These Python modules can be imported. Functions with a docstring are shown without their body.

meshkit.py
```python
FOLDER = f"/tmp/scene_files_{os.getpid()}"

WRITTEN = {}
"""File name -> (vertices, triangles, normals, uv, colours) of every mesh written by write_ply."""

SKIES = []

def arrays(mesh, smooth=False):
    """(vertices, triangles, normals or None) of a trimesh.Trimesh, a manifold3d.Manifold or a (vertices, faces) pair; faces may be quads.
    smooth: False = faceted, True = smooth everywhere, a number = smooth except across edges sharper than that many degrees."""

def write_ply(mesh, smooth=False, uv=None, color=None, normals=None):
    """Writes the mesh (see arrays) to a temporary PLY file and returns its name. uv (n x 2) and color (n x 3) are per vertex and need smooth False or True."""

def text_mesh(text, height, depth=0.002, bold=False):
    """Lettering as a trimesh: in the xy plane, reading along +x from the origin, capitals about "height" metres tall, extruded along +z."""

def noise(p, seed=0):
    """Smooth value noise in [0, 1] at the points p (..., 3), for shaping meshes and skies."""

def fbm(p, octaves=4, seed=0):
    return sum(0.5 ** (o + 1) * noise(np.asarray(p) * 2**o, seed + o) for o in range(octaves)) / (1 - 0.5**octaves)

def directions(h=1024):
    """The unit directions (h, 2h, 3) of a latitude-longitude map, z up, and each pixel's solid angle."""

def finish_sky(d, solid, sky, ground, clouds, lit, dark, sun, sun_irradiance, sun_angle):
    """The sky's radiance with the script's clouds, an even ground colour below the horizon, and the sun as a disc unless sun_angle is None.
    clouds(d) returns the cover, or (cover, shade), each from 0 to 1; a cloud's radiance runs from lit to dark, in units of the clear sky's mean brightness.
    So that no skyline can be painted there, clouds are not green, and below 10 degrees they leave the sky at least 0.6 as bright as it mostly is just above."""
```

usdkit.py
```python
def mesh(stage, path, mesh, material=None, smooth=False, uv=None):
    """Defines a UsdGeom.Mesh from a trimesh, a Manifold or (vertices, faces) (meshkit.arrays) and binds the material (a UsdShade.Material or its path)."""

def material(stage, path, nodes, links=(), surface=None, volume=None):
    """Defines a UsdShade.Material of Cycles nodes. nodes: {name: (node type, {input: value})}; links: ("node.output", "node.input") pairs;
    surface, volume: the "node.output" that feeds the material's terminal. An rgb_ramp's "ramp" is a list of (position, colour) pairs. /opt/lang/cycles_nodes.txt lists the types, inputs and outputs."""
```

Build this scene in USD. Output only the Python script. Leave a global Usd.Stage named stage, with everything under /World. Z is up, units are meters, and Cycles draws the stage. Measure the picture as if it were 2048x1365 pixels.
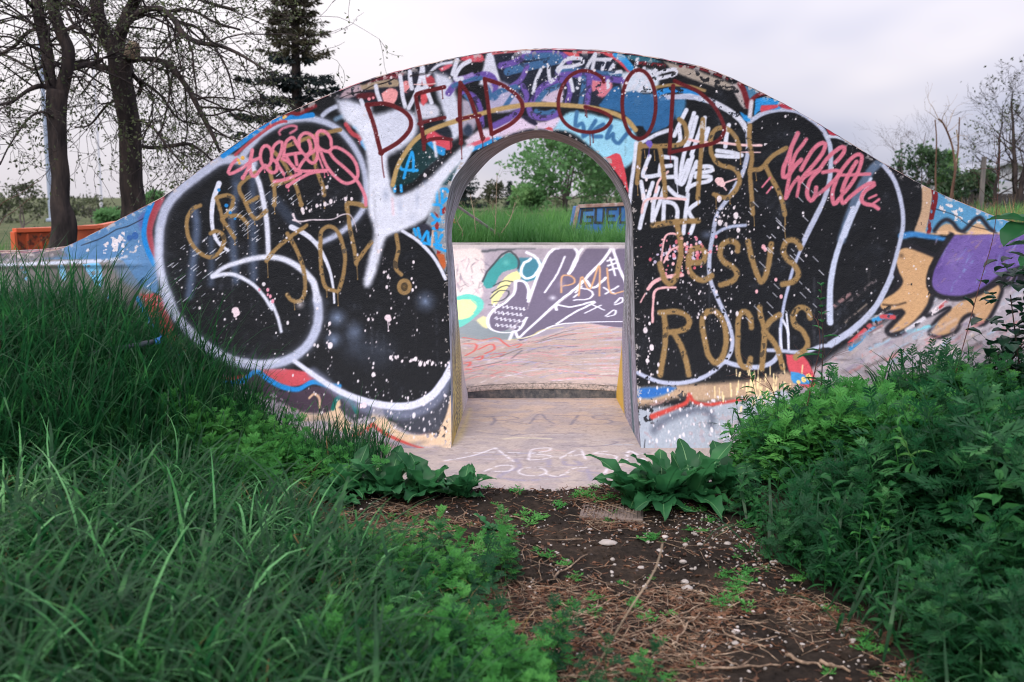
import math, random
import numpy as np, trimesh, usdkit, meshkit
from scipy.spatial import cKDTree
from scipy.ndimage import gaussian_filter, zoom
from pxr import Usd, UsdGeom, UsdLux, UsdShade, Gf, Sdf, Vt

stage = Usd.Stage.CreateInMemory()
UsdGeom.SetStageUpAxis(stage, UsdGeom.Tokens.z)
UsdGeom.SetStageMetersPerUnit(stage, 1.0)
UsdGeom.Xform.Define(stage, '/World')
UsdGeom.Scope.Define(stage, '/World/Looks')
# ------------------------------------------------------------------ camera
CAM = np.array([0.0, -5.8, 1.48]); PITCH = math.atan((682.5 - 390.0) / 1991.0); FPX = 1991.0
cam = UsdGeom.Camera.Define(stage, '/World/camera')
cam.AddTranslateOp().Set(Gf.Vec3d(*CAM)); cam.AddRotateXOp().Set(90.0 - math.degrees(PITCH))
cam.CreateHorizontalApertureAttr(36.0); cam.CreateVerticalApertureAttr(36.0 * 682 / 1024)
cam.CreateFocalLengthAttr(35.0); cam.CreateClippingRangeAttr(Gf.Vec2f(0.05, 2000))
cam.CreateFStopAttr(2.6); cam.CreateFocusDistanceAttr(6.15); cam.CreateExposureAttr(0.36)
# ------------------------------------------------------------------ sky: a bright overcast, and a wide weak sun behind it
SUN_EL, SUN_AZ = math.radians(42), math.radians(200)   # azimuth = atan2(x, y) of the direction towards the sun
usdkit.material(stage, '/World/Looks/sky', {
    'sky': ('sky_texture', {'sky_type': 'single_scattering', 'sun_disc': False, 'sun_elevation': SUN_EL, 'sun_rotation': SUN_AZ}),
    'tc': ('texture_coordinate', {}),
    'map': ('mapping', {'scale': (1.0, 1.0, 3.2)}),
    'n': ('noise_texture', {'scale': 1.9, 'detail': 3, 'roughness': 0.5, 'distortion': 0.25}),
    'ramp': ('rgb_ramp', {'ramp': [(0.30, (4.2, 4.4, 5.8)), (0.42, (5.9, 5.8, 6.9)), (0.52, (7.4, 7.0, 7.6)), (0.64, (8.1, 7.6, 7.9))]}),
    'sep': ('separate_xyz', {}), 'gx': ('math', {'math_type': 'multiply_add', 'value2': -0.30}), 'zen': ('math', {'math_type': 'multiply_add', 'value2': 1.45, 'value3': 0.82}), 'zc': ('math', {'math_type': 'maximum', 'value2': 0.0}), 'cie': ('mix', {'mix_type': 'multiply', 'fac': 1.0}), 'comb': ('combine_xyz', {}), 'mix': ('mix', {'fac': 0.94}),
    'bg': ('background_shader', {'strength': 0.1})},
    [('tc.generated', 'map.vector'), ('map.vector', 'n.vector'), ('tc.generated', 'sep.vector'), ('sep.x', 'gx.value1'), ('n.fac', 'gx.value3'), ('gx.value', 'ramp.fac'), ('sky.color', 'mix.color1'), ('sep.z', 'zc.value1'), ('zc.value', 'zen.value1'), ('zen.value', 'comb.x'), ('zen.value', 'comb.y'), ('zen.value', 'comb.z'), ('ramp.color', 'cie.color1'), ('comb.vector', 'cie.color2'), ('cie.color', 'mix.color2'),
     ('mix.color', 'bg.color')], surface='bg.background')
sky = UsdLux.DomeLight.Define(stage, '/World/sky')
UsdShade.MaterialBindingAPI.Apply(sky.GetPrim()).Bind(UsdShade.Material.Get(stage, '/World/Looks/sky'))
sky.GetPrim().SetCustomDataByKey('kind', 'structure')
sun = UsdLux.DistantLight.Define(stage, '/World/sun')
sun.CreateNormalizeAttr(True); sun.CreateIntensityAttr(0.4); sun.CreateAngleAttr(25.0); sun.CreateColorAttr(Gf.Vec3f(1.0, 0.96, 0.9))
_s = Gf.Vec3d(math.sin(SUN_AZ) * math.cos(SUN_EL), math.cos(SUN_AZ) * math.cos(SUN_EL), math.sin(SUN_EL))
sun.AddTransformOp().Set(Gf.Matrix4d(1).SetRotate(Gf.Rotation(Gf.Vec3d(0, 0, 1), _s)))
# ------------------------------------------------------------------ helpers
rng = np.random.default_rng(7)
_used = {}
def path_for(name, parent=None):
    base = (str(parent.GetPath()) if parent is not None else '/World') + '/' + name
    k = _used.get(base, 0); _used[base] = k + 1
    return base if k == 0 else f'{base}_{k:03d}'
def tag(p, label=None, cat=None, group=None, kind=None):
    for k, v in (('label', label), ('category', cat), ('group', group), ('kind', kind)):
        if v: p.SetCustomDataByKey(k, v)
    return p
def obj(name, mesh, m, parent=None, smooth=False, color=None, uv=None):
    g = usdkit.mesh(stage, path_for(name, parent), mesh, '/World/Looks/' + m, smooth=smooth, uv=uv)
    if color is not None:
        UsdGeom.PrimvarsAPI(g).CreatePrimvar('paint', Sdf.ValueTypeNames.Color3fArray, 'vertex').Set(Vt.Vec3fArray.FromNumpy(np.ascontiguousarray(color, np.float32)))
    if name in ('branches', 'crown', 'twigs', 'boughs', 'dead_top'): g.GetPrim().SetCustomDataByKey('kind', 'stuff')
    return g.GetPrim()
def thing(name, label, cat, loc=(0, 0, 0), rz=0.0, group=None, scale=None):
    x = UsdGeom.Xform.Define(stage, path_for(name)); x.AddTranslateOp().Set(Gf.Vec3d(*map(float, loc)))
    x.AddRotateZOp().Set(float(rz))
    if scale is not None: x.AddScaleOp().Set(Gf.Vec3f(*map(float, np.broadcast_to(scale, 3))))
    return tag(x.GetPrim(), label, cat, group)
def copy_of(proto, name, loc, rz, label, cat=None, group=None, scale=None, tilt=(0, 0)):
    x = UsdGeom.Xform.Define(stage, path_for(name)); p = x.GetPrim()
    p.GetReferences().AddInternalReference(proto)
    x.ClearXformOpOrder()
    x.AddTranslateOp().Set(Gf.Vec3d(*map(float, loc))); x.AddRotateXYZOp().Set(Gf.Vec3f(float(tilt[0]), float(tilt[1]), float(rz)))
    if scale is not None: x.AddScaleOp().Set(Gf.Vec3f(*map(float, np.broadcast_to(scale, 3))))
    p.SetInstanceable(True)
    return tag(p, label, cat, group)
def klass(name):
    UsdGeom.Scope.Define(stage, '/World/Looks')
    return stage.CreateClassPrim('/_class_' + name)
def mat(name, nodes, links, surface='p.BSDF', **k):
    return usdkit.material(stage, '/World/Looks/' + name, nodes, links, surface=surface, **k)
def lin(c):
    c = np.asarray(c, float) / 255.0
    return np.where(c <= 0.04045, c / 12.92, ((c + 0.055) / 1.055) ** 2.4)
def cat_m(parts):
    """(v, f) pairs joined into one."""
    vs, fs, n = [], [], 0
    for v, f in parts:
        vs.append(np.asarray(v)); fs.append(np.asarray(f) + n); n += len(v)
    return np.vstack(vs), np.vstack(fs)
def box(sx, sy, sz, at=(0, 0, 0), bev=0.0):
    if bev:
        o = np.array([[x * (sx / 2 - (bev if a != 0 else 0)), y * (sy / 2 - (bev if a != 1 else 0)), z * (sz / 2 - (bev if a != 2 else 0))]
                      for x in (-1, 1) for y in (-1, 1) for z in (-1, 1) for a in range(3)])
        m = trimesh.convex.convex_hull(o)
    else:
        m = trimesh.creation.box((sx, sy, sz))
    return np.array(m.vertices) + np.array(at), np.array(m.faces)
def rotz(v, a):
    c, s = math.cos(a), math.sin(a)
    return np.asarray(v) @ np.array([[c, s, 0], [-s, c, 0], [0, 0, 1]])
def tube(pts, radii, n=6, cap=True):
    pts = np.asarray(pts, float); radii = np.broadcast_to(np.asarray(radii, float), len(pts))
    t = np.gradient(pts, axis=0); t /= np.linalg.norm(t, axis=1, keepdims=True) + 1e-12
    ref = np.where(np.abs(t[:, 2:3]) > 0.9, [[1.0, 0, 0]], [[0, 0, 1.0]])
    a = np.cross(ref, t); a /= np.linalg.norm(a, axis=1, keepdims=True) + 1e-12
    for i in range(1, len(a)):
        q = a[i - 1] - t[i] * (a[i - 1] @ t[i]); a[i] = q / (np.linalg.norm(q) + 1e-12)
    b = np.cross(t, a); th = np.linspace(0, 2 * np.pi, n, endpoint=False)
    v = (pts[:, None] + radii[:, None, None] * (np.cos(th)[None, :, None] * a[:, None] + np.sin(th)[None, :, None] * b[:, None])).reshape(-1, 3)
    i = np.arange(len(pts) - 1)[:, None] * n; j = np.arange(n)[None]; k = (j + 1) % n
    f = np.stack([i + j, i + k, i + n + k, i + n + j], -1).reshape(-1, 4)
    f = np.vstack([f[:, [0, 1, 2]], f[:, [0, 2, 3]]])
    if cap:
        v = np.vstack([v, pts[:1], pts[-1:]]); j = np.arange(n); k = (j + 1) % n; e = len(v)
        f = np.vstack([f, np.stack([k, j, np.full(n, e - 2)], 1), np.stack([(len(pts) - 1) * n + j, (len(pts) - 1) * n + k, np.full(n, e - 1)], 1)])
    return v, f
def spline(p, n=None, step=None):
    """Catmull-Rom through the points, resampled evenly."""
    p = np.asarray(p, float)
    if len(p) == 2:
        q = p[0] + (p[1] - p[0]) * np.linspace(0, 1, 24)[:, None]
    else:
        e = np.vstack([2 * p[0] - p[1], p, 2 * p[-1] - p[-2]]); q = []
        for i in range(1, len(e) - 2):
            t = np.linspace(0, 1, 14, endpoint=(i == len(e) - 3))[:, None]
            a, b, c, d = e[i - 1], e[i], e[i + 1], e[i + 2]
            q.append(0.5 * (2 * b + (c - a) * t + (2 * a - 5 * b + 4 * c - d) * t * t + (3 * b - a - 3 * c + d) * t ** 3))
        q = np.vstack(q)
    s = np.r_[0, np.cumsum(np.linalg.norm(np.diff(q, axis=0), axis=1))]
    if n is None: n = max(2, int(s[-1] / step) + 1)
    w = np.linspace(0, s[-1], n)
    return np.stack([np.interp(w, s, q[:, k]) for k in range(q.shape[1])], 1)
def ray(px):
    """Direction of the ray through a point of the photograph (2048 x 1365)."""
    px = np.atleast_2d(np.asarray(px, float))
    x, y = (px[:, 0] - 1024) / FPX, -(px[:, 1] - 682.5) / FPX
    c, s = math.cos(PITCH), math.sin(PITCH)
    return np.stack([x, c + y * s, -s + y * c], 1)
def at_depth(px, Y):
    """The point at world depth Y that the photograph shows at px."""
    d = ray(px); return CAM + d * ((np.asarray(Y) - CAM[1]) / d[:, 1])[:, None]
def to_px(P):
    q = np.asarray(P, float) - CAM; c, s = math.cos(PITCH), math.sin(PITCH)
    f, u = q[..., 1] * c - q[..., 2] * s, q[..., 1] * s + q[..., 2] * c
    return np.stack([1024 + FPX * q[..., 0] / f, 682.5 - FPX * u / f], -1)
def sstep(a, b, x):
    t = np.clip((np.asarray(x, float) - a) / (b - a), 0, 1); return t * t * (3 - 2 * t)
def grid_faces(nr, nc):
    i = np.arange(nr - 1)[:, None] * nc; j = np.arange(nc - 1)[None]
    return np.stack([i + j, i + j + 1, i + nc + j + 1, i + nc + j], -1).reshape(-1, 4)
# ------------------------------------------------------------------ the concrete wave wall with its archway
def thick(X, z):
    end = sstep(1.9, 3.2, np.abs(X))
    return 0.42 + (1.2 + 0.7 * end) * np.exp(-np.maximum(z, -0.05) / (0.55 + 0.08 * end))
YMID = 0.81
LIP_L, LIP_R = 1.06, 1.24
def upper_step(X, z):
    """The over-vertical extension above the coping line stands a little back at both ends."""
    l = sstep(-2.35, -2.6, X) * sstep(LIP_L, LIP_L + 0.012, z); r = sstep(2.55, 2.8, X) * sstep(LIP_R, LIP_R + 0.012, z)
    lip = sstep(-2.2, -2.6, X) * np.exp(-((z - LIP_L + 0.015) / 0.018) ** 2) * 0.018
    return 0.03 * (l + r) - lip
def y_front(X, z): return YMID - thick(X, z) / 2 + upper_step(X, z)
def y_back(X, z): return YMID + thick(X, z) / 2
def px_to_surface(px, yf):
    px = np.atleast_2d(np.asarray(px, float)); Y = np.full(len(px), 0.3)
    for _ in range(40):
        P = at_depth(px, Y); Y = 0.5 * Y + 0.5 * yf(P[:, 0], P[:, 2])
    return P
CREST_PX = [(-60, 516), (0, 513), (60, 508), (116, 500), (155, 483), (202, 460), (248, 435), (295, 411), (330, 392), (373, 361), (408, 334), (439, 312), (466, 292), (505, 265),
            (543, 242), (582, 224), (621, 207), (660, 190), (700, 174), (750, 157), (800, 143), (850, 131), (900, 120), (950, 110), (1000, 104), (1050, 101), (1100, 100),
            (1150, 101), (1200, 103), (1250, 108), (1300, 115), (1350, 124), (1400, 135), (1450, 152), (1488, 169), (1532, 190), (1576, 213), (1611, 233), (1646, 254),
            (1700, 287), (1752, 319), (1800, 346), (1840, 368), (1885, 390), (1927, 408), (1975, 428), (2020, 445), (2060, 456), (2110, 465)]
DOOR_F = [(903, 900), (902, 800), (900, 700), (897, 600), (894, 520), (891, 470), (890, 450), (893, 415), (902, 370), (918, 342), (946, 312), (966, 297), (990, 285), (1015, 274),
          (1042, 266), (1062, 262), (1083, 261), (1105, 264), (1127, 270), (1155, 282), (1178, 296), (1197, 309), (1213, 323), (1228, 342), (1240, 361), (1257, 394), (1264, 422),
          (1266, 450), (1267, 500), (1269, 600), (1271, 700), (1275, 800), (1282, 900)]
DOOR_B = [(939, 803), (930, 760), (925, 720), (921, 690), (914, 600), (908, 520), (904, 480), (904, 460), (909, 432), (919, 405), (930, 380), (946, 357), (973, 326), (989, 312), (1008, 299),
          (1024, 290), (1042, 283), (1058, 279), (1076, 277), (1100, 279), (1127, 286), (1154, 298), (1178, 313), (1197, 330), (1213, 348), (1226, 366), (1237, 385), (1245, 402), (1250, 422),
          (1251, 450), (1250, 490), (1247, 600), (1243, 690), (1238, 740), (1231, 800)]
crest = px_to_surface(spline(CREST_PX, step=3), y_front); crest = crest[:, [0, 2]]
o = np.argsort(crest[:, 0]); crest = crest[o]
def crest_z(X): return np.interp(X, crest[:, 0], crest[:, 1])
door_f = px_to_surface(spline(DOOR_F, n=520), y_front)[:, [0, 2]]
door_b = px_to_surface(spline(DOOR_B, n=520), y_back)[:, [0, 2]]
for d in (door_f, door_b): d[:, 1] -= 0.0
door_f[0, 1] = door_f[-1, 1] = door_b[0, 1] = door_b[-1, 1] = -0.06
W2PX = 318.0                                                     # photo pixels per metre on the wall
def inside_poly(poly, X, Z):
    c = np.zeros(np.shape(X), bool); n = len(poly)
    for i in range(n):
        (x1, z1), (x2, z2) = poly[i], poly[(i + 1) % n]
        if z1 == z2: continue
        t = ((z1 > Z) != (z2 > Z))
        c ^= t & (X < (x2 - x1) * (Z - z1) / (z2 - z1) + x1)
    return c
class Sheet:
    """A regular grid in two surface coordinates whose points carry the colour of the paint (sRGB, 0 to 255)."""
    def __init__(s, a0, a1, b0, b1, h, to_ab, scale, seed=1):
        s.a, s.b, s.h = np.arange(a0, a1, h), np.arange(b0, b1, h), h
        s.A, s.B = np.meshgrid(s.a, s.b); s.c = np.zeros(s.A.shape + (3,), np.float32); s.to_ab, s.scale = to_ab, scale
        g = np.random.default_rng(seed)
        def layered(cell, octaves):
            out = 0
            for k in range(octaves):
                sg = cell / 2 ** k / h * .42; c = max(1, int(sg / 3)); sh = (s.A.shape[0] // c + 3, s.A.shape[1] // c + 3)
                q = gaussian_filter(g.standard_normal(sh), sg / c, mode='wrap'); q /= q.std()
                if c > 1: q = zoom(q, c, order=1)
                out = out + q[:s.A.shape[0], :s.A.shape[1]] * .5 ** k
            return np.clip(.5 + .10 * out / out.std(), 0, 1).astype(np.float32)
        s.n1, s.n2, s.n3 = layered(1 / 9, 4), layered(1 / 45, 3), np.clip(.5 + .158 * (layered(1 / 150, 1) - .5) / .10, 0, 1)
        s.rng = np.random.default_rng(seed + 5)
    def _win(s, lo, hi):
        i0, i1 = np.clip(((lo[1] - s.b[0]) / s.h).astype(int), 0, len(s.b)), np.clip(((hi[1] - s.b[0]) / s.h).astype(int) + 2, 0, len(s.b))
        j0, j1 = np.clip(((lo[0] - s.a[0]) / s.h).astype(int), 0, len(s.a)), np.clip(((hi[0] - s.a[0]) / s.h).astype(int) + 2, 0, len(s.a))
        return slice(i0, i1), slice(j0, j1)
    def blend(s, w, cov, col, var=6):
        if cov.size == 0: return
        col = np.asarray(col, float) + (s.n1[w][..., None] - 0.5) * var * 2
        s.c[w] = s.c[w] * (1 - cov[..., None]) + col * cov[..., None]
    def stroke(s, pts, w, col, soft=1.6, alpha=1.0, w1=None, rough=0.12, chips=0.0, smooth=True, halo=0.0, ab=None):
        """A sprayed or brushed line through points of the photograph, width in its pixels."""
        if ab is None: ab = s.to_ab(spline(pts, step=5) if smooth else spline_lin(pts, 5))
        k = 1 / s.scale; ww = np.linspace(w, w if w1 is None else w1, len(ab)) * k / 2; sf = soft * k
        pad = ww.max() + sf * 2 + (halo * k)
        win = s._win(ab.min(0) - pad, ab.max(0) + pad); A, B = s.A[win], s.B[win]
        if A.size == 0: return
        best = np.full(A.shape, -1e9)
        for i in range(0, len(ab), 1):
            lo, hi = ab[max(i - 1, 0):i + 1].min(0) - pad, ab[max(i - 1, 0):i + 1].max(0) + pad
            sw = s._win(lo, hi); i0, j0 = win[0].start, win[1].start
            sl = (slice(sw[0].start - i0, sw[0].stop - i0), slice(sw[1].start - j0, sw[1].stop - j0))
            a, b = A[sl], B[sl]
            p, r = ab[max(i - 1, 0)], ab[i]; d = r - p; L = d @ d + 1e-15
            t = np.clip(((a - p[0]) * d[0] + (b - p[1]) * d[1]) / L, 0, 1)
            best[sl] = np.maximum(best[sl], ww[i] - np.hypot(a - p[0] - t * d[0], b - p[1] - t * d[1]))
        best = best + (s.n2[win] - 0.5) * rough * 2 * ww.mean()
        if halo: s.blend(win, np.clip(1 + best / (halo * k), 0, 1) ** 2 * 0.35 * alpha, col)
        cov = sstep(-sf / 2 - 0.5 * s.h, sf / 2 + 0.5 * s.h, best) * alpha
        if chips: cov = cov * (1 - sstep(0.62 - 0.3 * chips, 0.66 - 0.3 * chips, s.n2[win]) * 0.85)
        s.blend(win, cov, col)
    def poly(s, pts, col, soft=2.0, alpha=1.0, smooth=True, chips=0.0, rough=3.0, var=6):
        p = list(pts); q = spline(p + [p[0]], step=8) if smooth else spline_lin(p + [p[0]], 8)
        ab = s.to_ab(q); k = 1 / s.scale; sf = soft * k; pad = sf + rough * k + s.h
        win = s._win(ab.min(0) - pad, ab.max(0) + pad); A, B = s.A[win], s.B[win]
        if A.size == 0: return
        ins = inside_poly(ab, A, B)
        d, _ = cKDTree(s.to_ab(spline_lin(q, 1.2))).query(np.stack([A, B], -1).reshape(-1, 2), distance_upper_bound=max(pad * 2, 2 * sf))
        d = np.minimum(d.reshape(A.shape), pad * 2)
        sd = np.where(ins, d, -d) + (s.n2[win] - 0.5) * rough * k
        cov = sstep(-sf / 2 - s.h * 0.5, sf / 2 + s.h * 0.5, sd) * alpha
        if chips: cov = cov * (1 - sstep(0.62 - 0.3 * chips, 0.66 - 0.3 * chips, 0.5 * s.n2[win] + 0.5 * s.n1[win]) * 0.9)
        s.blend(win, cov, col, var)
    def dots(s, pts, r, col, alpha=1.0, stretch=1.0):
        ab = s.to_ab(np.atleast_2d(pts)); r = np.broadcast_to(np.asarray(r, float), len(ab)) / s.scale
        for (a, b), q in zip(ab, r):
            pad = (q * stretch + s.h) * 1.2; win = s._win(np.array([a - pad, b - pad]), np.array([a + pad, b + pad])); A, B = s.A[win], s.B[win]
            if A.size: s.blend(win, sstep(-0.6 * s.h, 0.6 * s.h, max(q, .75 * s.h) * (0.7 + 0.6 * s.n2[win]) - np.hypot(A - a, (B - b) / stretch)) * alpha * min(1, (q / (.8 * s.h)) ** 1.5), col)
    def fog(s, c, r, col, alpha):
        ab = s.to_ab([c])[0]; r = np.asarray(np.broadcast_to(r, 2), float) / s.scale; pad = r * 1.05
        win = s._win(ab - pad, ab + pad); A, B = s.A[win], s.B[win]
        if A.size: s.blend(win, np.clip(1 - np.hypot((A - ab[0]) / r[0], (B - ab[1]) / r[1]), 0, 1) ** 1.5 * alpha * (0.7 + 0.6 * s.n2[win]), col)
    def drips(s, pts, L, w, col):
        for p in pts:
            l = L * (0.5 + s.rng.random()); s.stroke([p, (p[0] + 1, p[1] + l / 2), (p[0] + 1.5, p[1] + l)], w, col, w1=w * 0.7, soft=1, rough=0)
            s.dots([(p[0] + 1.5, p[1] + l)], w * 0.75, col)
    def flakes(s, pts, col, level=0.6, alpha=1.0, fine=0.5):
        """Patches of older paint or plaster showing through inside an outline."""
        ab = s.to_ab(spline(list(pts) + [pts[0]], step=10)); win = s._win(ab.min(0), ab.max(0)); A, B = s.A[win], s.B[win]
        if A.size == 0: return
        n = s.n1[win] * (1 - fine) + s.n2[win] * fine
        d, _ = cKDTree(ab).query(np.stack([A, B], -1).reshape(-1, 2)); e = sstep(0, 12 / s.scale, d.reshape(A.shape))
        s.blend(win, inside_poly(ab, A, B) * sstep(level, level + 0.025, n - 0.25 * (1 - e)) * alpha, col)
def spline_lin(p, step):
    p = np.asarray(p, float); s = np.r_[0, np.cumsum(np.linalg.norm(np.diff(p, axis=0), axis=1))]; w = np.linspace(0, s[-1], max(2, int(s[-1] / step) + 1))
    return np.stack([np.interp(w, s, p[:, k]) for k in range(2)], 1)
def zoomed(ox, oy, sc): return lambda *pts: [(ox + x / sc, oy + y / sc) for x, y in pts]
W = Sheet(-3.42, 3.42, -0.06, 2.47, 0.0046, lambda q: px_to_surface(q, y_front)[:, [0, 2]], W2PX)
# ------------------------------------------------------------------ the paint on the wall, layer by layer (colours of the paint itself)
Z1 = zoomed(0, 0, 2.576); Z2 = zoomed(700, 80, 2.926); Z3 = zoomed(1400, 100, 2.275); Z4 = zoomed(280, 200, 3.102); Z5 = zoomed(280, 560, 3.012); Z6 = zoomed(880, 270, 3.174)
Z7 = zoomed(880, 650, 3.9); Z8 = zoomed(1240, 180, 3.303); Z9 = zoomed(1240, 480, 2.968); ZA = zoomed(1700, 400, 3.793); ZB = zoomed(0, 480, 2.844); ZC = zoomed(0, 350, 6.02)
P1 = zoomed(440, 230, 6.827); P2 = zoomed(1540, 250, 7.583); P3 = zoomed(680, 110, 6.4); P4 = zoomed(980, 90, 5.12); P5 = zoomed(1260, 190, 4.877); P6 = zoomed(1280, 420, 3.792)
P7 = zoomed(760, 280, 5.25); P8 = zoomed(1360, 90, 3.5)
FULL = zoomed(0, 0, 1)
BLACK, WHITE, LILAC, GOLD, PINK, ROSE, OXBLOOD = (19, 21, 26), (212, 215, 232), (176, 182, 206), (146, 117, 76), (216, 124, 144), (204, 112, 132), (93, 24, 30)
BLUE, SKYB, NAVY, PURPLE, STEEL, TAN, RED, TEAL = (28, 128, 204), (86, 128, 172), (52, 92, 140), (103, 80, 158), (62, 102, 146), (186, 152, 118), (190, 72, 84), (16, 48, 52)
r_ = W.rng
W.c[:] = BLACK
W.blend((slice(None), slice(None)), sstep(0.5, 0.8, W.n1) * 0.25, (44, 50, 62))
# old pale coats along the foot of the wall
W.poly(FULL((-40, 640), (300, 660), (430, 745), (560, 790), (720, 830), (900, 880), (1300, 850), (1500, 790), (1640, 730), (1740, 660), (1860, 600), (2100, 560), (2100, 960), (-40, 960)), (160, 152, 160), smooth=False, soft=14, var=30)
for i in range(170):                                             # brushed and worn streaks
    x, y = (r_.uniform(540, 920), r_.uniform(800, 925)) if i < 60 else (r_.uniform(1270, 1640), r_.uniform(790, 900)) if i < 110 else (r_.uniform(1640, 2050), r_.uniform(600, 760))
    dx, dy = (60, 14) if x < 1000 else (60, -22) if x < 1640 else (46, -38)
    L = r_.uniform(0.4, 1.5); c = [(214, 205, 214), (140, 138, 156), (196, 150, 150), (150, 168, 190), (120, 108, 110), (188, 168, 150)][i % 6]
    W.stroke([(x, y), (x + dx * L, y + dy * L + r_.uniform(-4, 4))], r_.uniform(2, 8), c, soft=4, alpha=r_.uniform(.25, .7), chips=.4)
# the far left: concrete bank, blue upper corner, coping
W.poly(FULL((-60, 518), (240, 516), (296, 560), (330, 650), (450, 770), (-60, 800)), (122, 117, 116), smooth=False, var=16)
W.poly(ZC((1340, 1050), (1720, 1040), (1850, 1265), (1900, 1420), (1500, 1300)), (104, 128, 156), soft=16, alpha=.85)
W.poly(ZC((985, 1075), (1200, 1072), (1235, 1265), (1330, 1500), (1180, 1400), (1110, 1265)), (118, 186, 228), chips=.45)
W.poly(ZC((690, 1095), (770, 1090), (790, 1265), (740, 1265)), (128, 184, 220), chips=.3)
W.poly(ZC((235, 1115), (300, 1110), (335, 1265), (296, 1265)), (120, 178, 216), chips=.3)
W.poly(ZB((200, 290), (420, 270), (560, 420), (760, 600), (900, 800), (600, 800), (300, 500)), (112, 104, 118), soft=20, alpha=.7)
for i in range(26):
    x, y = r_.uniform(40, 330), r_.uniform(570, 760); W.stroke([(x, y), (x + r_.uniform(10, 40), y + r_.uniform(10, 40))], r_.uniform(3, 9), [(150, 140, 140), (84, 78, 92), (190, 180, 184)][i % 3], soft=5, alpha=.5, chips=.3)
W.poly(FULL((-60, 500), (120, 490), (205, 450), (300, 395), (325, 385), (303, 430), (300, 480), (314, 540), (318, 590), (280, 570), (246, 520), (100, 519), (-60, 522)), SKYB, smooth=False, soft=3, var=16)
W.poly(FULL((-60, 500), (20, 500), (120, 493), (134, 512), (80, 521), (-60, 525)), (116, 110, 114), smooth=False, soft=12)
W.flakes(FULL((190, 505), (205, 480), (240, 455), (262, 470), (262, 505), (230, 514)), (216, 208, 214), .53, fine=.6)
W.flakes(FULL((120, 516), (150, 500), (300, 440), (300, 515), (240, 518)), (206, 200, 206), .63, fine=.7)
W.poly(ZC((1660, 520), (1760, 440), (1740, 560), (1720, 680), (1680, 640)), (84, 90, 152), soft=10, alpha=.8); W.dots(ZC((1560, 760), (1625, 735)), (6, 7), (52, 96, 160))
W.stroke(ZC((0, 1090), (520, 1068), (1000, 1046), (1300, 1026), (1520, 985)), 6.5, (184, 189, 204), soft=2, chips=.25)
W.stroke(ZC((980, 850), (1180, 780), (1300, 720), (1400, 660), (1540, 620), (1700, 540), (1800, 480)), 1.6, (26, 30, 40), rough=.6)
W.stroke(ZC((1930, 280), (1880, 400), (1840, 500), (1810, 600), (1800, 700), (1825, 850), (1870, 980)), 17, (156, 58, 70), w1=9, soft=4)
W.stroke(ZC((1830, 340), (1775, 470), (1750, 560), (1735, 660), (1735, 760), (1770, 890), (1820, 1000), (1860, 1080)), 9.5, BLUE, soft=2)
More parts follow.
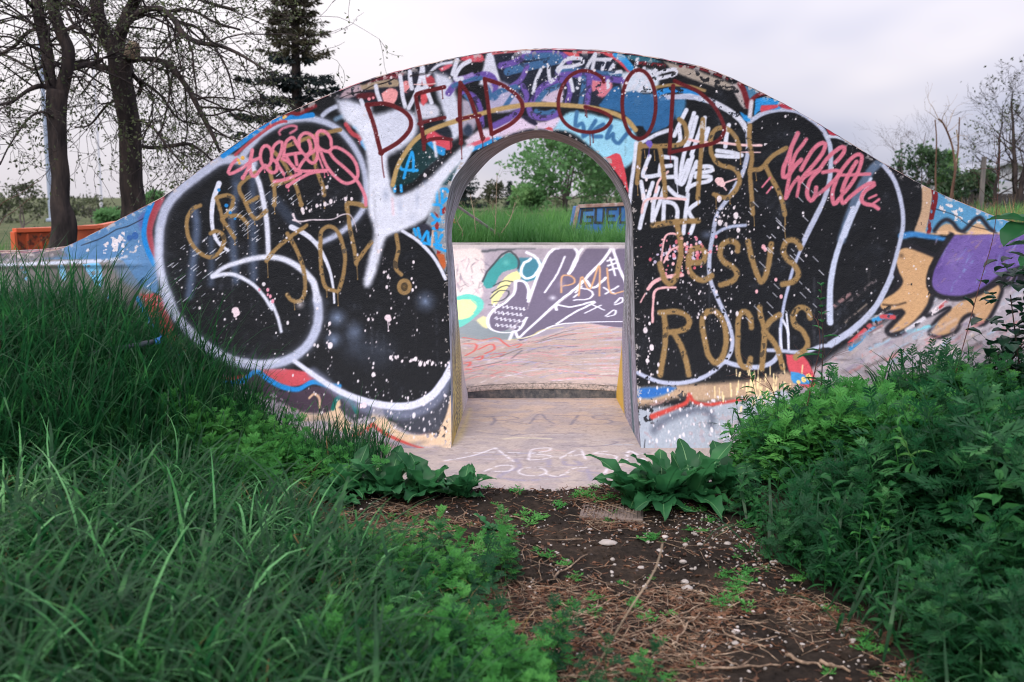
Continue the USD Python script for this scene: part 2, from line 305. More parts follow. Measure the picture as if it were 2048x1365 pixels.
# left outer edge below: red field with a thin blue line
W.poly(ZB((800, 310), (905, 315), (960, 400), (1010, 560), (1110, 690), (1250, 780), (1400, 765), (1420, 795), (1210, 800), (1080, 720), (950, 600), (870, 460)), (188, 76, 80), soft=5)
W.stroke(ZB((780, 330), (830, 430), (875, 500), (960, 600), (1080, 720), (1240, 810), (1400, 805)), 7, (50, 140, 206), soft=2)
W.poly(Z5((640, 592), (700, 540), (900, 540), (1010, 560), (1100, 612), (1000, 630), (900, 645), (800, 615), (720, 560)), (192, 76, 86), soft=4)
W.poly(Z5((600, 640), (700, 575), (780, 620), (900, 665), (980, 660), (1050, 635), (1190, 650), (1190, 700), (1140, 800), (1050, 830), (960, 790), (850, 745), (700, 690), (650, 660)), (66, 52, 66), soft=5, rough=14, chips=.15)
W.stroke(Z5((430, 600), (540, 622), (620, 605), (700, 552), (760, 592), (850, 642), (950, 660), (1040, 616), (1130, 636), (1200, 642)), 9, (30, 132, 206), soft=3)
W.poly(Z5((960, 800), (1130, 800), (1180, 735), (1195, 690), (1215, 770), (1250, 850), (1340, 870), (1400, 800), (1385, 745), (1450, 755), (1480, 830), (1560, 910), (1680, 935), (1790, 905), (1845, 800), (1862, 715), (1900, 700), (1900, 985), (1800, 1010), (1640, 990), (1500, 945), (1420, 890), (1300, 935), (1200, 905), (1100, 850), (980, 850)), (212, 182, 152), soft=4, chips=.18)
W.poly(Z5((1455, 765), (1600, 805), (1750, 775), (1862, 640), (1858, 760), (1800, 890), (1680, 928), (1570, 890)), (58, 60, 70), soft=6)
W.poly(Z5((1195, 770), (1260, 725), (1392, 750), (1372, 850), (1280, 842)), (62, 60, 72), soft=4, chips=.25)
W.stroke(Z5((1020, 712), (1050, 688), (1080, 715), (1082, 770)), 4.5, (204, 168, 140))
W.stroke(Z5((1162, 775), (1180, 725), (1220, 700), (1265, 722), (1305, 795)), 8, (10, 92, 84))
W.stroke(Z5((1290, 942), (1370, 902), (1400, 872), (1440, 905), (1520, 948), (1620, 990), (1705, 1016)), 8, (196, 78, 70), w1=3)
for i in range(90):
    x = r_.uniform(1285, 1760); y = r_.uniform(800, 890) - .45 * max(0, x - 1480); W.fog((x, y), (r_.uniform(8, 34), r_.uniform(3, 9)), [(112, 100, 98), (196, 168, 164), (120, 128, 146), (88, 80, 84), (170, 140, 120)][i % 5], r_.uniform(.25, .7))
for i in range(60):
    x = r_.uniform(560, 900); y = 800 + .24 * (x - 560) + r_.uniform(10, 60); W.fog((x, y), (r_.uniform(8, 30), r_.uniform(3, 8)), [(118, 106, 106), (206, 180, 176), (126, 130, 148), (96, 88, 92)][i % 4], r_.uniform(.25, .6))
W.flakes(Z5((640, 660), (1100, 720), (1900, 900), (1880, 1000), (1300, 960), (900, 800)), (222, 214, 214), .68, fine=.8)
# right foot
W.poly(Z9((95, 880), (330, 862), (560, 850), (800, 830), (1000, 785), (1010, 900), (700, 942), (450, 965), (330, 940), (105, 985)), (178, 150, 124), soft=12, chips=.1)
W.poly(Z9((95, 880), (330, 876), (215, 935), (100, 935)), (42, 102, 176), soft=7)
W.poly(Z9((100, 1000), (400, 980), (740, 950), (1000, 900), (1010, 1200), (110, 1250)), (158, 166, 178), soft=10, chips=.3)
W.stroke(Z9((190, 1050), (330, 995), (395, 965), (410, 920), (440, 962), (520, 978), (640, 962), (745, 945)), 9, (188, 66, 58), w1=4, soft=4)
W.stroke(Z9((200, 1130), (250, 1080), (330, 1040), (430, 1012), (500, 1010), (545, 1050), (540, 1105)), 12, (92, 98, 114), soft=14, alpha=.85)
W.poly(Z9((985, 680), (1100, 700), (1165, 865), (1060, 862), (1000, 770)), (200, 78, 90), soft=4)
W.poly(Z9((1010, 780), (1090, 800), (1140, 850), (1030, 850)), (62, 140, 200)); W.dots(Z9((1090, 830), (1120, 815), (1060, 845)), (5, 6, 4), (238, 206, 130))
for i in range(70):
    x, y = r_.normal(1515, 38), r_.normal(772, 22); W.stroke([(x, y - r_.uniform(2, 12)), (x + r_.uniform(-2, 2), y + r_.uniform(2, 10))], r_.uniform(1.5, 4), (238, 212, 162), rough=.4)
# right of the black letter: stripes, blue corner, the purple and tan creature
W.poly(P8((1690, 960), (1770, 1000), (1750, 1180), (1740, 1340), (1640, 1320), (1690, 1150)), (186, 154, 126), soft=4, chips=.12)
W.poly(FULL((1866, 375), (2110, 440), (2110, 470), (1850, 466), (1862, 420)), (84, 142, 182), smooth=False, soft=4)
W.flakes(FULL((1868, 400), (1900, 400), (1970, 425), (1990, 452), (1870, 452)), (206, 202, 206), .55, fine=.6)
W.stroke(P8((1780, 1010), (1785, 1080), (1765, 1180), (1750, 1260), (1738, 1340)), 13, (112, 30, 36), w1=8, chips=.2)
W.poly(ZA((640, 250), (700, 190), (760, 182), (830, 240), (885, 240), (950, 180), (1010, 190), (1060, 240), (1200, 248), (1500, 262), (1500, 275), (640, 268)), (188, 154, 120), soft=5)
W.stroke(ZA((640, 236), (680, 180), (730, 150), (780, 175), (815, 222), (855, 240), (895, 205), (940, 155), (985, 132), (1020, 170), (1055, 215), (1090, 240)), 8, (34, 34, 42), soft=6)
W.stroke(ZA((390, 275), (480, 262), (600, 280), (720, 300)), 13, (56, 122, 184), soft=5, w1=8)
W.poly(ZA((345, 470), (355, 395), (430, 358), (540, 385), (645, 420), (600, 520), (580, 640), (612, 740), (590, 800), (520, 900), (420, 980), (320, 1012), (298, 980), (400, 850), (330, 842), (250, 832), (222, 800), (240, 760), (330, 700), (392, 630), (370, 560)), (192, 152, 112), soft=4, chips=.08)
W.poly(ZA((610, 1010), (680, 900), (780, 820), (900, 740), (1050, 690), (1145, 640), (1145, 720), (1080, 850), (1020, 935), (950, 935), (930, 870), (870, 900), (800, 1000), (700, 1035)), (184, 146, 110), soft=4, chips=.08)
W.poly(ZA((770, 268), (1300, 262), (1700, 275), (1700, 420), (1320, 520), (1150, 570), (1050, 650), (900, 722), (760, 742), (660, 712), (620, 640), (640, 520), (700, 400)), (104, 84, 150), soft=4, var=20)
for i in range(70):
    x, y = r_.uniform(640, 1300), r_.uniform(290, 700); W.stroke(ZA((x, y), (x + r_.uniform(20, 90), y - r_.uniform(20, 110))), r_.uniform(1.5, 4), [(140, 118, 180), (150, 120, 130), (74, 58, 116), (120, 140, 190)][i % 4], soft=3, alpha=.5, chips=.4)
bk = (30, 29, 36)
W.stroke(ZA((770, 265), (705, 360), (645, 470), (605, 570), (605, 655), (655, 718), (740, 745), (860, 745), (1000, 695), (1150, 585), (1330, 500)), 10, bk, soft=5)
W.stroke(ZA((640, 420), (540, 380), (430, 345), (350, 370), (325, 450), (350, 550), (382, 620), (330, 685), (240, 740), (205, 800), (240, 850), (330, 855), (400, 850), (330, 930), (280, 990), (320, 1025), (430, 990), (530, 905), (600, 810), (620, 750)), 10, bk, soft=5)
W.stroke(ZA((1140, 640), (1150, 700), (1080, 860), (1020, 940), (950, 940), (930, 870), (860, 900), (800, 1000), (700, 1042), (620, 1030), (600, 1000), (660, 910), (760, 820), (640, 860), (560, 890)), 7, bk, soft=5)
W.stroke(ZA((250, 795), (340, 800), (420, 780)), 3, (70, 55, 45), soft=4); W.fog(ZA((390, 425))[0], 9, (60, 48, 40), .7)
for a, b, c, w in (((0, 1090), (150, 955), (190, 70, 78), 9), ((0, 1130), (180, 975), (52, 140, 200), 8), ((180, 910), (310, 880), (52, 140, 200), 9), ((240, 885), (330, 890), (190, 70, 78), 9), ((430, 990), (560, 900), (200, 196, 206), 8), ((620, 860), (740, 770), (214, 204, 210), 9), ((440, 1000), (600, 960), (120, 190, 204), 6), ((680, 820), (740, 770), (170, 60, 64), 5)):
    W.stroke(ZA(a, b), w, c, soft=3, chips=.25)
for i in range(150):                                             # the brushed, faded coats low on the right bank
    x = r_.uniform(1690, 2040); y = r_.uniform(640, 760) - .12 * (x - 1690); L = r_.uniform(14, 60)
    if y > 668 - .1 * (x - 1760) or x < 1760: W.stroke([(x, y), (x + L, y - L * .55)], r_.uniform(1.5, 7), [(196, 180, 182), (112, 100, 104), (150, 176, 200), (186, 120, 120), (140, 130, 150), (214, 206, 210), (86, 78, 84)][i % 7], soft=4, alpha=r_.uniform(.3, .8), chips=.35, rough=.5)
# --- soft sprayed smears on the black
sm = (112, 132, 168)
for p, w, a in ((((340, 690), (352, 800), (330, 1000), (305, 1215)), 15, .62), (((440, 860), (445, 1000), (440, 1140)), 13, .4), (((600, 540), (570, 760), (580, 950), (595, 1120)), 15, .5), (((700, 420), (700, 700), (705, 1110)), 16, .45), (((820, 600), (960, 770)), 22, .3), (((600, 500), (640, 430)), 24, .35)):
    W.stroke(Z4(*p), w, sm, soft=14, alpha=a)
for c, r, a in (((1185, 230), 24, .6), ((1165, 360), 22, .6), ((1290, 310), 24, .45), ((1720, 130), 26, .5), ((1300, 400), 40, .22), ((1440, 440), 46, .15)): W.fog(Z5(c)[0], r * 1.15, (138, 156, 190), a * 1.35)
# --- the white outlines of the big black letters
W.stroke(Z4((700, 395), (600, 372), (500, 378), (400, 442), (250, 560), (170, 655), (128, 770), (118, 900), (120, 1020), (150, 1150), (205, 1300)) + Z5((150, 60), (180, 165), (252, 262), (352, 362), (450, 432), (560, 487), (700, 512), (830, 502), (930, 462), (1010, 392), (1060, 300), (1076, 200), (1068, 120)), 17, LILAC, soft=6, halo=16)
W.stroke(Z4((122, 800), (118, 900), (122, 1020), (150, 1150), (210, 1310)) + Z5((180, 150), (255, 250), (360, 355), (460, 425), (570, 478), (700, 502), (830, 490)), 8, (202, 206, 224), soft=5, alpha=.8)
W.stroke(Z5((1068, 120), (1050, 30)) + Z4((1060, 1110), (1000, 1050), (900, 992), (800, 976), (700, 985), (600, 1012), (520, 1042), (452, 1090)), 13, WHITE, soft=4, w1=7, halo=6)
W.stroke(Z4((450, 1098), (530, 1082), (600, 1090), (700, 1145), (770, 1220), (820, 1300)) + Z5((790, 130), (830, 230), (850, 312)), 7.5, WHITE, w1=5, soft=3, halo=4)
W.stroke(Z4((640, 345), (690, 278), (760, 210), (860, 150), (960, 122), (1060, 118), (1150, 140), (1240, 190), (1310, 270), (1360, 350), (1392, 450), (1402, 550), (1392, 640), (1370, 700), (1300, 780), (1200, 850), (1110, 890)), 13, LILAC, soft=5, w1=9, halo=12)
W.stroke(Z4((940, 790), (1020, 830), (1090, 890), (1140, 970), (1180, 1070), (1200, 1180), (1205, 1260)), 11, WHITE, w1=4)
W.stroke(Z4((490, 520), (455, 620), (445, 720), (455, 820), (490, 890), (545, 935)), 11, WHITE, w1=6)
W.stroke(Z4((690, 400), (740, 520), (775, 680), (790, 800), (797, 955)), 9, WHITE, soft=3, halo=6)
W.stroke(Z5((1040, 560), (1300, 745), (1500, 800), (1640, 800), (1770, 735), (1862, 590), (1890, 500)), 18, (118, 124, 148), soft=12, alpha=.8)
W.stroke(Z5((930, 490), (1000, 540), (1100, 610), (1200, 670), (1300, 712), (1400, 742), (1500, 760), (1600, 762), (1680, 742), (1765, 690), (1835, 600), (1890, 500)), 8, (206, 208, 226), soft=3, w1=16)
W.stroke(Z4((1630, 815), (1720, 872), (1800, 950), (1850, 1020), (1895, 1110)), 7, WHITE)
# left crest band above the outline: blue, red
W.stroke(P1((40, 560), (250, 420), (480, 240), (700, 105), (900, 40), (1120, 20), (1260, 0)), 10, BLUE, soft=2)
W.stroke(P1((210, 545), (330, 440), (500, 300), (690, 160), (830, 95), (900, 90)), 6, (168, 70, 82), soft=2)
W.poly(P1((600, 200), (690, 120), (710, 165), (640, 215)), RED); W.poly(P1((800, 110), (840, 65), (890, 90), (840, 120)), RED)
W.stroke(P1((880, 20), (960, -30), (1060, -10), (1180, -60), (1300, -120)), 8, (112, 34, 42), soft=3)
W.stroke(P1((1400, 10), (1480, -60), (1580, -110)), 9, (176, 182, 204), soft=4); W.stroke(P1((1580, 60), (1660, 25), (1760, -10)), 9, (120, 150, 180), soft=6, alpha=.8)
W.stroke(P1((1720, 130), (1800, 250), (1900, 310), (1930, 380)), 9, (176, 66, 76), soft=3); W.stroke(P1((1840, 160), (1960, 240), (1990, 330), (1940, 380), (2000, 460)), 8, (76, 150, 208), soft=4)
W.dots(P1((890, 25), (870, 40)), 3, (222, 174, 80))
# --- the arch band: a mixture of old pieces
W.poly(P3((-60, 520), (240, 390), (560, 300), (900, 150), (1500, 30), (1500, 230), (1300, 300), (900, 500), (560, 640), (300, 600), (0, 560)), (30, 32, 44), soft=6)
W.poly(P3((330, 370), (560, 270), (800, 230), (760, 300), (560, 320)), (104, 32, 42), soft=4); W.poly(P3((0, 540), (60, 450), (260, 380), (300, 470), (100, 560)), (172, 150, 160), soft=5, chips=.3)
W.poly(P3((260, 390), (560, 325), (740, 318), (740, 405), (540, 420), (300, 452)), (160, 140, 118), soft=4, chips=.15); W.stroke(P3((90, 490), (170, 490), (300, 455), (420, 395), (520, 375), (600, 350), (680, 310)), 1.5, (20, 18, 22), rough=.8)
W.poly(P3((230, 500), (420, 480), (480, 560), (360, 570), (200, 560)), (84, 30, 38), soft=4)
cl = (204, 208, 226)
W.poly(P3((-40, 580), (100, 570), (300, 640), (400, 640), (440, 760), (760, 690), (960, 760), (1000, 900), (960, 1050), (800, 1200), (620, 1300), (560, 1420), (380, 1420), (330, 1150), (200, 930), (0, 740)), cl, soft=14, var=18)
W.poly(P3((960, 600), (1220, 640), (1280, 720), (1250, 800), (1060, 830), (980, 800)), (200, 202, 218), soft=9); W.poly(P3((1200, 220), (1420, 300), (1480, 500), (1540, 700), (1560, 1000), (1400, 1080), (1330, 760), (1240, 500)), cl, soft=12, var=14)
W.poly(P3((1780, 380), (1830, 180), (1880, -20), (1970, -20), (2048, 300), (2048, 420)), (208, 210, 226), soft=6)
W.poly(P3((1560, 560), (1700, 620), (1760, 740), (1720, 960), (1580, 1000)), (190, 180, 200), soft=8, alpha=.85)
W.poly(P3((530, 495), (640, 425), (740, 470), (712, 600), (640, 650), (565, 610)), (232, 156, 158), soft=3, chips=.1); W.poly(P3((790, 350), (880, 330), (930, 420), (850, 490), (760, 430)), (222, 138, 142), soft=3, chips=.15); W.dots(P3((372, 565), (425, 550)), (3.4, 2.8), (226, 140, 150))
for q, c in ((((1020, 280), (1180, 270), (1205, 390), (1060, 405)), (170, 60, 72)), (((1030, 450), (1140, 450), (1110, 610), (1040, 640)), (206, 82, 90)), (((1260, 180), (1400, 108), (1440, 140), (1300, 215)), (206, 96, 112)), (((1540, 25), (1800, -15), (1830, 90), (1560, 75)), (196, 78, 92)), (((1110, 1000), (1220, 975), (1425, 1110), (1410, 1215), (1290, 1190), (1110, 1100)), (206, 76, 92))):
    W.poly(P3(*q), c, soft=4)
W.poly(P3((1160, 890), (1240, 1000), (1420, 1080), (1420, 960), (1330, 880)), (28, 34, 46), soft=6); W.poly(P3((1090, 1110), (1350, 1205), (1290, 1262), (1120, 1200)), (34, 140, 208), soft=3)
W.poly(P3((1570, 960), (1640, 880), (1700, 940), (1680, 1040), (1600, 1030)), (44, 56, 76), soft=8); W.poly(P3((1600, 1100), (1800, 960), (2040, 950), (2040, 1040), (1700, 1190)), (214, 200, 216), soft=8)
W.stroke(P3((1640, 1175), (1800, 1115), (1900, 1080)), 8, (208, 92, 110), soft=3); W.stroke(P3((1690, 1215), (1850, 1150), (2000, 1075), (2060, 1040)), 8, (44, 142, 208), soft=3)
W.poly(P4((30, 90), (400, 60), (900, 70), (1200, 80), (1300, 250), (1340, 430), (1120, 620), (800, 600), (400, 640), (130, 380)), (28, 34, 50), soft=5); W.poly(P4((-20, 400), (140, 380), (340, 560), (300, 660), (0, 680)), (172, 166, 196), soft=8)
W.poly(P4((1040, 340), (1220, 350), (1250, 450), (1150, 540), (1040, 460)), (206, 120, 136), soft=5, chips=.3); W.poly(P4((1340, 280), (1700, 260), (1700, 470), (1500, 490), (1360, 470)), (196, 206, 222), soft=8, chips=.2)
W.poly(P4((470, 560), (650, 440), (740, 420), (740, 600), (600, 600)), (196, 178, 200), soft=6, chips=.15)
W.poly(P4((-20, 900), (160, 790), (320, 740), (520, 790), (660, 740), (760, 760), (640, 880), (560, 870), (380, 870), (100, 950)), (216, 196, 220), soft=8); W.poly(P4((320, 740), (400, 720), (480, 790), (470, 830), (380, 790)), (36, 34, 56), soft=4)
W.poly(P4((560, 860), (620, 840), (655, 885)), (206, 80, 86))
W.poly(P4((650, 870), (740, 745), (820, 690), (1000, 700), (1160, 740), (1400, 800), (1500, 960), (1460, 1200), (1300, 1260), (1060, 1075), (900, 940), (780, 885)), (150, 206, 230), soft=8)
W.poly(Z2((1460, 600), (1660, 590), (1690, 640), (1640, 690), (1560, 660)), (150, 204, 228), soft=8)
W.poly(P4((1115, 620), (1260, 440), (1330, 430), (1350, 500), (1480, 470), (1560, 500), (1690, 510), (1870, 580), (1870, 790), (1640, 910), (1560, 830), (1480, 830), (1400, 740), (1330, 690), (1130, 640)), (44, 98, 148), soft=4)
W.poly(P4((1880, 560), (2000, 560), (1980, 700), (1900, 760)), (60, 116, 160), soft=8)
W.poly(P4((1780, 170), (2048, 240), (2300, 330), (2500, 420), (2480, 470), (2200, 400), (1900, 280)), (164, 152, 142), soft=6, chips=.3)
W.poly(P8((350, 280), (420, 280), (480, 430), (440, 440), (380, 340)), (170, 160, 160), soft=4, chips=.35); W.stroke(P8((0, 150), (120, 162), (250, 205), (330, 240)), 5, (110, 36, 42), chips=.3)
W.flakes(P8((0, 215), (250, 270), (420, 420), (330, 380), (150, 340), (0, 330)), (214, 206, 210), .62, fine=.9); W.flakes(P4((1350, 100), (1700, 120), (2048, 220), (2048, 260), (1700, 200), (1400, 160)), (222, 200, 200), .58, fine=.9)
W.poly(P4((1360, 105), (1560, 110), (1760, 180), (1500, 170)), (48, 100, 118), soft=4); W.stroke(P4((1500, 190), (1600, 190), (1780, 215)), 7, (110, 34, 42), soft=3, chips=.3)
W.stroke(P4((760, 90), (890, 105), (900, 130)), 8, (206, 84, 92)); W.stroke(P4((900, 75), (1100, 75), (1200, 80)), 5, (206, 96, 104), soft=3); W.stroke(P4((30, 92), (200, 72), (420, 62)), 4, (204, 104, 112), soft=3)
W.stroke(P4((1180, 78), (1300, 140), (1420, 255)), 9, (204, 74, 86), soft=3); W.stroke(P4((1290, 95), (1370, 150), (1440, 235)), 13, (44, 142, 208), soft=3)
for q, w, c in ((((110, 215), (250, 180), (380, 105), (600, 88), (740, 110), (810, 170)), 12, PURPLE), (((180, 275), (350, 232), (560, 190), (710, 150)), 15, STEEL), (((380, 130), (560, 110), (700, 120)), 11, STEEL), (((380, 220), (320, 350), (200, 440)), 9, PURPLE), (((-20, 310), (50, 360), (60, 430), (40, 520)), 9, PURPLE), (((430, 600), (520, 450), (640, 380), (770, 355)), 12, PURPLE), (((490, 580), (560, 490), (700, 420)), 10, STEEL), (((700, 285), (900, 305), (1100, 335), (1350, 365)), 12, PURPLE), (((690, 265), (850, 250), (1100, 280), (1330, 305)), 7, STEEL), (((800, 350), (820, 470), (790, 600)), 10, PURPLE), (((960, 330), (955, 450), (925, 610)), 9, STEEL), (((1020, 320), (1010, 480), (990, 640)), 10, PURPLE), (((400, 660), (430, 720), (540, 750), (640, 730), (690, 700)), 11, PURPLE), (((470, 680), (560, 700), (650, 680)), 8, STEEL), (((330, 420), (375, 520), (350, 620)), 10, PURPLE), (((40, 830), (180, 760), (310, 680)), 12, PURPLE), (((0, 540), (100, 480), (260, 430)), 9, STEEL), (((150, 640), (230, 520), (290, 440)), 8, STEEL)):
    W.stroke(P4(*q), w, c, soft=3, chips=.12, halo=3)
for q, w, c in ((((1390, 490), (1480, 385), (1700, 300), (1830, 255), (1940, 280), (1985, 380)), 12, PURPLE), (((1450, 400), (1640, 320), (1800, 300)), 8, STEEL), (((1480, 315), (1600, 290), (1690, 255)), 8, (150, 128, 190)), (((1580, 490), (1700, 520), (1790, 660), (1820, 900)), 9, PURPLE), (((1600, 520), (1680, 620), (1720, 780)), 6, STEEL), (((1880, 420), (1960, 560), (2040, 470)), 9, STEEL)):
    W.stroke(P3(*q), w, c, soft=3, chips=.1, halo=3)
for q in (((460, 400), (480, 500), (520, 610)), ((770, 270), (790, 400), (800, 520), (835, 660)), ((895, 215), (900, 330), (920, 430)), ((1050, 165), (1035, 280), (1000, 420), (940, 560), (880, 680)), ((1060, 165), (1080, 350), (1130, 500), (1172, 610)), ((980, 450), (1110, 420)), ((1500, 60), (1470, 160), (1440, 250)), ((1660, 80), (1560, 140), (1490, 240), (1480, 315), (1560, 305)), ((270, 585), (320, 700))):
    W.stroke(P3(*q), 8.5, (212, 214, 230), soft=2.4)
W.stroke(P3((1120, 270), (1250, 140), (1430, 95)), 6, (206, 208, 224), soft=3); W.stroke(P3((900, 280), (1150, 240), (1220, 200)), 1.2, (50, 40, 44)); W.stroke(P3((950, 380), (1100, 380), (1220, 370)), 2, (230, 190, 190))
for q in (((850, 130), (770, 160), (690, 260)), ((800, 142), (930, 140), (950, 180), (860, 215), (700, 235)), ((1080, 95), (1020, 180), (985, 245)), ((1080, 95), (1050, 240)), ((1070, 150), (1240, 150)), ((1180, 150), (1150, 250)), ((1330, 150), (1270, 200), (1230, 280), (1340, 275)), ((1510, 150), (1480, 300)), ((1380, 345), (1480, 300), (1640, 280)), ((1700, 255), (1600, 380), (1530, 470)), ((1690, 300), (1880, 250), (1900, 300), (1800, 330), (1690, 350)), ((1580, 240), (1460, 450)), ((520, 255), (470, 370), (440, 490)), ((600, 225), (605, 320), (625, 380)), ((720, 245), (650, 360)), ((825, 350), (850, 470)), ((920, 345), (895, 440)), ((1210, 370), (1210, 440)), ((240, 130), (310, 80), (400, 70))):
    W.stroke(P4(*q), 7.5, (206, 208, 222), soft=2.4, chips=.25)
for q in (((890, 690), (875, 800), (885, 835), (940, 805), (960, 860), (955, 940), (995, 910)), ((1080, 780), (1000, 910)), ((1160, 815), (1075, 870), (1050, 935), (1140, 940)), ((1240, 835), (1195, 955), (1260, 915), (1262, 965), (1312, 1010), (1365, 955), (1435, 870))):
    W.stroke(P4(*q), 8, (62, 112, 158), soft=3)
W.stroke(P4((1700, 505), (1860, 462), (2060, 492), (2200, 560)), 11, (42, 130, 202), soft=3, chips=.15); W.stroke(P4((1880, 535), (2048, 520), (2150, 560)), 8, (206, 210, 226), soft=3)
W.stroke(P4((1680, 440), (1860, 410), (2048, 425), (2200, 470)), 6, (150, 124, 84), soft=2)
W.poly(Z2((1495, 690), (1582, 678), (1632, 905), (1600, 840)), (206, 70, 82), soft=2)
# inside the white shape beside the arch
W.poly(P7((130, 500), (200, 240), (300, 100), (420, 0), (640, 110), (620, 180), (540, 250), (370, 420), (280, 470)), TEAL, soft=5); W.poly(P7((590, 420), (720, 280), (850, 170), (850, 420), (750, 500), (600, 520)), TEAL, soft=5)
W.poly(P7((520, 660), (600, 505), (760, 480), (710, 660), (700, 1340), (650, 1330), (560, 1160), (470, 1080), (330, 965), (480, 880)), (132, 140, 150), soft=4); W.poly(P7((400, 900), (480, 880), (560, 960), (520, 1100), (430, 1020)), (46, 46, 60), soft=5)
W.stroke(P7((520, 30), (600, 110), (660, 140)), 10, (40, 144, 212), soft=3)
cy = (36, 156, 228)
for q in (((335, 130), (290, 250), (250, 400)), ((340, 140), (350, 200), (350, 330)), ((205, 270), (235, 312), (390, 322)), ((590, 520), (600, 650)), ((640, 520), (700, 520), (716, 590), (660, 660)), ((650, 520), (655, 660)), ((555, 680), (640, 690), (645, 780)), ((540, 780), (600, 840), (665, 860)), ((550, 880), (640, 830)), ((400, 930), (420, 1020)), ((440, 1060), (500, 960), (512, 1080), (580, 970), (600, 1090), (650, 1000)), ((460, 1085), (640, 1110)), ((590, 1130), (690, 1165)), ((560, 930), (660, 950)), ((150, 480), (155, 540)), ((220, 480), (225, 540)), ((360, 940), (380, 1000))):
    W.stroke(P7(*q), 6, cy, soft=1.6)
for q in (((600, 855), (622, 910), (600, 962), (574, 910)), ((650, 730), (690, 700), (692, 745), (655, 795)), ((572, 760), (622, 800), (600, 825)), ((600, 1160), (640, 1180), (600, 1230))): W.poly(P7(*q), (140, 38, 40), soft=1.5)
W.poly(P7((590, 1205), (672, 1200), (690, 1350), (650, 1340)), (188, 96, 52), soft=3); W.stroke(P7((555, 960), (545, 1120)), 4, (206, 170, 150))
# the big white sprayed figure
W.poly(FULL((690, 210), (735, 225), (765, 290), (778, 350), (786, 384), (800, 390), (840, 372), (880, 336), (922, 296), (945, 290), (938, 310), (905, 345), (876, 385), (858, 430), (836, 448), (806, 462), (775, 474), (764, 500), (752, 545), (738, 574), (727, 566), (740, 505), (748, 462), (736, 420), (735, 360), (733, 310), (715, 262), (690, 240)), (214, 217, 233), soft=12, var=22)
W.stroke(FULL((944, 296), (915, 345), (905, 368)), 9, (210, 214, 230), soft=5); W.stroke(P7((570, 30), (590, 170)), 6, (214, 216, 232), soft=4)
for c, r, a in (((390, 620), (10, 40), .35), ((210, 700), (12, 40), .35), ((60, 580), (14, 26), .4), ((340, 820), (22, 18), .2), ((470, 440), (12, 16), .3)): W.fog(P7(c)[0], np.array(r) * .8, (126, 140, 172), a)
W.stroke(P7((130, 620), (140, 780)), 5, (226, 190, 200), soft=6, alpha=.6)
# --- right half: outlines of the black letter
W.stroke(P5((60, 470), (50, 600), (30, 750), (10, 900), (-5, 1060)), 8, WHITE, soft=2.5); W.stroke(P5((60, 490), (180, 430), (280, 378), (400, 340)), 8, WHITE, soft=3)
W.stroke(P5((310, 30), (430, 20), (560, 22), (720, 40), (850, 92), (980, 165), (1080, 250), (1135, 340), (1152, 430), (1152, 520), (1140, 620), (1090, 785), (1030, 885), (960, 1005), (890, 1100), (840, 1200), (820, 1290)) + P6((555, 180), (530, 320), (525, 480), (545, 570), (592, 680), (642, 790), (682, 890), (702, 990), (690, 1075), (660, 1130), (620, 1170), (560, 1222), (480, 1270), (380, 1302), (270, 1315), (150, 1305), (50, 1268), (-20, 1235)), 10, LILAC, soft=2.6, w1=7.5, chips=.06)
W.stroke(P5((720, 40), (850, 92), (980, 165), (1080, 250), (1135, 340)), 11, (206, 208, 222), soft=3, chips=.12)
W.stroke(P6((560, 195), (620, 152), (700, 126), (800, 118)), 6.5, (170, 178, 206), soft=3); W.fog(P6((510, 190))[0], (20, 14), (150, 165, 200), .55)
W.stroke(P6((640, 1150), (720, 1176), (800, 1190), (880, 1195), (950, 1182), (1010, 1150), (1045, 1105), (1062, 1050)), 9, LILAC, soft=2.5)
W.stroke(P6((1370, 0), (1310, 120), (1240, 260), (1190, 370), (1150, 480), (1120, 600), (1095, 700), (1076, 820), (1066, 920), (1066, 1060)), 6.5, (170, 178, 208), soft=2.5)
W.stroke(P6((1085, 840), (1120, 920), (1128, 1070)), 5, WHITE); W.stroke(P6((1110, 790), (1128, 950)), 4, WHITE); W.stroke(P6((1060, 900), (1075, 1060)), 4, WHITE)
W.stroke(P6((970, 1065), (1080, 1070), (1180, 1080), (1280, 1070), (1370, 1035)) + Z9((1250, 620), (1380, 532), (1500, 415), (1560, 318), (1610, 200)) + Z3((915, 850), (924, 770), (912, 680), (882, 590), (830, 520)), 7, LILAC, soft=3, w1=9)
W.stroke(Z9((1250, 622), (1380, 534), (1500, 420), (1565, 312), (1610, 220)), 13, LILAC, soft=3, w1=10)
W.stroke(P8((485, 540), (560, 490), (640, 462), (720, 452), (820, 466), (900, 510), (980, 572), (1028, 645), (1052, 720), (1056, 830), (1046, 950), (1010, 1080), (960, 1180), (900, 1300), (870, 1365)), 9.5, LILAC, soft=2.6)
W.stroke(P8((1030, 645), (1080, 640), (1140, 655), (1200, 688)), 8, (188, 196, 214), soft=2.6)
W.stroke(P8((1390, 830), (1330, 890), (1260, 1010), (1190, 1180), (1130, 1365)), 17, (98, 118, 146), soft=7, alpha=.85)
W.stroke(P8((1335, 940), (1280, 1050), (1210, 1200), (1150, 1340)) + Z3((700, 720), (655, 830), (615, 950), (594, 1060), (590, 1160), (592, 1240)), 7, (188, 196, 220), soft=3, w1=13)
W.poly(P8((420, 470), (490, 510), (490, 540), (450, 530)), (40, 138, 208), soft=3)
W.poly(P8((450, 280), (560, 330), (510, 385), (480, 420)), (70, 118, 152), soft=3); W.stroke(P8((420, 270), (450, 330), (478, 430)), 11, (108, 30, 38), soft=3); W.stroke(P8((490, 400), (540, 355), (600, 335)), 8, (108, 30, 38), soft=3)
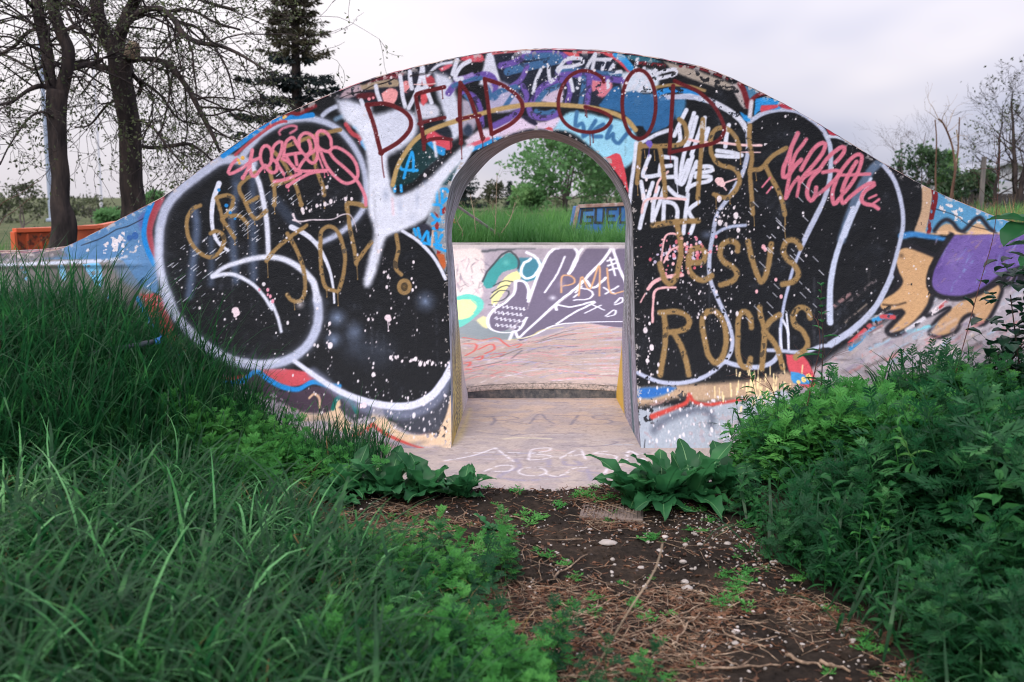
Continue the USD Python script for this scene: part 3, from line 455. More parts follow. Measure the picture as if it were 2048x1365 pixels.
W.poly(P8((530, 380), (600, 368), (705, 400), (705, 445), (560, 462), (520, 500)), (40, 138, 206), soft=3); W.poly(P8((570, 425), (690, 420), (680, 440), (600, 462), (558, 472)), (200, 70, 84), soft=3); W.poly(P8((700, 400), (820, 455), (700, 440)), (170, 58, 76), soft=3)
W.stroke(P8((500, 400), (490, 500)), 9, (206, 200, 210), soft=4); W.poly(P8((1020, 580), (1110, 630), (1050, 632)), (170, 52, 70), soft=2)
# white letters on the right
for q in (((550, 150), (500, 250), (430, 400)), ((480, 330), (490, 440), (470, 470)), ((625, 180), (590, 290), (560, 400), (540, 520), (505, 680), (490, 810)), ((650, 220), (600, 400), (560, 500)), ((730, 225), (690, 330), (640, 470), (600, 580)), ((722, 240), (722, 400), (700, 540)), ((765, 330), (725, 470)), ((190, 600), (150, 700), (125, 785), (165, 800), (300, 780)), ((300, 680), (290, 760), (330, 800), (430, 800)), ((320, 605), (430, 615)), ((320, 700), (400, 692)), ((450, 625), (448, 780), (470, 860), (520, 760), (570, 640)), ((610, 600), (560, 760), (510, 870), (460, 850)), ((650, 655), (600, 780), (560, 935)), ((650, 705), (780, 700), (795, 740), (640, 765)), ((640, 800), (780, 800), (770, 840), (640, 870), (560, 910)), ((850, 545), (1000, 565), (1090, 590)), ((840, 592), (960, 602), (1060, 605)), ((965, 295), (942, 400), (930, 505)), ((108, 850), (128, 960), (150, 1070)), ((222, 860), (175, 1000), (130, 1150), (95, 1300)), ((275, 905), (232, 1050), (218, 1230)), ((335, 905), (285, 1060), (230, 1210)), ((332, 1050), (325, 1235)), ((330, 1040), (420, 1060), (462, 1120), (460, 1210)), ((565, 970), (545, 1150), (520, 1350)), ((670, 1045), (575, 1130), (622, 1240), (590, 1350)), ((370, 905), (450, 980), (545, 1015))):
    W.stroke(P5(*q), 8, (214, 217, 233), soft=2, halo=2)
W.drips(P5((458, 870), (560, 930)), 14, 2.2, WHITE)
pw = (232, 192, 194)
for q, w in ((((550, 430), (680, 458), (900, 470), (1100, 490), (1280, 495)), 5), (((1080, 560), (1270, 562)), 2.5), (((115, 1150), (140, 1045), (220, 1012), (380, 1010), (540, 1020)), 5), (((370, 750), (280, 840), (250, 950)), 5), (((920, 860), (1040, 820)), 3.5), (((900, 880), (940, 930)), 3)): W.stroke(P5(*q), w, pw, rough=.4)
W.dots(P5((880, 850), (900, 870), (860, 835)), (8, 6, 6), pw)
# pink splash
for i in range(150):
    x, y = r_.normal(330, 120), r_.normal(330, 75); W.dots(P6((x, y)), r_.uniform(.6, 3.6), [(222, 140, 158), (236, 180, 184), (204, 96, 112), (200, 186, 214)][i % 4], stretch=r_.uniform(.6, 1.4))
for q, w in ((((160, 390), (185, 220), (230, 180), (290, 190)), 4), (((180, 400), (230, 310), (300, 275)), 4), (((60, 600), (110, 545), (200, 510), (320, 495)), 7), (((95, 850), (100, 700), (115, 615), (180, 590), (270, 590)), 5), (((5, 700), (40, 635)), 3)): W.stroke(P6(*q), w, (232, 176, 180), rough=.5)
W.dots(P6((935, 280), (950, 300), (885, 620), (1070, 660), (1030, 530)), (4, 3.5, 3, 3.5, 3), (228, 170, 178), stretch=1.3)
# --- golden letters
G = GOLD
for Zf, w, qs in ((Z4, 7.6, (((375, 655), (325, 680), (290, 750), (300, 850), (350, 930), (420, 975), (480, 960), (520, 890), (512, 835), (470, 815), (435, 830)), ((480, 605), (540, 592), (578, 612), (562, 680), (510, 742)), ((475, 612), (500, 690), (515, 755)), ((510, 745), (550, 800), (585, 855)), ((555, 722), (620, 722), (665, 768)), ((720, 450), (650, 498), (615, 545), (640, 610), (710, 735), (785, 690)), ((658, 645), (732, 605)), ((785, 1000), (830, 940), (920, 860), (1035, 780)), ((915, 830), (980, 950), (1020, 1080), (1020, 1200), (990, 1250), (940, 1242), (912, 1210)), ((1120, 900), (1125, 820), (1170, 785), (1220, 810), (1252, 880), (1272, 980), (1262, 1080), (1232, 1182), (1200, 1182), (1150, 1160), (1125, 1060), (1118, 900)), ((1285, 650), (1300, 780), (1330, 930), (1342, 1020)), ((1288, 642), (1330, 645), (1385, 662)), ((1340, 1012), (1400, 930), (1435, 885)), ((1590, 840), (1602, 930), (1585, 1010), (1592, 1055), (1622, 1085)))),
                  (P1, 7.6, (((680, 720), (700, 850), (735, 960), (748, 1100), (742, 1235)), ((740, 510), (860, 640), (940, 780), (1040, 980), (1112, 1225)), ((720, 960), (870, 920), (1000, 855)), ((910, 430), (1080, 362), (1250, 300), (1450, 242), (1640, 205)), ((1212, 320), (1270, 520), (1305, 700), (1365, 880), (1412, 1000), (1422, 1100)), ((1730, 1290), (1740, 1210), (1880, 1215), (1990, 1250)))),
                  (P5, 8.8, (((100, 480), (90, 600), (80, 720), (68, 860)), ((100, 500), (180, 500), (300, 500), (460, 490), (525, 460), (552, 380), (530, 285), (480, 240)), ((290, 520), (312, 650), (330, 800), (345, 985)), ((710, 240), (705, 400), (690, 600), (672, 850), (660, 1010)), ((1070, 530), (1040, 430), (980, 352), (900, 322), (830, 342), (790, 420), (790, 550), (830, 642), (900, 690), (990, 712), (1050, 760), (1070, 842), (1040, 920), (970, 990), (900, 1002), (820, 972)), ((1170, 300), (1165, 450), (1190, 620), (1170, 750), (1180, 900), (1190, 1050), (1197, 1160)))),
                  (P8, 9, (((490, 875), (560, 870), (610, 820), (660, 770), (745, 722)), ((600, 850), (632, 920), (682, 1010), (716, 1100), (735, 1190)))),
                  (P6, 10.5, (((100, 118), (250, 95), (440, 85)), ((275, 90), (300, 200), (310, 330), (292, 430), (270, 520), (222, 562), (180, 520), (150, 410)), ((385, 400), (440, 400), (485, 385), (490, 320), (450, 287), (390, 310), (365, 390), (380, 470), (430, 522), (490, 535), (545, 500)), ((740, 310), (738, 262), (680, 236), (622, 270), (607, 340), (642, 400), (710, 440), (735, 490), (700, 540), (612, 570)), ((820, 240), (850, 380), (900, 520), (930, 540), (970, 440), (995, 260)), ((1218, 290), (1180, 236), (1112, 240), (1087, 310), (1112, 370), (1170, 420), (1200, 490), (1160, 545), (1080, 565)), ((180, 780), (192, 900), (190, 1020), (170, 1150), (152, 1250)), ((150, 780), (270, 772), (350, 802), (375, 860), (330, 910), (220, 930)), ((250, 930), (310, 1030), (350, 1150), (370, 1250)), ((510, 772), (472, 830), (477, 920), (500, 1030), (522, 1110), (572, 1160), (622, 1120), (650, 1030), (650, 930), (622, 830), (570, 772), (510, 772)), ((845, 890), (830, 802), (780, 772), (747, 830), (742, 950), (742, 1080), (770, 1180), (820, 1192), (838, 1130)), ((905, 740), (920, 830), (945, 920), (935, 1080), (925, 1205)), ((1055, 795), (982, 850), (940, 930)), ((950, 930), (1012, 1000), (1052, 1080), (1082, 1195)), ((1290, 820), (1270, 760), (1212, 740), (1162, 800), (1172, 870), (1232, 920), (1270, 990), (1260, 1050), (1180, 1120))))):
    for q in qs: W.stroke(Zf(*q), w, G, soft=2.4, halo=4 if Zf is P6 else 2, rough=.34, chips=.02)
W.fog(Z4((1640, 1160))[0], 20, (120, 92, 50), .8); W.stroke([(Z4((1640 + 34 * math.cos(t), 1160 + 40 * math.sin(t))))[0] for t in np.linspace(0, 6.3, 14)], 8, G)
for q in (P1((740, 1240), (1112, 1225), (1420, 1180)), Z4((515, 770), (585, 860), (665, 770), (708, 735), (790, 1010), (1155, 1165), (1225, 1185), (955, 1250), (1345, 1025)), P5((70, 860), (660, 1010), (850, 960), (835, 980), (970, 1000), (1072, 520), (140, 540), (235, 545)), P8((515, 1180), (530, 900), (735, 1200))): W.drips(q, 22, 1.8, G)
W.dots(P1((745, 1225), (1112, 1230)), (4.5, 5), G); W.stroke(P8((735, 1195), (733, 1280), (738, 1350)), 1.8, G)
# the thin golden arc over the arch
W.stroke(Z2((250, 850), (272, 760), (312, 680), (370, 600), (430, 550), (520, 508), (640, 470), (760, 435), (900, 400), (1050, 380), (1200, 380), (1400, 396), (1540, 430), (1622, 470), (1672, 528)), 8.5, (178, 148, 98), soft=2.5, halo=2)
# --- pink tags
for q in (((230, 610), (160, 680), (112, 790), (160, 800), (300, 730), (420, 642), (540, 590)), ((440, 480), (420, 620), (372, 760), (310, 862)), ((440, 500), (410, 640), (420, 790), (470, 840), (560, 742), (620, 690)), [(630 + 78 * math.cos(t), 565 + 145 * math.sin(t)) for t in np.linspace(0, 6.3, 14)], ((720, 500), (720, 460), (760, 400), (820, 366), (852, 400), (830, 520), (770, 640)), ((700, 600), (760, 640), (800, 700), (872, 812)), ((620, 720), (700, 788), (770, 770), (782, 660)), ((870, 560), (890, 400), (940, 332), (1000, 312), (1050, 400), (1120, 510), (1172, 550), (1232, 500), (1232, 400), (1210, 350)), ((1080, 420), (1080, 330), (1130, 262), (1200, 252), (1272, 300), (1310, 400), (1300, 480), (1222, 540), (1130, 642), (1070, 742)), ((870, 560), (960, 540), (1100, 520)), ((850, 600), (940, 650), (1030, 740), (1100, 780)), ((900, 560), (960, 662), (1020, 742)), ((1030, 560), (1050, 680)), ((1172, 560), (1202, 622), (1270, 662), (1322, 600), (1332, 480), (1330, 330), (1322, 262), (1372, 217), (1450, 242), (1512, 330), (1520, 420)), ((1330, 430), (1400, 482), (1490, 502), (1532, 452), (1620, 452), (1750, 532), (1842, 642), (1880, 760), (1872, 860), (1800, 922), (1700, 932), (1582, 852), (1470, 722), (1402, 582), (1372, 482)), ((1490, 502), (1560, 602), (1700, 722), (1832, 852), (1922, 982), (1982, 1122), (1990, 1232)), ((1040, 762), (1200, 772), (1450, 760)), ((740, 912), (900, 880), (1100, 802)), ((920, 972), (1050, 892), (1250, 792), (1450, 766))):
    W.stroke(P1(*q), 6.4, PINK, soft=1.8, halo=2)
W.stroke(P1((1340, 560), (1372, 642), (1402, 722)), 4, PINK); W.stroke(P1((820, 270), (805, 240), (850, 190), (960, 150), (1040, 160), (1040, 200), (960, 250)), 5, (196, 110, 132), soft=3)
W.drips(P1((600, 740), (870, 800), (1020, 760), (1420, 780), (1470, 790), (930, 980)), 10, 2, PINK); W.dots(P1((310, 862), (925, 975)), 4.4, PINK)
W.dots(P1((250, 620), (310, 590), (265, 660)), (3.2, 4, 2.8), (222, 170, 84))
for q, w in ((((420, 130), (370, 240), (320, 352), (270, 500), (210, 642), (200, 782), (270, 772), (380, 622), (470, 532)), 8.5), (((320, 352), (300, 500), (300, 652), (290, 800), (252, 1000), (240, 1122), (300, 982), (362, 880), (430, 802)), 7), (((550, 222), (482, 320), (402, 420), (352, 540), (340, 642)), 7), (((470, 682), (560, 522), (650, 382), (750, 292), (832, 282), (820, 382), (732, 522), (622, 652), (522, 762), (470, 862)), 8), (((430, 802), (440, 900), (410, 1082)), 6), (((470, 832), (600, 742), (742, 682)), 7), (((740, 692), (650, 782), (592, 880), (562, 1050), (622, 1152), (682, 1082), (700, 952)), 8), (((740, 692), (852, 532), (960, 422), (1080, 342), (1132, 352), (1112, 432), (1042, 522), (990, 572)), 8), (((690, 1082), (800, 1002), (932, 880), (1052, 752), (1002, 692), (800, 722)), 7), (((1062, 722), (1002, 852), (952, 1002), (950, 1132), (982, 1202), (1052, 1122)), 8), (((1062, 722), (1122, 642), (1222, 522), (1322, 452), (1392, 472), (1382, 582), (1322, 742), (1242, 882), (1152, 1002), (1082, 1082), (1112, 1192), (1202, 1102), (1352, 982), (1482, 902), (1572, 882), (1572, 922), (1472, 982), (1402, 1062), (1392, 1152), (1452, 1202), (1562, 1222), (1642, 1272)), 7.5), (((1312, 562), (1222, 702), (1142, 862), (1092, 1002)), 8), (((1052, 762), (1202, 762), (1382, 752), (1512, 746)), 6), (((1500, 1116), (1612, 1066)), 4), (((1572, 1190), (1652, 1132)), 4.5)):
    W.stroke(P2(*q), w, ROSE, soft=2, halo=3)
for q in (((940, 642), (992, 580)), ((970, 682), (1002, 642))): W.stroke(Z8(*q), 4, ROSE)
# --- the dark red words across the arch
ob = OXBLOOD
for q, w in ((Z2((100, 385), (140, 500), (165, 600), (181, 662)), 8), (Z2((98, 380), (200, 374), (282, 400), (340, 442), (358, 490), (340, 540), (282, 600), (190, 655)), 8), (P3((1335, 415), (1180, 450), (1060, 480), (980, 510), (975, 560), (1010, 740), (1050, 960), (1070, 1110), (1075, 1210)), 7.5), (P3((1010, 885), (1120, 850), (1340, 805)), 6.5), (P3((1070, 1120), (1180, 1080), (1300, 1070), (1425, 1085)), 6.5), (P3((1540, 360), (1530, 640), (1540, 900), (1550, 1130)), 7.5), (P3((1540, 360), (1650, 520), (1730, 740), (1790, 940), (1825, 1080)), 7.5), (P3((1510, 830), (1640, 800), (1790, 780)), 6.5), (Z2((788, 230), (810, 400), (828, 552)), 7.5), (Z2((788, 230), (880, 260), (962, 312), (1006, 370), (1002, 430), (942, 492), (830, 552)), 7.5),
             (P4((1165, 380), (1150, 340), (1050, 280), (930, 266), (820, 320), (745, 420), (705, 540), (705, 660), (745, 770), (830, 850), (950, 890), (1080, 890), (1190, 840), (1240, 745), (1130, 680), (1060, 660), (975, 635)), 6.5), ([(1276 + 33.5 * math.sin(t) + 2, 209 - 69 * math.cos(t)) for t in np.linspace(0, 6.3, 22)], 7), (Z8((352, -25), (346, 80), (338, 220), (326, 420)), 7.5), (P4((1890, 370), (2048, 440)) + Z8((530, 22), (622, 110), (682, 222), (682, 292), (622, 350), (482, 382), (332, 414)), 7)):
    W.stroke(q, w, ob, soft=1.4, halo=1.5, rough=.1)
W.dots(Z2((181, 662)) + P4((1160, 345)) + P3((1510, 830), (1830, 1060), (1550, 1130)), (5.5, 5, 5, 4.5, 4.5), ob)
W.stroke(Z2((185, 670), (190, 740), (200, 805)), 2, ob); W.drips(P3((1305, 430), (1410, 1100), (1550, 1140), (1820, 1090), (1948, 1010)) + P4((985, 650), (970, 650), (1050, 900), (1020, 890)) + Z8((330, 430)), 20, 2, ob)
W.poly(P5((150, 470), (185, 435), (222, 470), (205, 515), (185, 520)), (108, 88, 178)); W.stroke(P5((190, 510), (182, 600)), 1.6, (108, 88, 178))
# --- splashes, flecks and dots of white paint
for i in range(130):                                             # slanting flecks flicked over the black
    t = r_.random(); x, y = 300 + 270 * t + r_.normal(0, 26), 620 - 250 * t + r_.normal(0, 30); L = r_.uniform(2, 13)
    W.stroke([(x, y), (x + L, y - L * .8)], r_.uniform(.9, 2.2), (212, 214, 226), soft=.8, w1=.8)
for i in range(40):
    x, y = r_.uniform(1490, 1640), r_.uniform(360, 640); L = r_.uniform(3, 13); W.stroke([(x, y), (x + L, y + L)], 1.2, (208, 208, 220), soft=.8)
for (x0, x1, y0, y1), n, st in (((560, 890, 360, 830), 170, 1.5), ((340, 640, 400, 720), 260, 1.1), ((1275, 1480, 430, 830), 190, 1.7), ((1400, 1620, 230, 640), 240, 1.2), ((790, 930, 300, 380), 130, 1), ((1000, 1340, 105, 200), 300, 1), ((720, 900, 780, 880), 160, 1.5), ((1290, 1600, 780, 890), 320, 1.6), ((1620, 1860, 300, 640), 120, 1.2), ((690, 1000, 120, 300), 140, 1)):
    q = np.stack([r_.uniform(x0, x1, n), r_.uniform(y0, y1, n)], 1); W.dots(q, 0.35 + r_.exponential(0.5, n), (222, 214, 220), alpha=.95, stretch=st)
for p0, p1, n, w in (((640, 390), (676, 340), 26, 3), ((600, 420), (700, 395), 40, 4), ((760, 480), (790, 640), 26, 4), ((824, 480), (826, 700), 14, 2), ((1290, 620), (1300, 760), 24, 4), ((655, 640), (660, 760), 20, 4), ((740, 620), (745, 800), 20, 6), ((1350, 560), (1440, 640), 60, 22), ((1440, 420), (1500, 470), 70, 16), ((1280, 330), (1300, 420), 20, 6), ((780, 714), (900, 732), 60, 3)):
    t = r_.random(n)[:, None]; W.dots(np.array(p0) * (1 - t) + np.array(p1) * t + r_.normal(0, w, (n, 2)), 0.5 + r_.exponential(.75, n), (226, 214, 220), stretch=1.4)
for q, w in (((950, 745), (1000, 755), (1060, 745), (1130, 745), (1200, 740), (1250, 715), (1300, 712), (1330, 760), (1345, 820)), 3.4), (((950, 710), (965, 745), (1000, 770)), 5): W.stroke(Z4(*q), w, (224, 208, 216), w1=1.6, rough=.9)
W.dots(Z5((575, 185), (585, 200), (575, 215), (1492, 228), (1500, 238), (1330, 760), (1350, 755)), (7, 6, 4, 6, 5, 4, 5), (226, 206, 214)); W.drips(Z5((1492, 250), (1500, 250), (575, 215)), 13, 2, (226, 210, 218))
W.fog(Z5((965, 150))[0], 14, (220, 210, 214), .7); W.dots(Z5((770, 60), (785, 100), (800, 130), (720, 60), (770, 90)), (3, 2.6, 3, 2.4, 2), (222, 150, 170), stretch=1.4)
W.dots(Z4((535, 655), (560, 700), (590, 738), (490, 560)), (4, 3, 2.6, 3.4), (36, 130, 200))
# weather: runs of dirt and rubbed paint down the face, chipped edges round the doorway
for i in range(110):
    x, y = r_.uniform(330, 1830), r_.uniform(230, 700); L = r_.uniform(20, 120); W.stroke([(x, y), (x + r_.uniform(-3, 3), y + L)], r_.uniform(1.5, 7), [(92, 96, 108), (150, 150, 160), (40, 40, 46), (120, 110, 106)][i % 4], soft=6, alpha=r_.uniform(.08, .3), chips=.4, w1=1)
for i in range(70):
    x, y = r_.uniform(330, 1830), r_.uniform(240, 740); W.fog((x, y), (r_.uniform(6, 26), r_.uniform(4, 14)), [(120, 124, 138), (70, 74, 84)][i % 2], r_.uniform(.08, .25))
d_, _ = cKDTree(door_f).query(np.stack([W.A, W.B], -1)[:, (W.a > -.6) & (W.a < 1.0)].reshape(-1, 2), distance_upper_bound=.06); j_ = (W.a > -.6) & (W.a < 1.0); e_ = np.zeros(W.A.shape); e_[:, j_] = sstep(.045, .004, np.minimum(d_, .06)).reshape(W.A.shape[0], -1)
W.blend((slice(None), slice(None)), sstep(.60, .64, W.n2 * .7 + .3 * W.n3 + .10 * e_ - .06) * sstep(.1, .5, e_) * .85, (172, 164, 162))
# cracks, chips and grime along the crest and the foot
for q in (P3((0, 560), (120, 510), (300, 470)), P3((500, 380), (620, 345), (700, 300)), P3((900, 270), (1080, 235), (1220, 205)), ZA((650, 70), (800, 120), (900, 190), (1050, 230)), P8((1690, 970), (1790, 1020), (1880, 1080)), P8((800, 480), (900, 540), (1000, 620)), ((1290, 880), (1288, 900), (1283, 920)), Z5((1880, 990), (1890, 960), (1868, 1060))):
    W.stroke(q, 1.4, (24, 22, 26), rough=.8, soft=1)
gap = sstep(0.05, 0.0, crest_z(W.A) - W.B); W.blend((slice(None), slice(None)), gap * sstep(.56, .62, W.n2) * .8, (196, 186, 186))
W.blend((slice(None), slice(None)), sstep(.56, .74, W.n1) * sstep(.5, .62, W.n2) * .16, (120, 124, 136)); W.c *= (0.90 + 0.2 * W.n3[..., None] * 0.6 + 0.08 * W.n2[..., None])                # grain of the rendered concrete in the paint
pits = sstep(0.80, 0.86, W.n3) * sstep(.45, .6, W.n1); W.blend((slice(None), slice(None)), pits * .35, (60, 58, 62))
# ------------------------------------------------------------------ materials of the concrete
def painted(name, rough=0.5, bump=0.35, sc=1.0, spec=0.4):
    """Paint carried by the mesh over rough-cast concrete: only grain, gloss and relief are added here."""
    return mat(name, {'a': ('attribute', {'attribute': 'paint'}), 'g': ('geometry', {}),
        'n1': ('noise_texture', {'scale': 14 * sc, 'detail': 4, 'roughness': .6}), 'n2': ('noise_texture', {'scale': 130 * sc, 'detail': 4, 'roughness': .65}),
        'm': ('math', {'math_type': 'multiply_add', 'value2': .45}), 'b': ('bump', {'strength': bump, 'distance': .012}),
        'r': ('map_range', {'from_min': .3, 'from_max': .7, 'to_min': rough - .1, 'to_max': rough + .14}),
        'p': ('principled_bsdf', {'specular_ior_level': spec})},
        [('a.color', 'p.base_color'), ('g.position', 'n1.vector'), ('g.position', 'n2.vector'), ('n2.fac', 'm.value1'), ('n1.fac', 'm.value3'), ('m.value', 'b.height'),
         ('b.normal', 'p.normal'), ('n2.fac', 'r.value'), ('r.result', 'p.roughness')])
painted('painted_concrete', .58, .75, 1.0, .17); painted('painted_floor', .7, .22, 1.2, .2); painted('painted_bowl', .55, .2)
def noisy(name, cols, scale=6, rough=.8, bump=.3, dist=.01, detail=6, stretch=(1, 1, 1), spec=.3, coords='g.position', at=(.3, .7)):
    ramp = [(at[0] + (at[1] - at[0]) * i / max(1, len(cols) - 1), tuple(lin(c))) for i, c in enumerate(cols)]
    nodes = {'g': ('geometry', {}), 'tc': ('texture_coordinate', {}), 'map': ('mapping', {'scale': stretch}), 'n': ('noise_texture', {'scale': scale, 'detail': detail, 'roughness': .62}),
             'n2': ('noise_texture', {'scale': scale * 7, 'detail': 3}), 'ramp': ('rgb_ramp', {'ramp': ramp}), 'b': ('bump', {'strength': bump, 'distance': dist}),
             'ad': ('math', {'math_type': 'multiply_add', 'value2': .35}), 'p': ('principled_bsdf', {'roughness': rough, 'specular_ior_level': spec})}
    return mat(name, nodes, [(coords, 'map.vector'), ('map.vector', 'n.vector'), ('map.vector', 'n2.vector'), ('n2.fac', 'ad.value1'), ('n.fac', 'ad.value3'), ('n.fac', 'ramp.fac'),
                             ('ramp.color', 'p.base_color'), ('ad.value', 'b.height'), ('b.normal', 'p.normal')])
noisy('bare_concrete', [(92, 88, 88), (128, 122, 120), (150, 145, 143)], 5)
noisy('rear_paint', [(60, 70, 92), (150, 140, 150), (112, 60, 66), (96, 130, 160), (188, 180, 184)], 3.2, stretch=(1, 1, 1.6))
noisy('crest_paint', [(28, 28, 36), (92, 36, 44), (160, 140, 130), (44, 52, 70), (150, 78, 86), (178, 172, 178)], 4.5, rough=.7)
noisy('asphalt_edge', [(64, 66, 70), (88, 89, 93), (106, 104, 104), (134, 126, 122)], 26, rough=.95, bump=.6)
noisy('slab_speckle', [(96, 90, 88), (150, 138, 130), (180, 160, 150), (196, 178, 168)], 60, rough=.95, bump=.4, detail=3)
# ------------------------------------------------------------------ wall meshes
def snapped_face(A, B, y_of, edge_curves, inside, flip=False):
    ins = inside(A, B); nr, nc = A.shape
    cell = lambda m: m[:-1, :-1].astype(int) + m[1:, :-1] + m[:-1, 1:] + m[1:, 1:]
    keep = cell(ins) > 0
    need = np.zeros((nr, nc), bool)
    for di in (0, 1):
        for dj in (0, 1): need[di:nr - 1 + di, dj:nc - 1 + dj] |= keep
    out = need & ~ins
    A, B = A.copy(), B.copy(); e = np.vstack(edge_curves)
    _, k = cKDTree(e).query(np.stack([A[out], B[out]], -1)); A[out], B[out] = e[k, 0], e[k, 1]
    idx = -np.ones((nr, nc), int); idx[need] = np.arange(need.sum())
    v = np.stack([A, y_of(A, B), B], -1)[need]
    q = np.stack([idx[:-1, :-1], idx[:-1, 1:], idx[1:, 1:], idx[1:, :-1]], -1)[keep]
    f = np.vstack([q[:, [0, 1, 2]], q[:, [0, 2, 3]]])
    p = v[f]; area = np.linalg.norm(np.cross(p[:, 1] - p[:, 0], p[:, 2] - p[:, 0]), axis=1); f = f[area > 1e-9]
    return v, (f[:, ::-1] if flip else f), need
def dense(c, n): return np.stack([np.interp(np.linspace(0, 1, n), np.linspace(0, 1, len(c)), c[:, k]) for k in range(2)], 1)
xs = np.linspace(W.a[0], W.a[-1], 9000)
wall = thing('wave_wall', 'long concrete skate park wall rising in a wave over an arched doorway, covered in graffiti', 'graffiti wall')
bottom = np.stack([xs, np.full_like(xs, -.055)], 1)
v, f, need = snapped_face(W.A, W.B, y_front, [np.stack([xs, crest_z(xs)], 1), dense(door_f, 9000), bottom],
                          lambda A, B: (B < crest_z(A)) & ~inside_poly(door_f, A, B) & (B > -.054))
v[:, 1] += (meshkit.fbm(v * [2.2, 2.2, 2.2], 3, 4) - .5) * .012
obj('painted_front', (v, f), 'painted_concrete', wall, smooth=True, color=lin(np.clip(W.c[need], 0, 255)))
# ends running on past the picture, plain concrete
def end_sheet(x0, x1):
    X, Z = np.meshgrid(np.linspace(x0, x1, 50), np.linspace(0, 1, 60)); Z = -.055 + Z * (crest_z(X) + .055)
    return np.stack([X, y_front(X, Z), Z], -1).reshape(-1, 3), grid_faces(60, 50)
obj('bank', end_sheet(-6.5, W.a[0]), 'bare_concrete', wall, smooth=True); obj('bank', end_sheet(W.a[-1], 6.5), 'bare_concrete', wall, smooth=True)
# rear face, crest, and the reveal of the doorway
A, B = np.meshgrid(np.arange(-6.5, 6.5, .03), np.arange(-.3, 2.45, .03))
rv, rf, _ = snapped_face(A, B, y_back, [np.stack([np.linspace(-6.5, 6.5, 9000), crest_z(np.linspace(-6.5, 6.5, 9000))], 1), dense(door_b, 6000), np.stack([np.linspace(-6.5, 6.5, 9000), np.full(9000, -.28)], 1)],
                      lambda A, B: (B < crest_z(A)) & ~inside_poly(door_b, A, B) & (B > -.275), flip=True)
obj('rear_face', (rv, rf), 'rear_paint', wall, smooth=True)
X = np.linspace(-6.5, 6.5, 1300); Zc = crest_z(X); yf, yb = y_front(X, Zc), y_back(X, Zc); rows = []
for t in np.linspace(0, 1, 9):
    rows.append(np.stack([X, yf + (yb - yf) * (0.5 - 0.5 * math.cos(math.pi * t)), Zc - .001 + .022 * math.sin(math.pi * t) + (.012 * (meshkit.noise(np.stack([X * 5, X * 0 + t * 3, X * 0], 1), 3) - .5) + .008 * (meshkit.noise(np.stack([X * 34, X * 0 + t * 6, X * 0], 1), 8) - .5)) * math.sin(math.pi * t)], 1))
obj('crest', (np.vstack(rows), grid_faces(9, 1300)), 'crest_paint', wall, smooth=True)
n, m = 900, 64
F, K = dense(door_f, n), dense(door_b, n); PF = np.stack([F[:, 0], y_front(F[:, 0], F[:, 1]), F[:, 1]], 1); PB = np.stack([K[:, 0], y_back(K[:, 0], K[:, 1]), K[:, 1]], 1)
t = np.linspace(0, 1, m)[:, None, None]; J = PF[None] * (1 - t) + PB[None] * t
arc = np.linspace(0, 1, n)[None].repeat(m, 0); dep = np.linspace(0, 1, m)[:, None].repeat(n, 1)
real = np.linalg.norm(PB - PF, axis=1)[None] * dep                       # metres in from the front edge
g1 = meshkit.fbm(np.stack([arc * 9, real * 26, 0 * arc], -1), 4, 31); g2 = meshkit.fbm(np.stack([arc * 40, real * 60, 0 * arc + 2], -1), 3, 37); g3 = meshkit.fbm(np.stack([arc * 5, real * 6, 0 * arc + 7], -1), 2, 41)
ringed = 0.5 + 0.5 * np.sin((real * 46 + g1 * 16) * 2 * math.pi / 4)   # layers of paint worn through like the rings of wood
pal = np.array([(128, 132, 142), (178, 178, 196), (140, 148, 152), (204, 202, 216), (112, 106, 114), (160, 150, 146)], float)
ix = np.clip(g1 * 1.5 - .25, 0, .999) * 5; i0 = ix.astype(int); col = pal[i0] * (1 - (ix - i0))[..., None] + pal[i0 + 1] * (ix - i0)[..., None]
col = col * (0.72 + 0.4 * ringed[..., None]); col = col * (1 - .35 * sstep(.55, .65, g2)[..., None])
def wash(c, a, m_): global col; col = col * (1 - (m_ * a)[..., None]) + np.array(c, float) * (m_ * a)[..., None]
top = np.exp(-((arc - .5) / .11) ** 2); wash((142, 112, 100), .65, top); wash((98, 110, 112), .5, np.exp(-((arc - .37) / .04) ** 2))
lowL = sstep(.16, .08, arc + .02 * (g3 - .5)); yel = sstep(.1, .25, real) * sstep(1.6, .9, real + .25 * g3)
wash((196, 172, 92), .9, lowL * yel * (.35 + .65 * ringed)); wash((58, 54, 56), .75, lowL * yel * sstep(.75, .95, 1 - ringed)); wash((206, 190, 190), .7, sstep(.13, .05, arc) * sstep(.85, 1.15, real))
wash((184, 148, 66), .7, sstep(.06, .0, arc) * sstep(.6, .2, real))
lowR = sstep(.84, .9, arc); wash((168, 158, 186), .5, lowR); wash((62, 96, 104), .85, sstep(.86, .9, arc) * np.exp(-((real - .35 - .1 * g3) / .09) ** 2)); wash((222, 180, 72), .92, sstep(.86, .93, arc) * sstep(.94, 1.08, real + .1 * (g1 - .5))); wash((40, 44, 52), .6, sstep(.05, .0, real) * sstep(.55, .6, arc))
wash((70, 130, 176), .7, sstep(.03, .012, real) * sstep(.2, .05, arc))
jv = J.reshape(-1, 3) + 0; jf = grid_faces(m, n)
obj('archway_reveal', (jv, jf), 'painted_concrete', wall, smooth=True, color=lin(np.clip(col, 0, 255)).reshape(-1, 3))
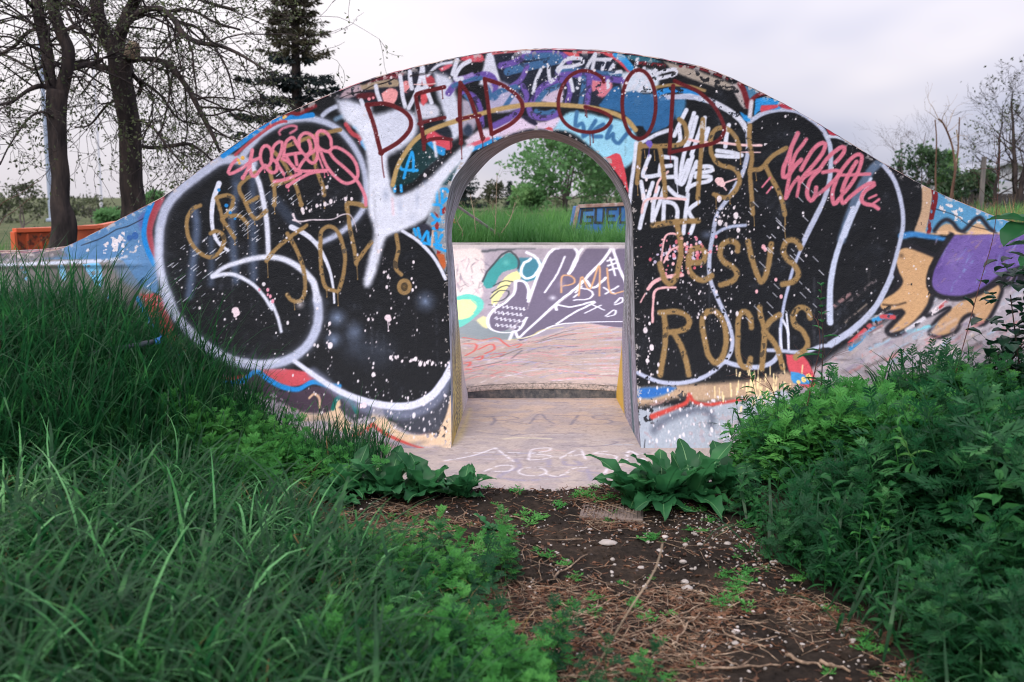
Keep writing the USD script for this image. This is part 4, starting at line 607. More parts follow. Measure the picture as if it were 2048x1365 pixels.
# ------------------------------------------------------------------ the concrete strip through the doorway
def floor_z(Y): return -0.014 - 0.022 * np.maximum(Y, 0) - 0.02 * np.maximum(-Y, 0)
def px_to_floor(px):
    px = np.atleast_2d(px); d = ray(px); Y = np.full(len(d), 0.0)
    for _ in range(15): tt = (floor_z(Y) - CAM[2]) / d[:, 2]; Y = CAM[1] + d[:, 1] * tt
    return np.stack([CAM[0] + d[:, 0] * tt, Y], 1)
FL = Sheet(-1.9, 1.9, -.92, 1.70, 0.0078, px_to_floor, 290.0, seed=3)
FL.c[:] = (170, 156, 150); FL.blend((slice(None), slice(None)), sstep(0.1, .9, FL.B) * .8, (178, 154, 138)); FL.blend((slice(None), slice(None)), sstep(.42, .6, FL.n1) * .55, (144, 134, 138))
fr = FL.rng
for i in range(300):
    x, y = fr.uniform(-1.7, 1.7), fr.uniform(-.95, 1.6); L = fr.uniform(.05, .5); q = spline_lin([(x, y), (x + L, y + fr.uniform(-.03, .03))], .05)
    FL.stroke(None, fr.uniform(1.5, 6), ab=q, col= [(150, 142, 156), (208, 200, 202), (206, 160, 158), (142, 132, 134), (200, 184, 156), (170, 182, 200)][i % 6], soft=4, alpha=fr.uniform(.2, .55), chips=.5)
gy = (116, 108, 120)
for q, w in ((((400, 782), (432, 742), (405, 716)), 7), (((340, 718), (530, 712), (612, 730), (480, 748), (430, 745)), 5), (((520, 750), (660, 772)), 5), (((700, 772), (760, 702), (800, 702), (830, 740), (892, 772)), 5), (((720, 742), (890, 736)), 4), (((900, 709), (1180, 706)), 4), (((1075, 708), (1052, 740), (1020, 778)), 7), (((1412, 715), (1280, 708), (1190, 715), (1220, 735), (1330, 745), (1342, 765), (1260, 775), (1150, 776)), 5), (((420, 610), (490, 592)), 3), (((890, 632), (960, 628)), 3), (((1080, 632), (1210, 634)), 3), (((300, 838), (420, 850), (560, 860), (620, 850)), 4), (((560, 865), (700, 850), (900, 850), (1050, 845), (1000, 838)), 4), (((760, 870), (900, 880)), 4), (((960, 940), (1120, 950), (1300, 940), (1390, 915), (1350, 910)), 4)): FL.stroke(Z7(*q), w, gy, soft=3, alpha=.75, chips=.2)
for q in (((890, 605), (985, 605)), ((1065, 603), (1190, 604))): FL.stroke(Z7(*q), 4, gy, soft=3, alpha=.7)
for q, w in ((((590, 1050), (622, 1110), (500, 1160), (460, 1190), (600, 1212), (760, 1212)), 9), (((970, 1050), (980, 1090), (1100, 1092), (1060, 1062)), 9), (((850, 1050), (850, 1105)), 9), (((1150, 1130), (1182, 1212)), 8), (((1090, 1140), (1250, 1160), (1390, 1182)), 6), (((250, 1020), (500, 1010), (760, 1000)), 5), (((780, 1180), (900, 1190), (1000, 1180)), 6)): FL.stroke(Z7(*q), w, (142, 134, 150), soft=5, alpha=.8, chips=.15)
for q, w in ((((190, 1000), (420, 994), (620, 1000)), 3.5), (((40, 1060), (250, 1022), (432, 962)), 5), (((432, 962), (500, 1010), (572, 1066)), 5), (((690, 1056), (700, 1010), (722, 972), (852, 960), (852, 980), (722, 1005), (862, 1020), (822, 1045), (690, 1056)), 4.5), (((930, 1042), (1062, 976), (1100, 976), (1136, 1046)), 4.5), (((1000, 1022), (1112, 1012)), 3.5), (((1340, 1066), (1382, 1030), (1300, 1010), (1200, 1000), (1300, 985)), 4.5), (((1452, 1056), (1480, 985), (1600, 1056)), 6), (((350, 1142), (450, 1102), (560, 1100), (542, 1140), (400, 1146)), 4.5), ([(722 + 110 * math.cos(t_), 1146 + 32 * math.sin(t_)) for t_ in np.linspace(0, 6.3, 14)], 4), (((1142, 1112), (1040, 1120), (980, 1160), (900, 1182), (820, 1160)), 4.5), (((1280, 1172), (1312, 1120), (1400, 1092)), 6), (((1310, 1125), (1400, 1150)), 5)): FL.stroke(Z7(*q), w, (214, 208, 216), soft=2.6, alpha=.78, chips=.22)
FL.poly(Z7((60, 960), (110, 900), (190, 760), (240, 640), (200, 800), (150, 900)), (206, 184, 112), soft=18, alpha=.6); FL.stroke(Z7((500, 890), (620, 880), (860, 890)), 6, (222, 212, 176), soft=5, alpha=.6)
FL.blend((slice(None), slice(None)), sstep(.58, .7, FL.n2) * .25, (96, 88, 88)); FL.c *= (.92 + .16 * FL.n3[..., None])
fv = np.stack([FL.A, FL.B, floor_z(FL.B) + (FL.n1 - .5) * .006], -1).reshape(-1, 3)
fl = obj('concrete_path', (fv, grid_faces(*FL.A.shape)), 'painted_floor', smooth=True, color=lin(np.clip(FL.c, 0, 255)).reshape(-1, 3))
tag(fl, 'worn painted concrete strip on the ground running through the arched doorway', kind='structure')
# ------------------------------------------------------------------ the bowl beyond
PR = spline([(1.66, .018), (2.1, .09), (2.6, .165), (3.1, .235), (3.55, .33), (3.9, .45), (4.2, .63), (4.38, .80), (4.47, .97)], n=500)
sP = np.r_[0, np.cumsum(np.linalg.norm(np.diff(PR, axis=0), axis=1))]; SMAX = sP[-1]
def bowl_pt(X, s):
    Y, Z = np.interp(s, sP, PR[:, 0]), np.interp(s, sP, PR[:, 1]); near = sstep(1.1, 0, s)
    return np.stack([X, Y - .12 * near * 0 + 0.10 * sstep(1.2, 3, s) * (X - .3) * -.25, Z + near * (.012 + .03 * (1 - ((X - .25) / .62) ** 2)).clip(-.03) + .05 * np.exp(-((s - 1.4) / .6) ** 2) * sstep(-.3, 1.0, X)], -1)
def px_to_bowl(px):
    px = np.atleast_2d(px); ss = np.linspace(0, SMAX, 260); out = []
    for p in px:
        P = at_depth(np.repeat([p], 260, 0), np.interp(ss, sP, PR[:, 0])); X = P[:, 0].mean()
        for _ in range(2):
            Q = bowl_pt(np.full(260, X), ss); pv = to_px(Q)[:, 1]; k = int(np.argmin(np.abs(pv - p[1]))); X = at_depth([p], Q[k, 1])[0, 0]
        out.append((X, ss[k]))
    return np.array(out)
BO = Sheet(-1.3, 2.2, 0, SMAX + .001, 0.0095, px_to_bowl, 205.0, seed=11)
br = BO.rng
BO.c[:] = (184, 162, 150); BO.blend((slice(None), slice(None)), sstep(.42, .62, BO.n1) * .35, (150, 136, 132))
def bpx(X, s): return [tuple(x) for x in to_px(bowl_pt(np.atleast_1d(X), np.atleast_1d(s)))]
for i in range(620):
    X, s = br.uniform(-.9, 1.9), br.uniform(.05, 2.2); L = br.uniform(.1, .55); c = [(186, 188, 232), (224, 142, 140), (96, 86, 92), (232, 226, 226), (170, 146, 124), (208, 116, 110), (140, 146, 200)][i % 7]
    BO.stroke(None, br.uniform(1.2, 6.5), c, soft=5, alpha=br.uniform(.3, .8), chips=.35, rough=.6, ab=spline([(X, s), (X + L / 2, s + (.05 + .10 * (X < .3)) * (1 - s / 3)), (X + L, s + .07 * (1 - s / 3))], step=.04))
BO.poly(Z6((60, 720), (600, 690), (1300, 680), (1300, 1195), (900, 1200), (600, 1285), (120, 1250), (60, 1000)), (152, 142, 152), soft=8, var=26)
BO.poly(Z6((60, 730), (260, 730), (280, 960), (240, 1040), (60, 1000)), (206, 192, 188), soft=8)
for i in range(50):
    x, y = br.uniform(100, 300), br.uniform(770, 980); BO.stroke(Z6((x, y), (x + br.uniform(-30, 30), y + br.uniform(10, 40))), 1.4, [(120, 110, 130), (90, 84, 96), (180, 150, 160)][i % 3], soft=2, alpha=.7)
BO.poly(Z6((60, 1200), (300, 1180), (520, 1280), (480, 1300), (120, 1290)), (116, 132, 134), soft=10, alpha=.8)
dk = (38, 44, 52)
BO.poly(Z6((270, 930), (300, 880), (340, 820), (400, 770), (440, 745), (495, 790), (495, 840), (430, 860), (380, 890), (340, 965), (285, 970)), (34, 132, 130)); BO.fog(Z6((420, 810))[0], 12, (120, 190, 180), .6); BO.poly(Z6((490, 800), (520, 780), (640, 800), (630, 900), (540, 930), (500, 880)), (40, 110, 128), soft=4)
BO.stroke(Z6((270, 930), (300, 870), (340, 820), (395, 760), (450, 742), (500, 800), (495, 850)), 4, dk); BO.stroke(Z6((270, 740), (420, 725), (600, 720)), 5, dk, soft=3, alpha=.8)
BO.poly(Z6((320, 1030), (400, 920), (470, 868), (515, 885), (500, 930), (460, 930), (400, 1010), (340, 1090)), (214, 208, 140)); BO.poly(Z6((230, 1180), (280, 1150), (330, 1200), (290, 1230)), (214, 206, 150), soft=6)
for q in (((340, 960), (400, 930), (460, 930)), ((330, 1000), (400, 960), (440, 960)), ((320, 1040), (380, 990), (440, 1000), (400, 1050), (340, 1060)), ((310, 1080), (380, 1080), (440, 1040))): BO.stroke(Z6(*q), 3, dk)
BO.poly(Z6((100, 1030), (180, 1010), (262, 1040), (278, 1090), (232, 1150), (150, 1212), (100, 1210)), (86, 186, 168)); BO.poly(Z6((100, 1050), (190, 1044), (238, 1082), (200, 1150), (140, 1172), (100, 1160)), (204, 232, 150)); BO.stroke(Z6((200, 1050), (240, 1090), (215, 1130)), 2.5, (86, 186, 168))
pg = (92, 82, 104)
BO.poly(Z6((575, 1060), (640, 860), (720, 735), (840, 715), (872, 760), (825, 885), (905, 760), (960, 705), (1090, 705), (1010, 830), (950, 890), (900, 960), (740, 1075), (600, 1190), (490, 1290), (470, 1240), (545, 1130)), pg); BO.poly(Z6((960, 890), (1100, 740), (1290, 700), (1290, 1185), (900, 1192), (740, 1205), (560, 1292), (500, 1290), (740, 1090), (880, 970)), pg); BO.poly(Z6((390, 1080), (470, 1010), (490, 930), (545, 950), (560, 1040), (540, 1140), (420, 1240), (320, 1230), (310, 1170)), pg)
for q in (((560, 1060), (600, 950), (650, 830), (710, 735), (800, 710), (862, 726), (872, 780), (842, 850), (815, 882)), ((820, 882), (870, 770), (920, 710), (1000, 700), (1085, 708), (1042, 790), (960, 870), (880, 960), (740, 1070), (620, 1180), (500, 1290)), ((550, 750), (600, 770), (636, 830), (600, 890), (550, 915), (515, 880), (530, 820), (576, 790)), ((480, 930), (530, 930), (562, 980), (558, 1040)), ((480, 930), (472, 1000), (420, 1060), (342, 1110), (305, 1170), (322, 1232), (400, 1256), (500, 1240), (550, 1160)), ((440, 1305), (472, 1240), (502, 1290), (600, 1270), (720, 1212), (880, 1192), (1160, 1186), (1290, 1180)), ((740, 1112), (740, 1080), (830, 1092), (985, 1060), (850, 1130), (740, 1202)), ((1052, 910), (972, 972), (920, 922), (862, 980)), ((1095, 715), (1140, 850), (1175, 930), (1200, 1000))): BO.stroke(Z6(*q), 6, (224, 224, 232), soft=1.6)
for q in (((870, 970), (940, 982), (972, 1010), (940, 1042), (850, 1050)), ((1040, 970), (1112, 1012)), ((1132, 960), (1050, 1012)), ((920, 1132), (1022, 1082)), ((968, 1080), (1042, 1112)), ((1110, 1070), (1150, 1030), (1160, 1060), (1110, 1080)), ((1050, 1150), (1110, 1110), (1110, 1140), (1060, 1155)), ((1080, 780), (1112, 892)), ((1062, 800), (1112, 790)), ((1066, 830), (1120, 816)), ((1074, 860), (1126, 846)), ((665, 1000), (740, 890), (792, 775)), ((860, 1000), (900, 960)), ((850, 1030), (880, 1010))): BO.stroke(Z6(*q), 4, (218, 218, 228), soft=1.4)
for row, y in enumerate((1085, 1125, 1165, 1205)):
    x = 335 + row * 6
    while x < 530 - row * 5:
        w_ = br.uniform(14, 24); BO.stroke(Z6((x, y + br.uniform(-10, 6) + (x - 330) * .12), (x + w_ * .5, y - 14 + (x - 330) * .12), (x + w_ * .6, y + 12 + (x - 330) * .12), (x + w_, y + (x - 330) * .12)), 2.2, (222, 222, 230), soft=1); x += w_ + 8
for q in (((770, 1002), (776, 900), (840, 900), (852, 940), (780, 962)), ((880, 1022), (900, 900), (950, 982), (1010, 830), (1012, 1022)), ((1060, 850), (1082, 1002), (1165, 992))): BO.stroke(Z6(*q), 3.6, (200, 150, 104), soft=1.6)
BO.fog(Z6((715, 1035))[0], (12, 16), (222, 222, 230), .8); BO.fog(Z6((770, 950))[0], (14, 20), (150, 140, 160), .5)
for q, w in ((((180, 100), (260, 112), (330, 120), (440, 102), (500, 142), (542, 172)), 4), (((190, 150), (282, 152), (270, 200), (200, 240)), 4), (((300, 192), (400, 150), (425, 190), (350, 225)), 4), (((270, 262), (332, 240), (322, 272), (290, 270)), 4), (((190, 300), (242, 290), (222, 322)), 4), (((200, 345), (240, 348)), 4), (((560, 165), (640, 150), (600, 180)), 3), (((390, 230), (440, 225), (510, 215)), 3), (((400, 260), (450, 250), (500, 230)), 3)): BO.stroke(Z7(*q), w, (208, 80, 70), soft=2)
for q in (((260, 335), (380, 310), (480, 285)), ((470, 250), (540, 220), (640, 185)), ((760, 135), (900, 100), (1060, 70)), ((800, 115), (950, 60), (1040, 40)), ((560, 260), (640, 200))): BO.stroke(Z7(*q), 3, (84, 78, 84), soft=3, alpha=.8)
BO.stroke(Z7((530, 120), (640, 105), (720, 85), (800, 40), (960, 20)), 3, (210, 196, 120), soft=3)
BO.blend((slice(None), slice(None)), sstep(SMAX - .05, SMAX - .03, BO.B) * .8, (176, 168, 168)); BO.blend((slice(None), slice(None)), sstep(.07, .01, BO.B) * .6 * sstep(.42, .56, BO.n2), (96, 90, 88)); BO.c *= (.92 + .16 * BO.n3[..., None])
bv = bowl_pt(BO.A.ravel(), BO.B.ravel())
bowl = thing('skate_bowl', 'curved concrete skate bowl with purple and white graffiti seen through the archway', 'skate bowl')
obj('painted_face', (bv, grid_faces(*BO.A.shape)), 'painted_bowl', bowl, smooth=True, color=lin(np.clip(BO.c, 0, 255)).reshape(-1, 3))
for x0, x1 in ((-3.6, BO.a[0]), (BO.a[-1], 4.2)):
    X, S = np.meshgrid(np.linspace(x0, x1, 30), np.linspace(0, SMAX, 60)); obj('bank', (bowl_pt(X.ravel(), S.ravel()), grid_faces(60, 30)), 'bare_concrete', bowl, smooth=True)
X = np.linspace(-3.6, 4.2, 400); e = bowl_pt(X, np.zeros(400)); wob = (meshkit.fbm(np.stack([X * 9, X * 0, X * 0], 1), 3, 5) - .5) * .03
rows = [e + [0, .012, .0], e + np.stack([0 * X, -.012 + wob, 0 * X - .006], 1), e + np.stack([0 * X, -.03 + wob, 0 * X - .03], 1), np.stack([X, e[:, 1] - .035 + wob, 0 * X - .08], 1)]
mid = rows[2] * .92 + rows[3] * .08
obj('slab_lip', (np.vstack(rows[:3] + [mid]), grid_faces(4, 400)[:, ::-1]), 'slab_speckle', bowl, smooth=True); obj('slab_edge', (np.vstack([mid + [0, .004, 0], rows[3] + [0, .004, 0]]), grid_faces(2, 400)[:, ::-1]), 'asphalt_edge', bowl, smooth=True)
e = bowl_pt(X, np.full(400, SMAX)); rows = [e + [0, 0, -.004], e + [0, .01, .012], e + [0, .05, .016], e + [0, .34, .01], e + [0, .36, -.3]]
obj('rim', (np.vstack(rows), grid_faces(5, 400)), 'bare_concrete', bowl, smooth=True)
# ------------------------------------------------------------------ terrain: one sheet to the horizon
def flat_px(px, z=-.03):
    d = ray(px); t_ = (z - CAM[2]) / d[:, 2]; return np.stack([d[:, 0] * t_, CAM[1] + d[:, 1] * t_], 1)
EDGE_L = flat_px([(690, 985), (685, 1020), (690, 1060), (790, 1100), (900, 1150), (1000, 1205), (1075, 1290), (1150, 1365), (1200, 1420)])
EDGE_R = flat_px([(1240, 985), (1350, 1005), (1470, 1075), (1530, 1140), (1600, 1200), (1700, 1260), (1790, 1330), (1860, 1400), (1900, 1450)])
def path_lr(Y):
    l = np.interp(-Y, -EDGE_L[:, 1], EDGE_L[:, 0]); r = np.interp(-Y, -EDGE_R[:, 1], EDGE_R[:, 0]); return l, r
def off_path(X, Y):
    """Metres outside the bare path (0 on it)."""
    l, r = path_lr(Y); return np.maximum(0, np.maximum(l - X, X - r))
def G(X, Y):
    X, Y = np.asarray(X, float), np.asarray(Y, float)
    o = off_path(X, Y); front = -0.035 + .20 * sstep(.1, 1.6, o) + .16 * sstep(1.2, 3.5, o) * (1 - .3 * sstep(-2, -4, Y))
    nearwall = -0.075 + .43 * sstep(1.0, 2.7, np.abs(X - .2)) + .18 * sstep(2.7, 4, X)
    front = front + .022 * sstep(-1.3, -.95, Y) * sstep(.3, .0, o); front = front + (nearwall - front) * sstep(-.84, -.72, Y + .06 * (meshkit.noise(np.stack([X * 5, Y * 5, 0 * X], -1), 12) - .5))
    inside = np.full_like(X, -.45)
    beyond = 0.93 + .03 * sstep(5, 7, Y) - .46 * sstep(-2.2, -4.2, X) * sstep(2.2, 5.0, Y) + .06 * sstep(2, 4, X) - .3 * sstep(25, 60, Y)
    w = sstep(.25, .6, Y); z = front * (1 - w) + inside * w
    past = np.where(np.abs(X - .3) > 4.3, sstep(1.6, 2.4, Y), sstep(4.56, 4.72, Y)); edge = sstep(4.0, 4.4, np.abs(X - .3)) * sstep(1.6, 2.4, Y)
    w2 = np.maximum(sstep(4.56, 4.72, Y), edge)
    z = z * (1 - w2) + beyond * w2
    p = np.stack([X * 1.7, Y * 1.7, 0 * X], -1)
    return z + (meshkit.fbm(p, 3, 77) - .5) * (.05 + .1 * sstep(20, 60, Y)) * (1 - .5 * sstep(.3, 0, o))
def axis(fine0, fine1, h, far0, far1):
    a = list(np.arange(fine0, fine1, h)); s = h; x = fine1
    while x < far1: a.append(x); s *= 1.18; x += s
    a.append(far1); s = h; x = fine0; b = []
    while x > far0: s *= 1.18; x -= s; b.append(max(x, far0))
    return np.array(b[::-1] + a)
gx, gy_ = axis(-3.0, 3.4, .035, -260, 260), axis(-4.6, .3, .035, -60, 420)
GX, GY = np.meshgrid(gx, gy_); GZ = G(GX, GY)
near = (GX > -3) & (GX < 3.4) & (GY > -4.6) & (GY < .0)
GZ = GZ + near * ((meshkit.fbm(np.stack([GX * 22, GY * 22, 0 * GX], -1), 3, 5) - .5) * .03)
mat('soil', {'g': ('geometry', {}), 'sep': ('separate_xyz', {}),
    'n1': ('noise_texture', {'scale': 2.6, 'detail': 6, 'roughness': .65}), 'n2': ('noise_texture', {'scale': 34, 'detail': 6, 'roughness': .7}), 'n3': ('noise_texture', {'scale': 260, 'detail': 3}),
    'r1': ('rgb_ramp', {'ramp': [(.3, tuple(lin((32, 27, 24)))), (.5, tuple(lin((50, 42, 36)))), (.68, tuple(lin((74, 61, 51))))]}),
    'r2': ('rgb_ramp', {'ramp': [(.35, (.45, .45, .45)), (.6, (1, 1, 1)), (.75, (1.7, 1.6, 1.5))]}), 'mul': ('mix', {'mix_type': 'multiply', 'fac': 1.0}),
    'far': ('map_range', {'from_min': 3.0, 'from_max': 5.0, 'to_min': 0, 'to_max': 1, 'clamp': True}), 'rg': ('rgb_ramp', {'ramp': [(.3, tuple(lin((56, 66, 44)))), (.55, tuple(lin((84, 92, 62)))), (.72, tuple(lin((124, 112, 90))))]}), 'mix': ('mix', {}),
    'h': ('math', {'math_type': 'multiply_add', 'value2': .4}), 'b': ('bump', {'strength': .8, 'distance': .02}), 'p': ('principled_bsdf', {'roughness': .95, 'specular_ior_level': .15})},
    [('g.position', 'n1.vector'), ('g.position', 'n2.vector'), ('g.position', 'n3.vector'), ('g.position', 'sep.vector'), ('n1.fac', 'r1.fac'), ('n2.fac', 'r2.fac'), ('r1.color', 'mul.color1'), ('r2.color', 'mul.color2'),
     ('sep.y', 'far.value'), ('far.result', 'mix.fac'), ('n1.fac', 'rg.fac'), ('mul.color', 'mix.color1'), ('rg.color', 'mix.color2'), ('mix.color', 'p.base_color'),
     ('n3.fac', 'h.value1'), ('n2.fac', 'h.value3'), ('h.value', 'b.height'), ('b.normal', 'p.normal')])
gr = obj('ground', (np.stack([GX, GY, GZ], -1).reshape(-1, 3), grid_faces(*GX.shape)), 'soil', smooth=True)
tag(gr, 'dark bare soil of the trodden path and the rough ground around it', kind='structure')
def ground_at(px):
    """The points of the ground that the photograph shows at px."""
    d = ray(px); z = np.zeros(len(d))
    for _ in range(25):
        t_ = (z - CAM[2]) / d[:, 2]; x, y = d[:, 0] * t_, CAM[1] + d[:, 1] * t_; z = .6 * z + .4 * G(x, y)
    return np.stack([x, y, G(x, y)], 1)
# ------------------------------------------------------------------ trees and the far things
def bark(name, cols, sc=9): noisy(name, cols, sc, rough=.95, bump=.9, dist=.03, stretch=(1, 1, .28), spec=.15)
bark('bark_dark', [(34, 32, 34), (58, 52, 52), (78, 68, 64)]); bark('bark_grey', [(70, 62, 62), (98, 90, 90), (120, 110, 108)]); bark('bark_hazed', [(112, 104, 110), (138, 128, 132), (156, 146, 148)]); bark('bark_brown', [(66, 50, 44), (98, 74, 64), (122, 100, 88)]); bark('bark_pale', [(110, 98, 88), (150, 132, 114), (176, 156, 132)])  # bark of the far thickets paler: distance haze put into the colour
def leafy(name, cols, trans=.35, rough=.5, sc=1.3, spec=.3, vary=.55):
    """Leaves: colour varies from leaf to leaf and plant to plant; some light passes through."""
    ramp = [(.2 + .6 * i / max(1, len(cols) - 1), tuple(lin(c))) for i, c in enumerate(cols)]
    return mat(name, {'g': ('geometry', {}), 'n': ('noise_texture', {'scale': sc, 'detail': 1, 'roughness': .6}), 'oi': ('object_info', {}), 'ad': ('math', {'math_type': 'multiply_add', 'value2': .3, 'value3': -.15 - vary / 2}),
        'ri': ('math', {'math_type': 'multiply_add', 'value2': vary}), 's': ('math', {'math_type': 'add'}), 'ramp': ('rgb_ramp', {'ramp': ramp}),
        'p': ('principled_bsdf', {'roughness': rough, 'specular_ior_level': spec}), 't': ('translucent_bsdf', {}), 'm': ('mix_closure', {'fac': trans})},
        [('g.position', 'n.vector'), ('oi.random', 'ad.value1'), ('g.random_per_island', 'ri.value1'), ('ad.value', 'ri.value3'), ('n.fac', 's.value1'), ('ri.value', 's.value2'), ('s.value', 'ramp.fac'),
         ('ramp.color', 'p.base_color'), ('ramp.color', 't.color'), ('p.BSDF', 'm.closure1'), ('t.BSDF', 'm.closure2')], surface='m.closure')
leafy('leaf_bud', [(52, 60, 42), (82, 92, 62), (116, 118, 80)]); leafy('leaf_spring', [(92, 134, 84), (132, 170, 108), (176, 202, 138)], trans=.45); leafy('leaf_dark', [(50, 74, 54), (74, 100, 68), (104, 128, 86)])
leafy('needles', [(22, 34, 36), (36, 52, 52), (60, 76, 70)], trans=.12, rough=.7); leafy('needles_brown', [(58, 56, 44), (80, 76, 56), (104, 96, 72)], trans=.12, rough=.7)
def blades(P, D, L, wd, r, fold=.25):
    """Small leaf-shaped quads at P pointing along D."""
    n = len(P); D = D / (np.linalg.norm(D, axis=1, keepdims=True) + 1e-9); rnd = r.normal(size=(n, 3)); S = np.cross(D, rnd); S /= np.linalg.norm(S, axis=1, keepdims=True) + 1e-9
    L = np.broadcast_to(L, n)[:, None]; wd = np.broadcast_to(wd, n)[:, None]
    v = np.stack([P, P + D * L * .5 + S * wd * .5, P + D * L, P + D * L * .5 - S * wd * .5], 1).reshape(-1, 3)
    i = np.arange(n)[:, None] * 4; return v, np.vstack([i + [[0, 1, 2]], i + [[0, 2, 3]]])
def grow(start, d, length, rad, depth, r, out, tips, spread=.65, droop=0.0, wig=.22, kids=(3, 5), shrink=.62, minr=.004):
    """A branch as a wandering tapered tube, with its own branches."""
    n = max(4, int(length / .18) if depth else 4); n = min(n, 11); p = np.array(start, float); d = np.array(d, float); d /= np.linalg.norm(d); pts = [p.copy()]
    for i in range(n):
        d = d + r.normal(size=3) * wig * (.6 if depth > 1 else 1) + np.array([0, 0, -droop]); d /= np.linalg.norm(d); p = p + d * length / n; pts.append(p.copy())
    pts = np.array(pts); rr = np.linspace(rad, max(rad * .45, minr * .6), len(pts)); out.append(tube(pts, rr, 6 if rad > .03 else 4 if rad > .012 else 3, cap=False))
    if depth == 0:
        tips.append(pts); return
    k = r.integers(kids[0], kids[1] + 1)
    for j in range(k):
        t_ = r.uniform(.3, 1) if j else 1.0; i = min(int(t_ * n), n - 1); base = pts[i] + (pts[i + 1] - pts[i]) * (t_ * n - i if j else 1)
        dd = pts[i + 1] - pts[i]; dd /= np.linalg.norm(dd); q = r.normal(size=3); q -= dd * (q @ dd); q /= np.linalg.norm(q) + 1e-9
        grow(base, dd * (1 - spread * .5) + q * spread * r.uniform(.6, 1.2) + np.array([0, 0, .12 - droop]), length * shrink * r.uniform(.7, 1.2), max(rr[i] * .62, minr), depth - 1, r, out, tips, spread, droop, wig, kids, shrink, minr)
def leaves_on(tips, r, per, L, wd, scatter=.05, keep=1.0):
    P, D = [], []
    for pts in tips:
        if r.random() > keep: continue
        k = r.poisson(per); t_ = r.uniform(.15, 1, k) * (len(pts) - 1.001); i = t_.astype(int); q = pts[i] + (pts[i + 1] - pts[i]) * (t_ - i)[:, None]
        P.append(q + r.normal(size=(k, 3)) * scatter); D.append((pts[i + 1] - pts[i]) * 4 + r.normal(size=(k, 3)) * .35 + [0, 0, .05])
    P, D = np.vstack(P), np.vstack(D); return blades(P, D, L * r.uniform(.6, 1.3, len(P)), wd * r.uniform(.7, 1.2, len(P)), r)
def big_tree(label, Y, trunks, limbs, seed, barkm, leafm, depth=2, per=3.0, twig=.95, leafL=.05):
    """An old tree whose trunk and main limbs follow the photograph at its own distance, with depth given to every limb."""
    r = np.random.default_rng(seed); base = at_depth([trunks[0][0][:2]], Y)[0]; base[2] = G(base[0], base[1])
    t = thing('bare_tree', label, 'tree', base); tr, br_, tips = [], [], []
    for pts in trunks + limbs:
        a = np.array([p[:2] for p in pts], float); w = np.array([p[2] for p in pts], float); dz = np.array([p[3] if len(p) > 3 else 0 for p in pts], float)
        q = spline(np.c_[a, w, dz], step=9); P = at_depth(q[:, :2], Y + q[:, 3]); rad = q[:, 2] / 2 / FPX * (P[:, 1] - CAM[1])
        if pts in trunks and pts is trunks[0]: P = np.vstack([[P[0][0], P[0][1], base[2] - .1], P]); rad = np.r_[rad[0] * 1.25, rad]
        thickl = pts in trunks
        P = P + (meshkit.noise(P * 3, seed) - .5)[:, None] * .04 * (rad[:, None] > .05)
        (tr if thickl else br_).append(tube(P - base, rad, 14 if thickl else 8, cap=True))
        hi = 0 if not thickl else int(len(P) * .45)
        if thickl and pts is not trunks[0]: hi = int(len(P) * .1)
        if not (thickl and pts is trunks[0]):
            k = int(np.sum(np.linalg.norm(np.diff(P[hi:], axis=0), axis=1)) / .175) + 3
            for i in np.linspace(hi, len(P) - 2, k).astype(int):
                d = P[i + 1] - P[i]; d /= np.linalg.norm(d); q2 = r.normal(size=3); q2 -= d * (q2 @ d); q2 /= np.linalg.norm(q2)
                grow(P[i] - base, d * .6 + q2 * .9 + [0, 0, .1 * r.normal()], r.uniform(.5, 1.25) * twig, min(rad[i] * .45, .015), depth, r, br_, tips, droop=.05, wig=.26, kids=(2, 4), minr=.0034)
    obj('trunk', cat_m(tr), barkm, t, smooth=True); obj('branches', cat_m(br_), barkm, t, smooth=True); obj('crown', leaves_on(tips, r, per, leafL, leafL * .5, .03), leafm, t); return t
tA = big_tree('dark old tree at left, its trunk forking into two stems, before the orange container', 6.4,
    [[(122, 512, 52), (124, 480, 50), (126, 440, 47), (120, 400, 37), (118, 330, 35), (116, 260, 36), (113, 205, 40), (114, 180, 40)], [(107, 190, 24), (101, 150, 22), (95, 100, 23), (86, 60, 23), (74, 10, 22), (66, -60, 20), (60, -160, 15, .3)], [(119, 195, 26), (128, 165, 26), (139, 130, 25), (138, 100, 24), (125, 75, 23), (114, 40, 22), (108, 0, 21), (112, -70, 18, -.3), (120, -150, 13, -.5)]],
    [[(103, 178, 12), (80, 172, 10, -.1), (55, 182, 8, -.3), (20, 205, 6, -.5), (-30, 215, 5, -.8)], [(88, 62, 9), (60, 62, 7, .2), (30, 92, 7, .5), (0, 110, 6, .7), (-40, 140, 5, .8)], [(140, 138, 12), (165, 132, 11, .1), (185, 128, 10, .2), (205, 120, 8, .3)], [(136, 60, 7), (150, 54, 6, -.2), (175, 78, 5, -.4), (190, 95, 4, -.6)], [(70, 20, 8), (40, -10, 7, -.4), (0, -20, 6, -.9)], [(112, 10, 10), (150, 8, 8, -.3), (185, 30, 6, -.6)], [(120, -60, 9), (160, -80, 7, -.5), (210, -70, 6, -1)], [(98, 120, 6), (70, 140, 6, .3), (30, 120, 5, .8), (-10, 100, 4, 1.2)], [(113, 240, 5), (90, 225, 5, -.3), (60, 235, 4, -.6), (20, 290, 3, -1), (0, 330, 3, -1.2)]],
    21, 'bark_dark', 'leaf_bud', per=4.4)
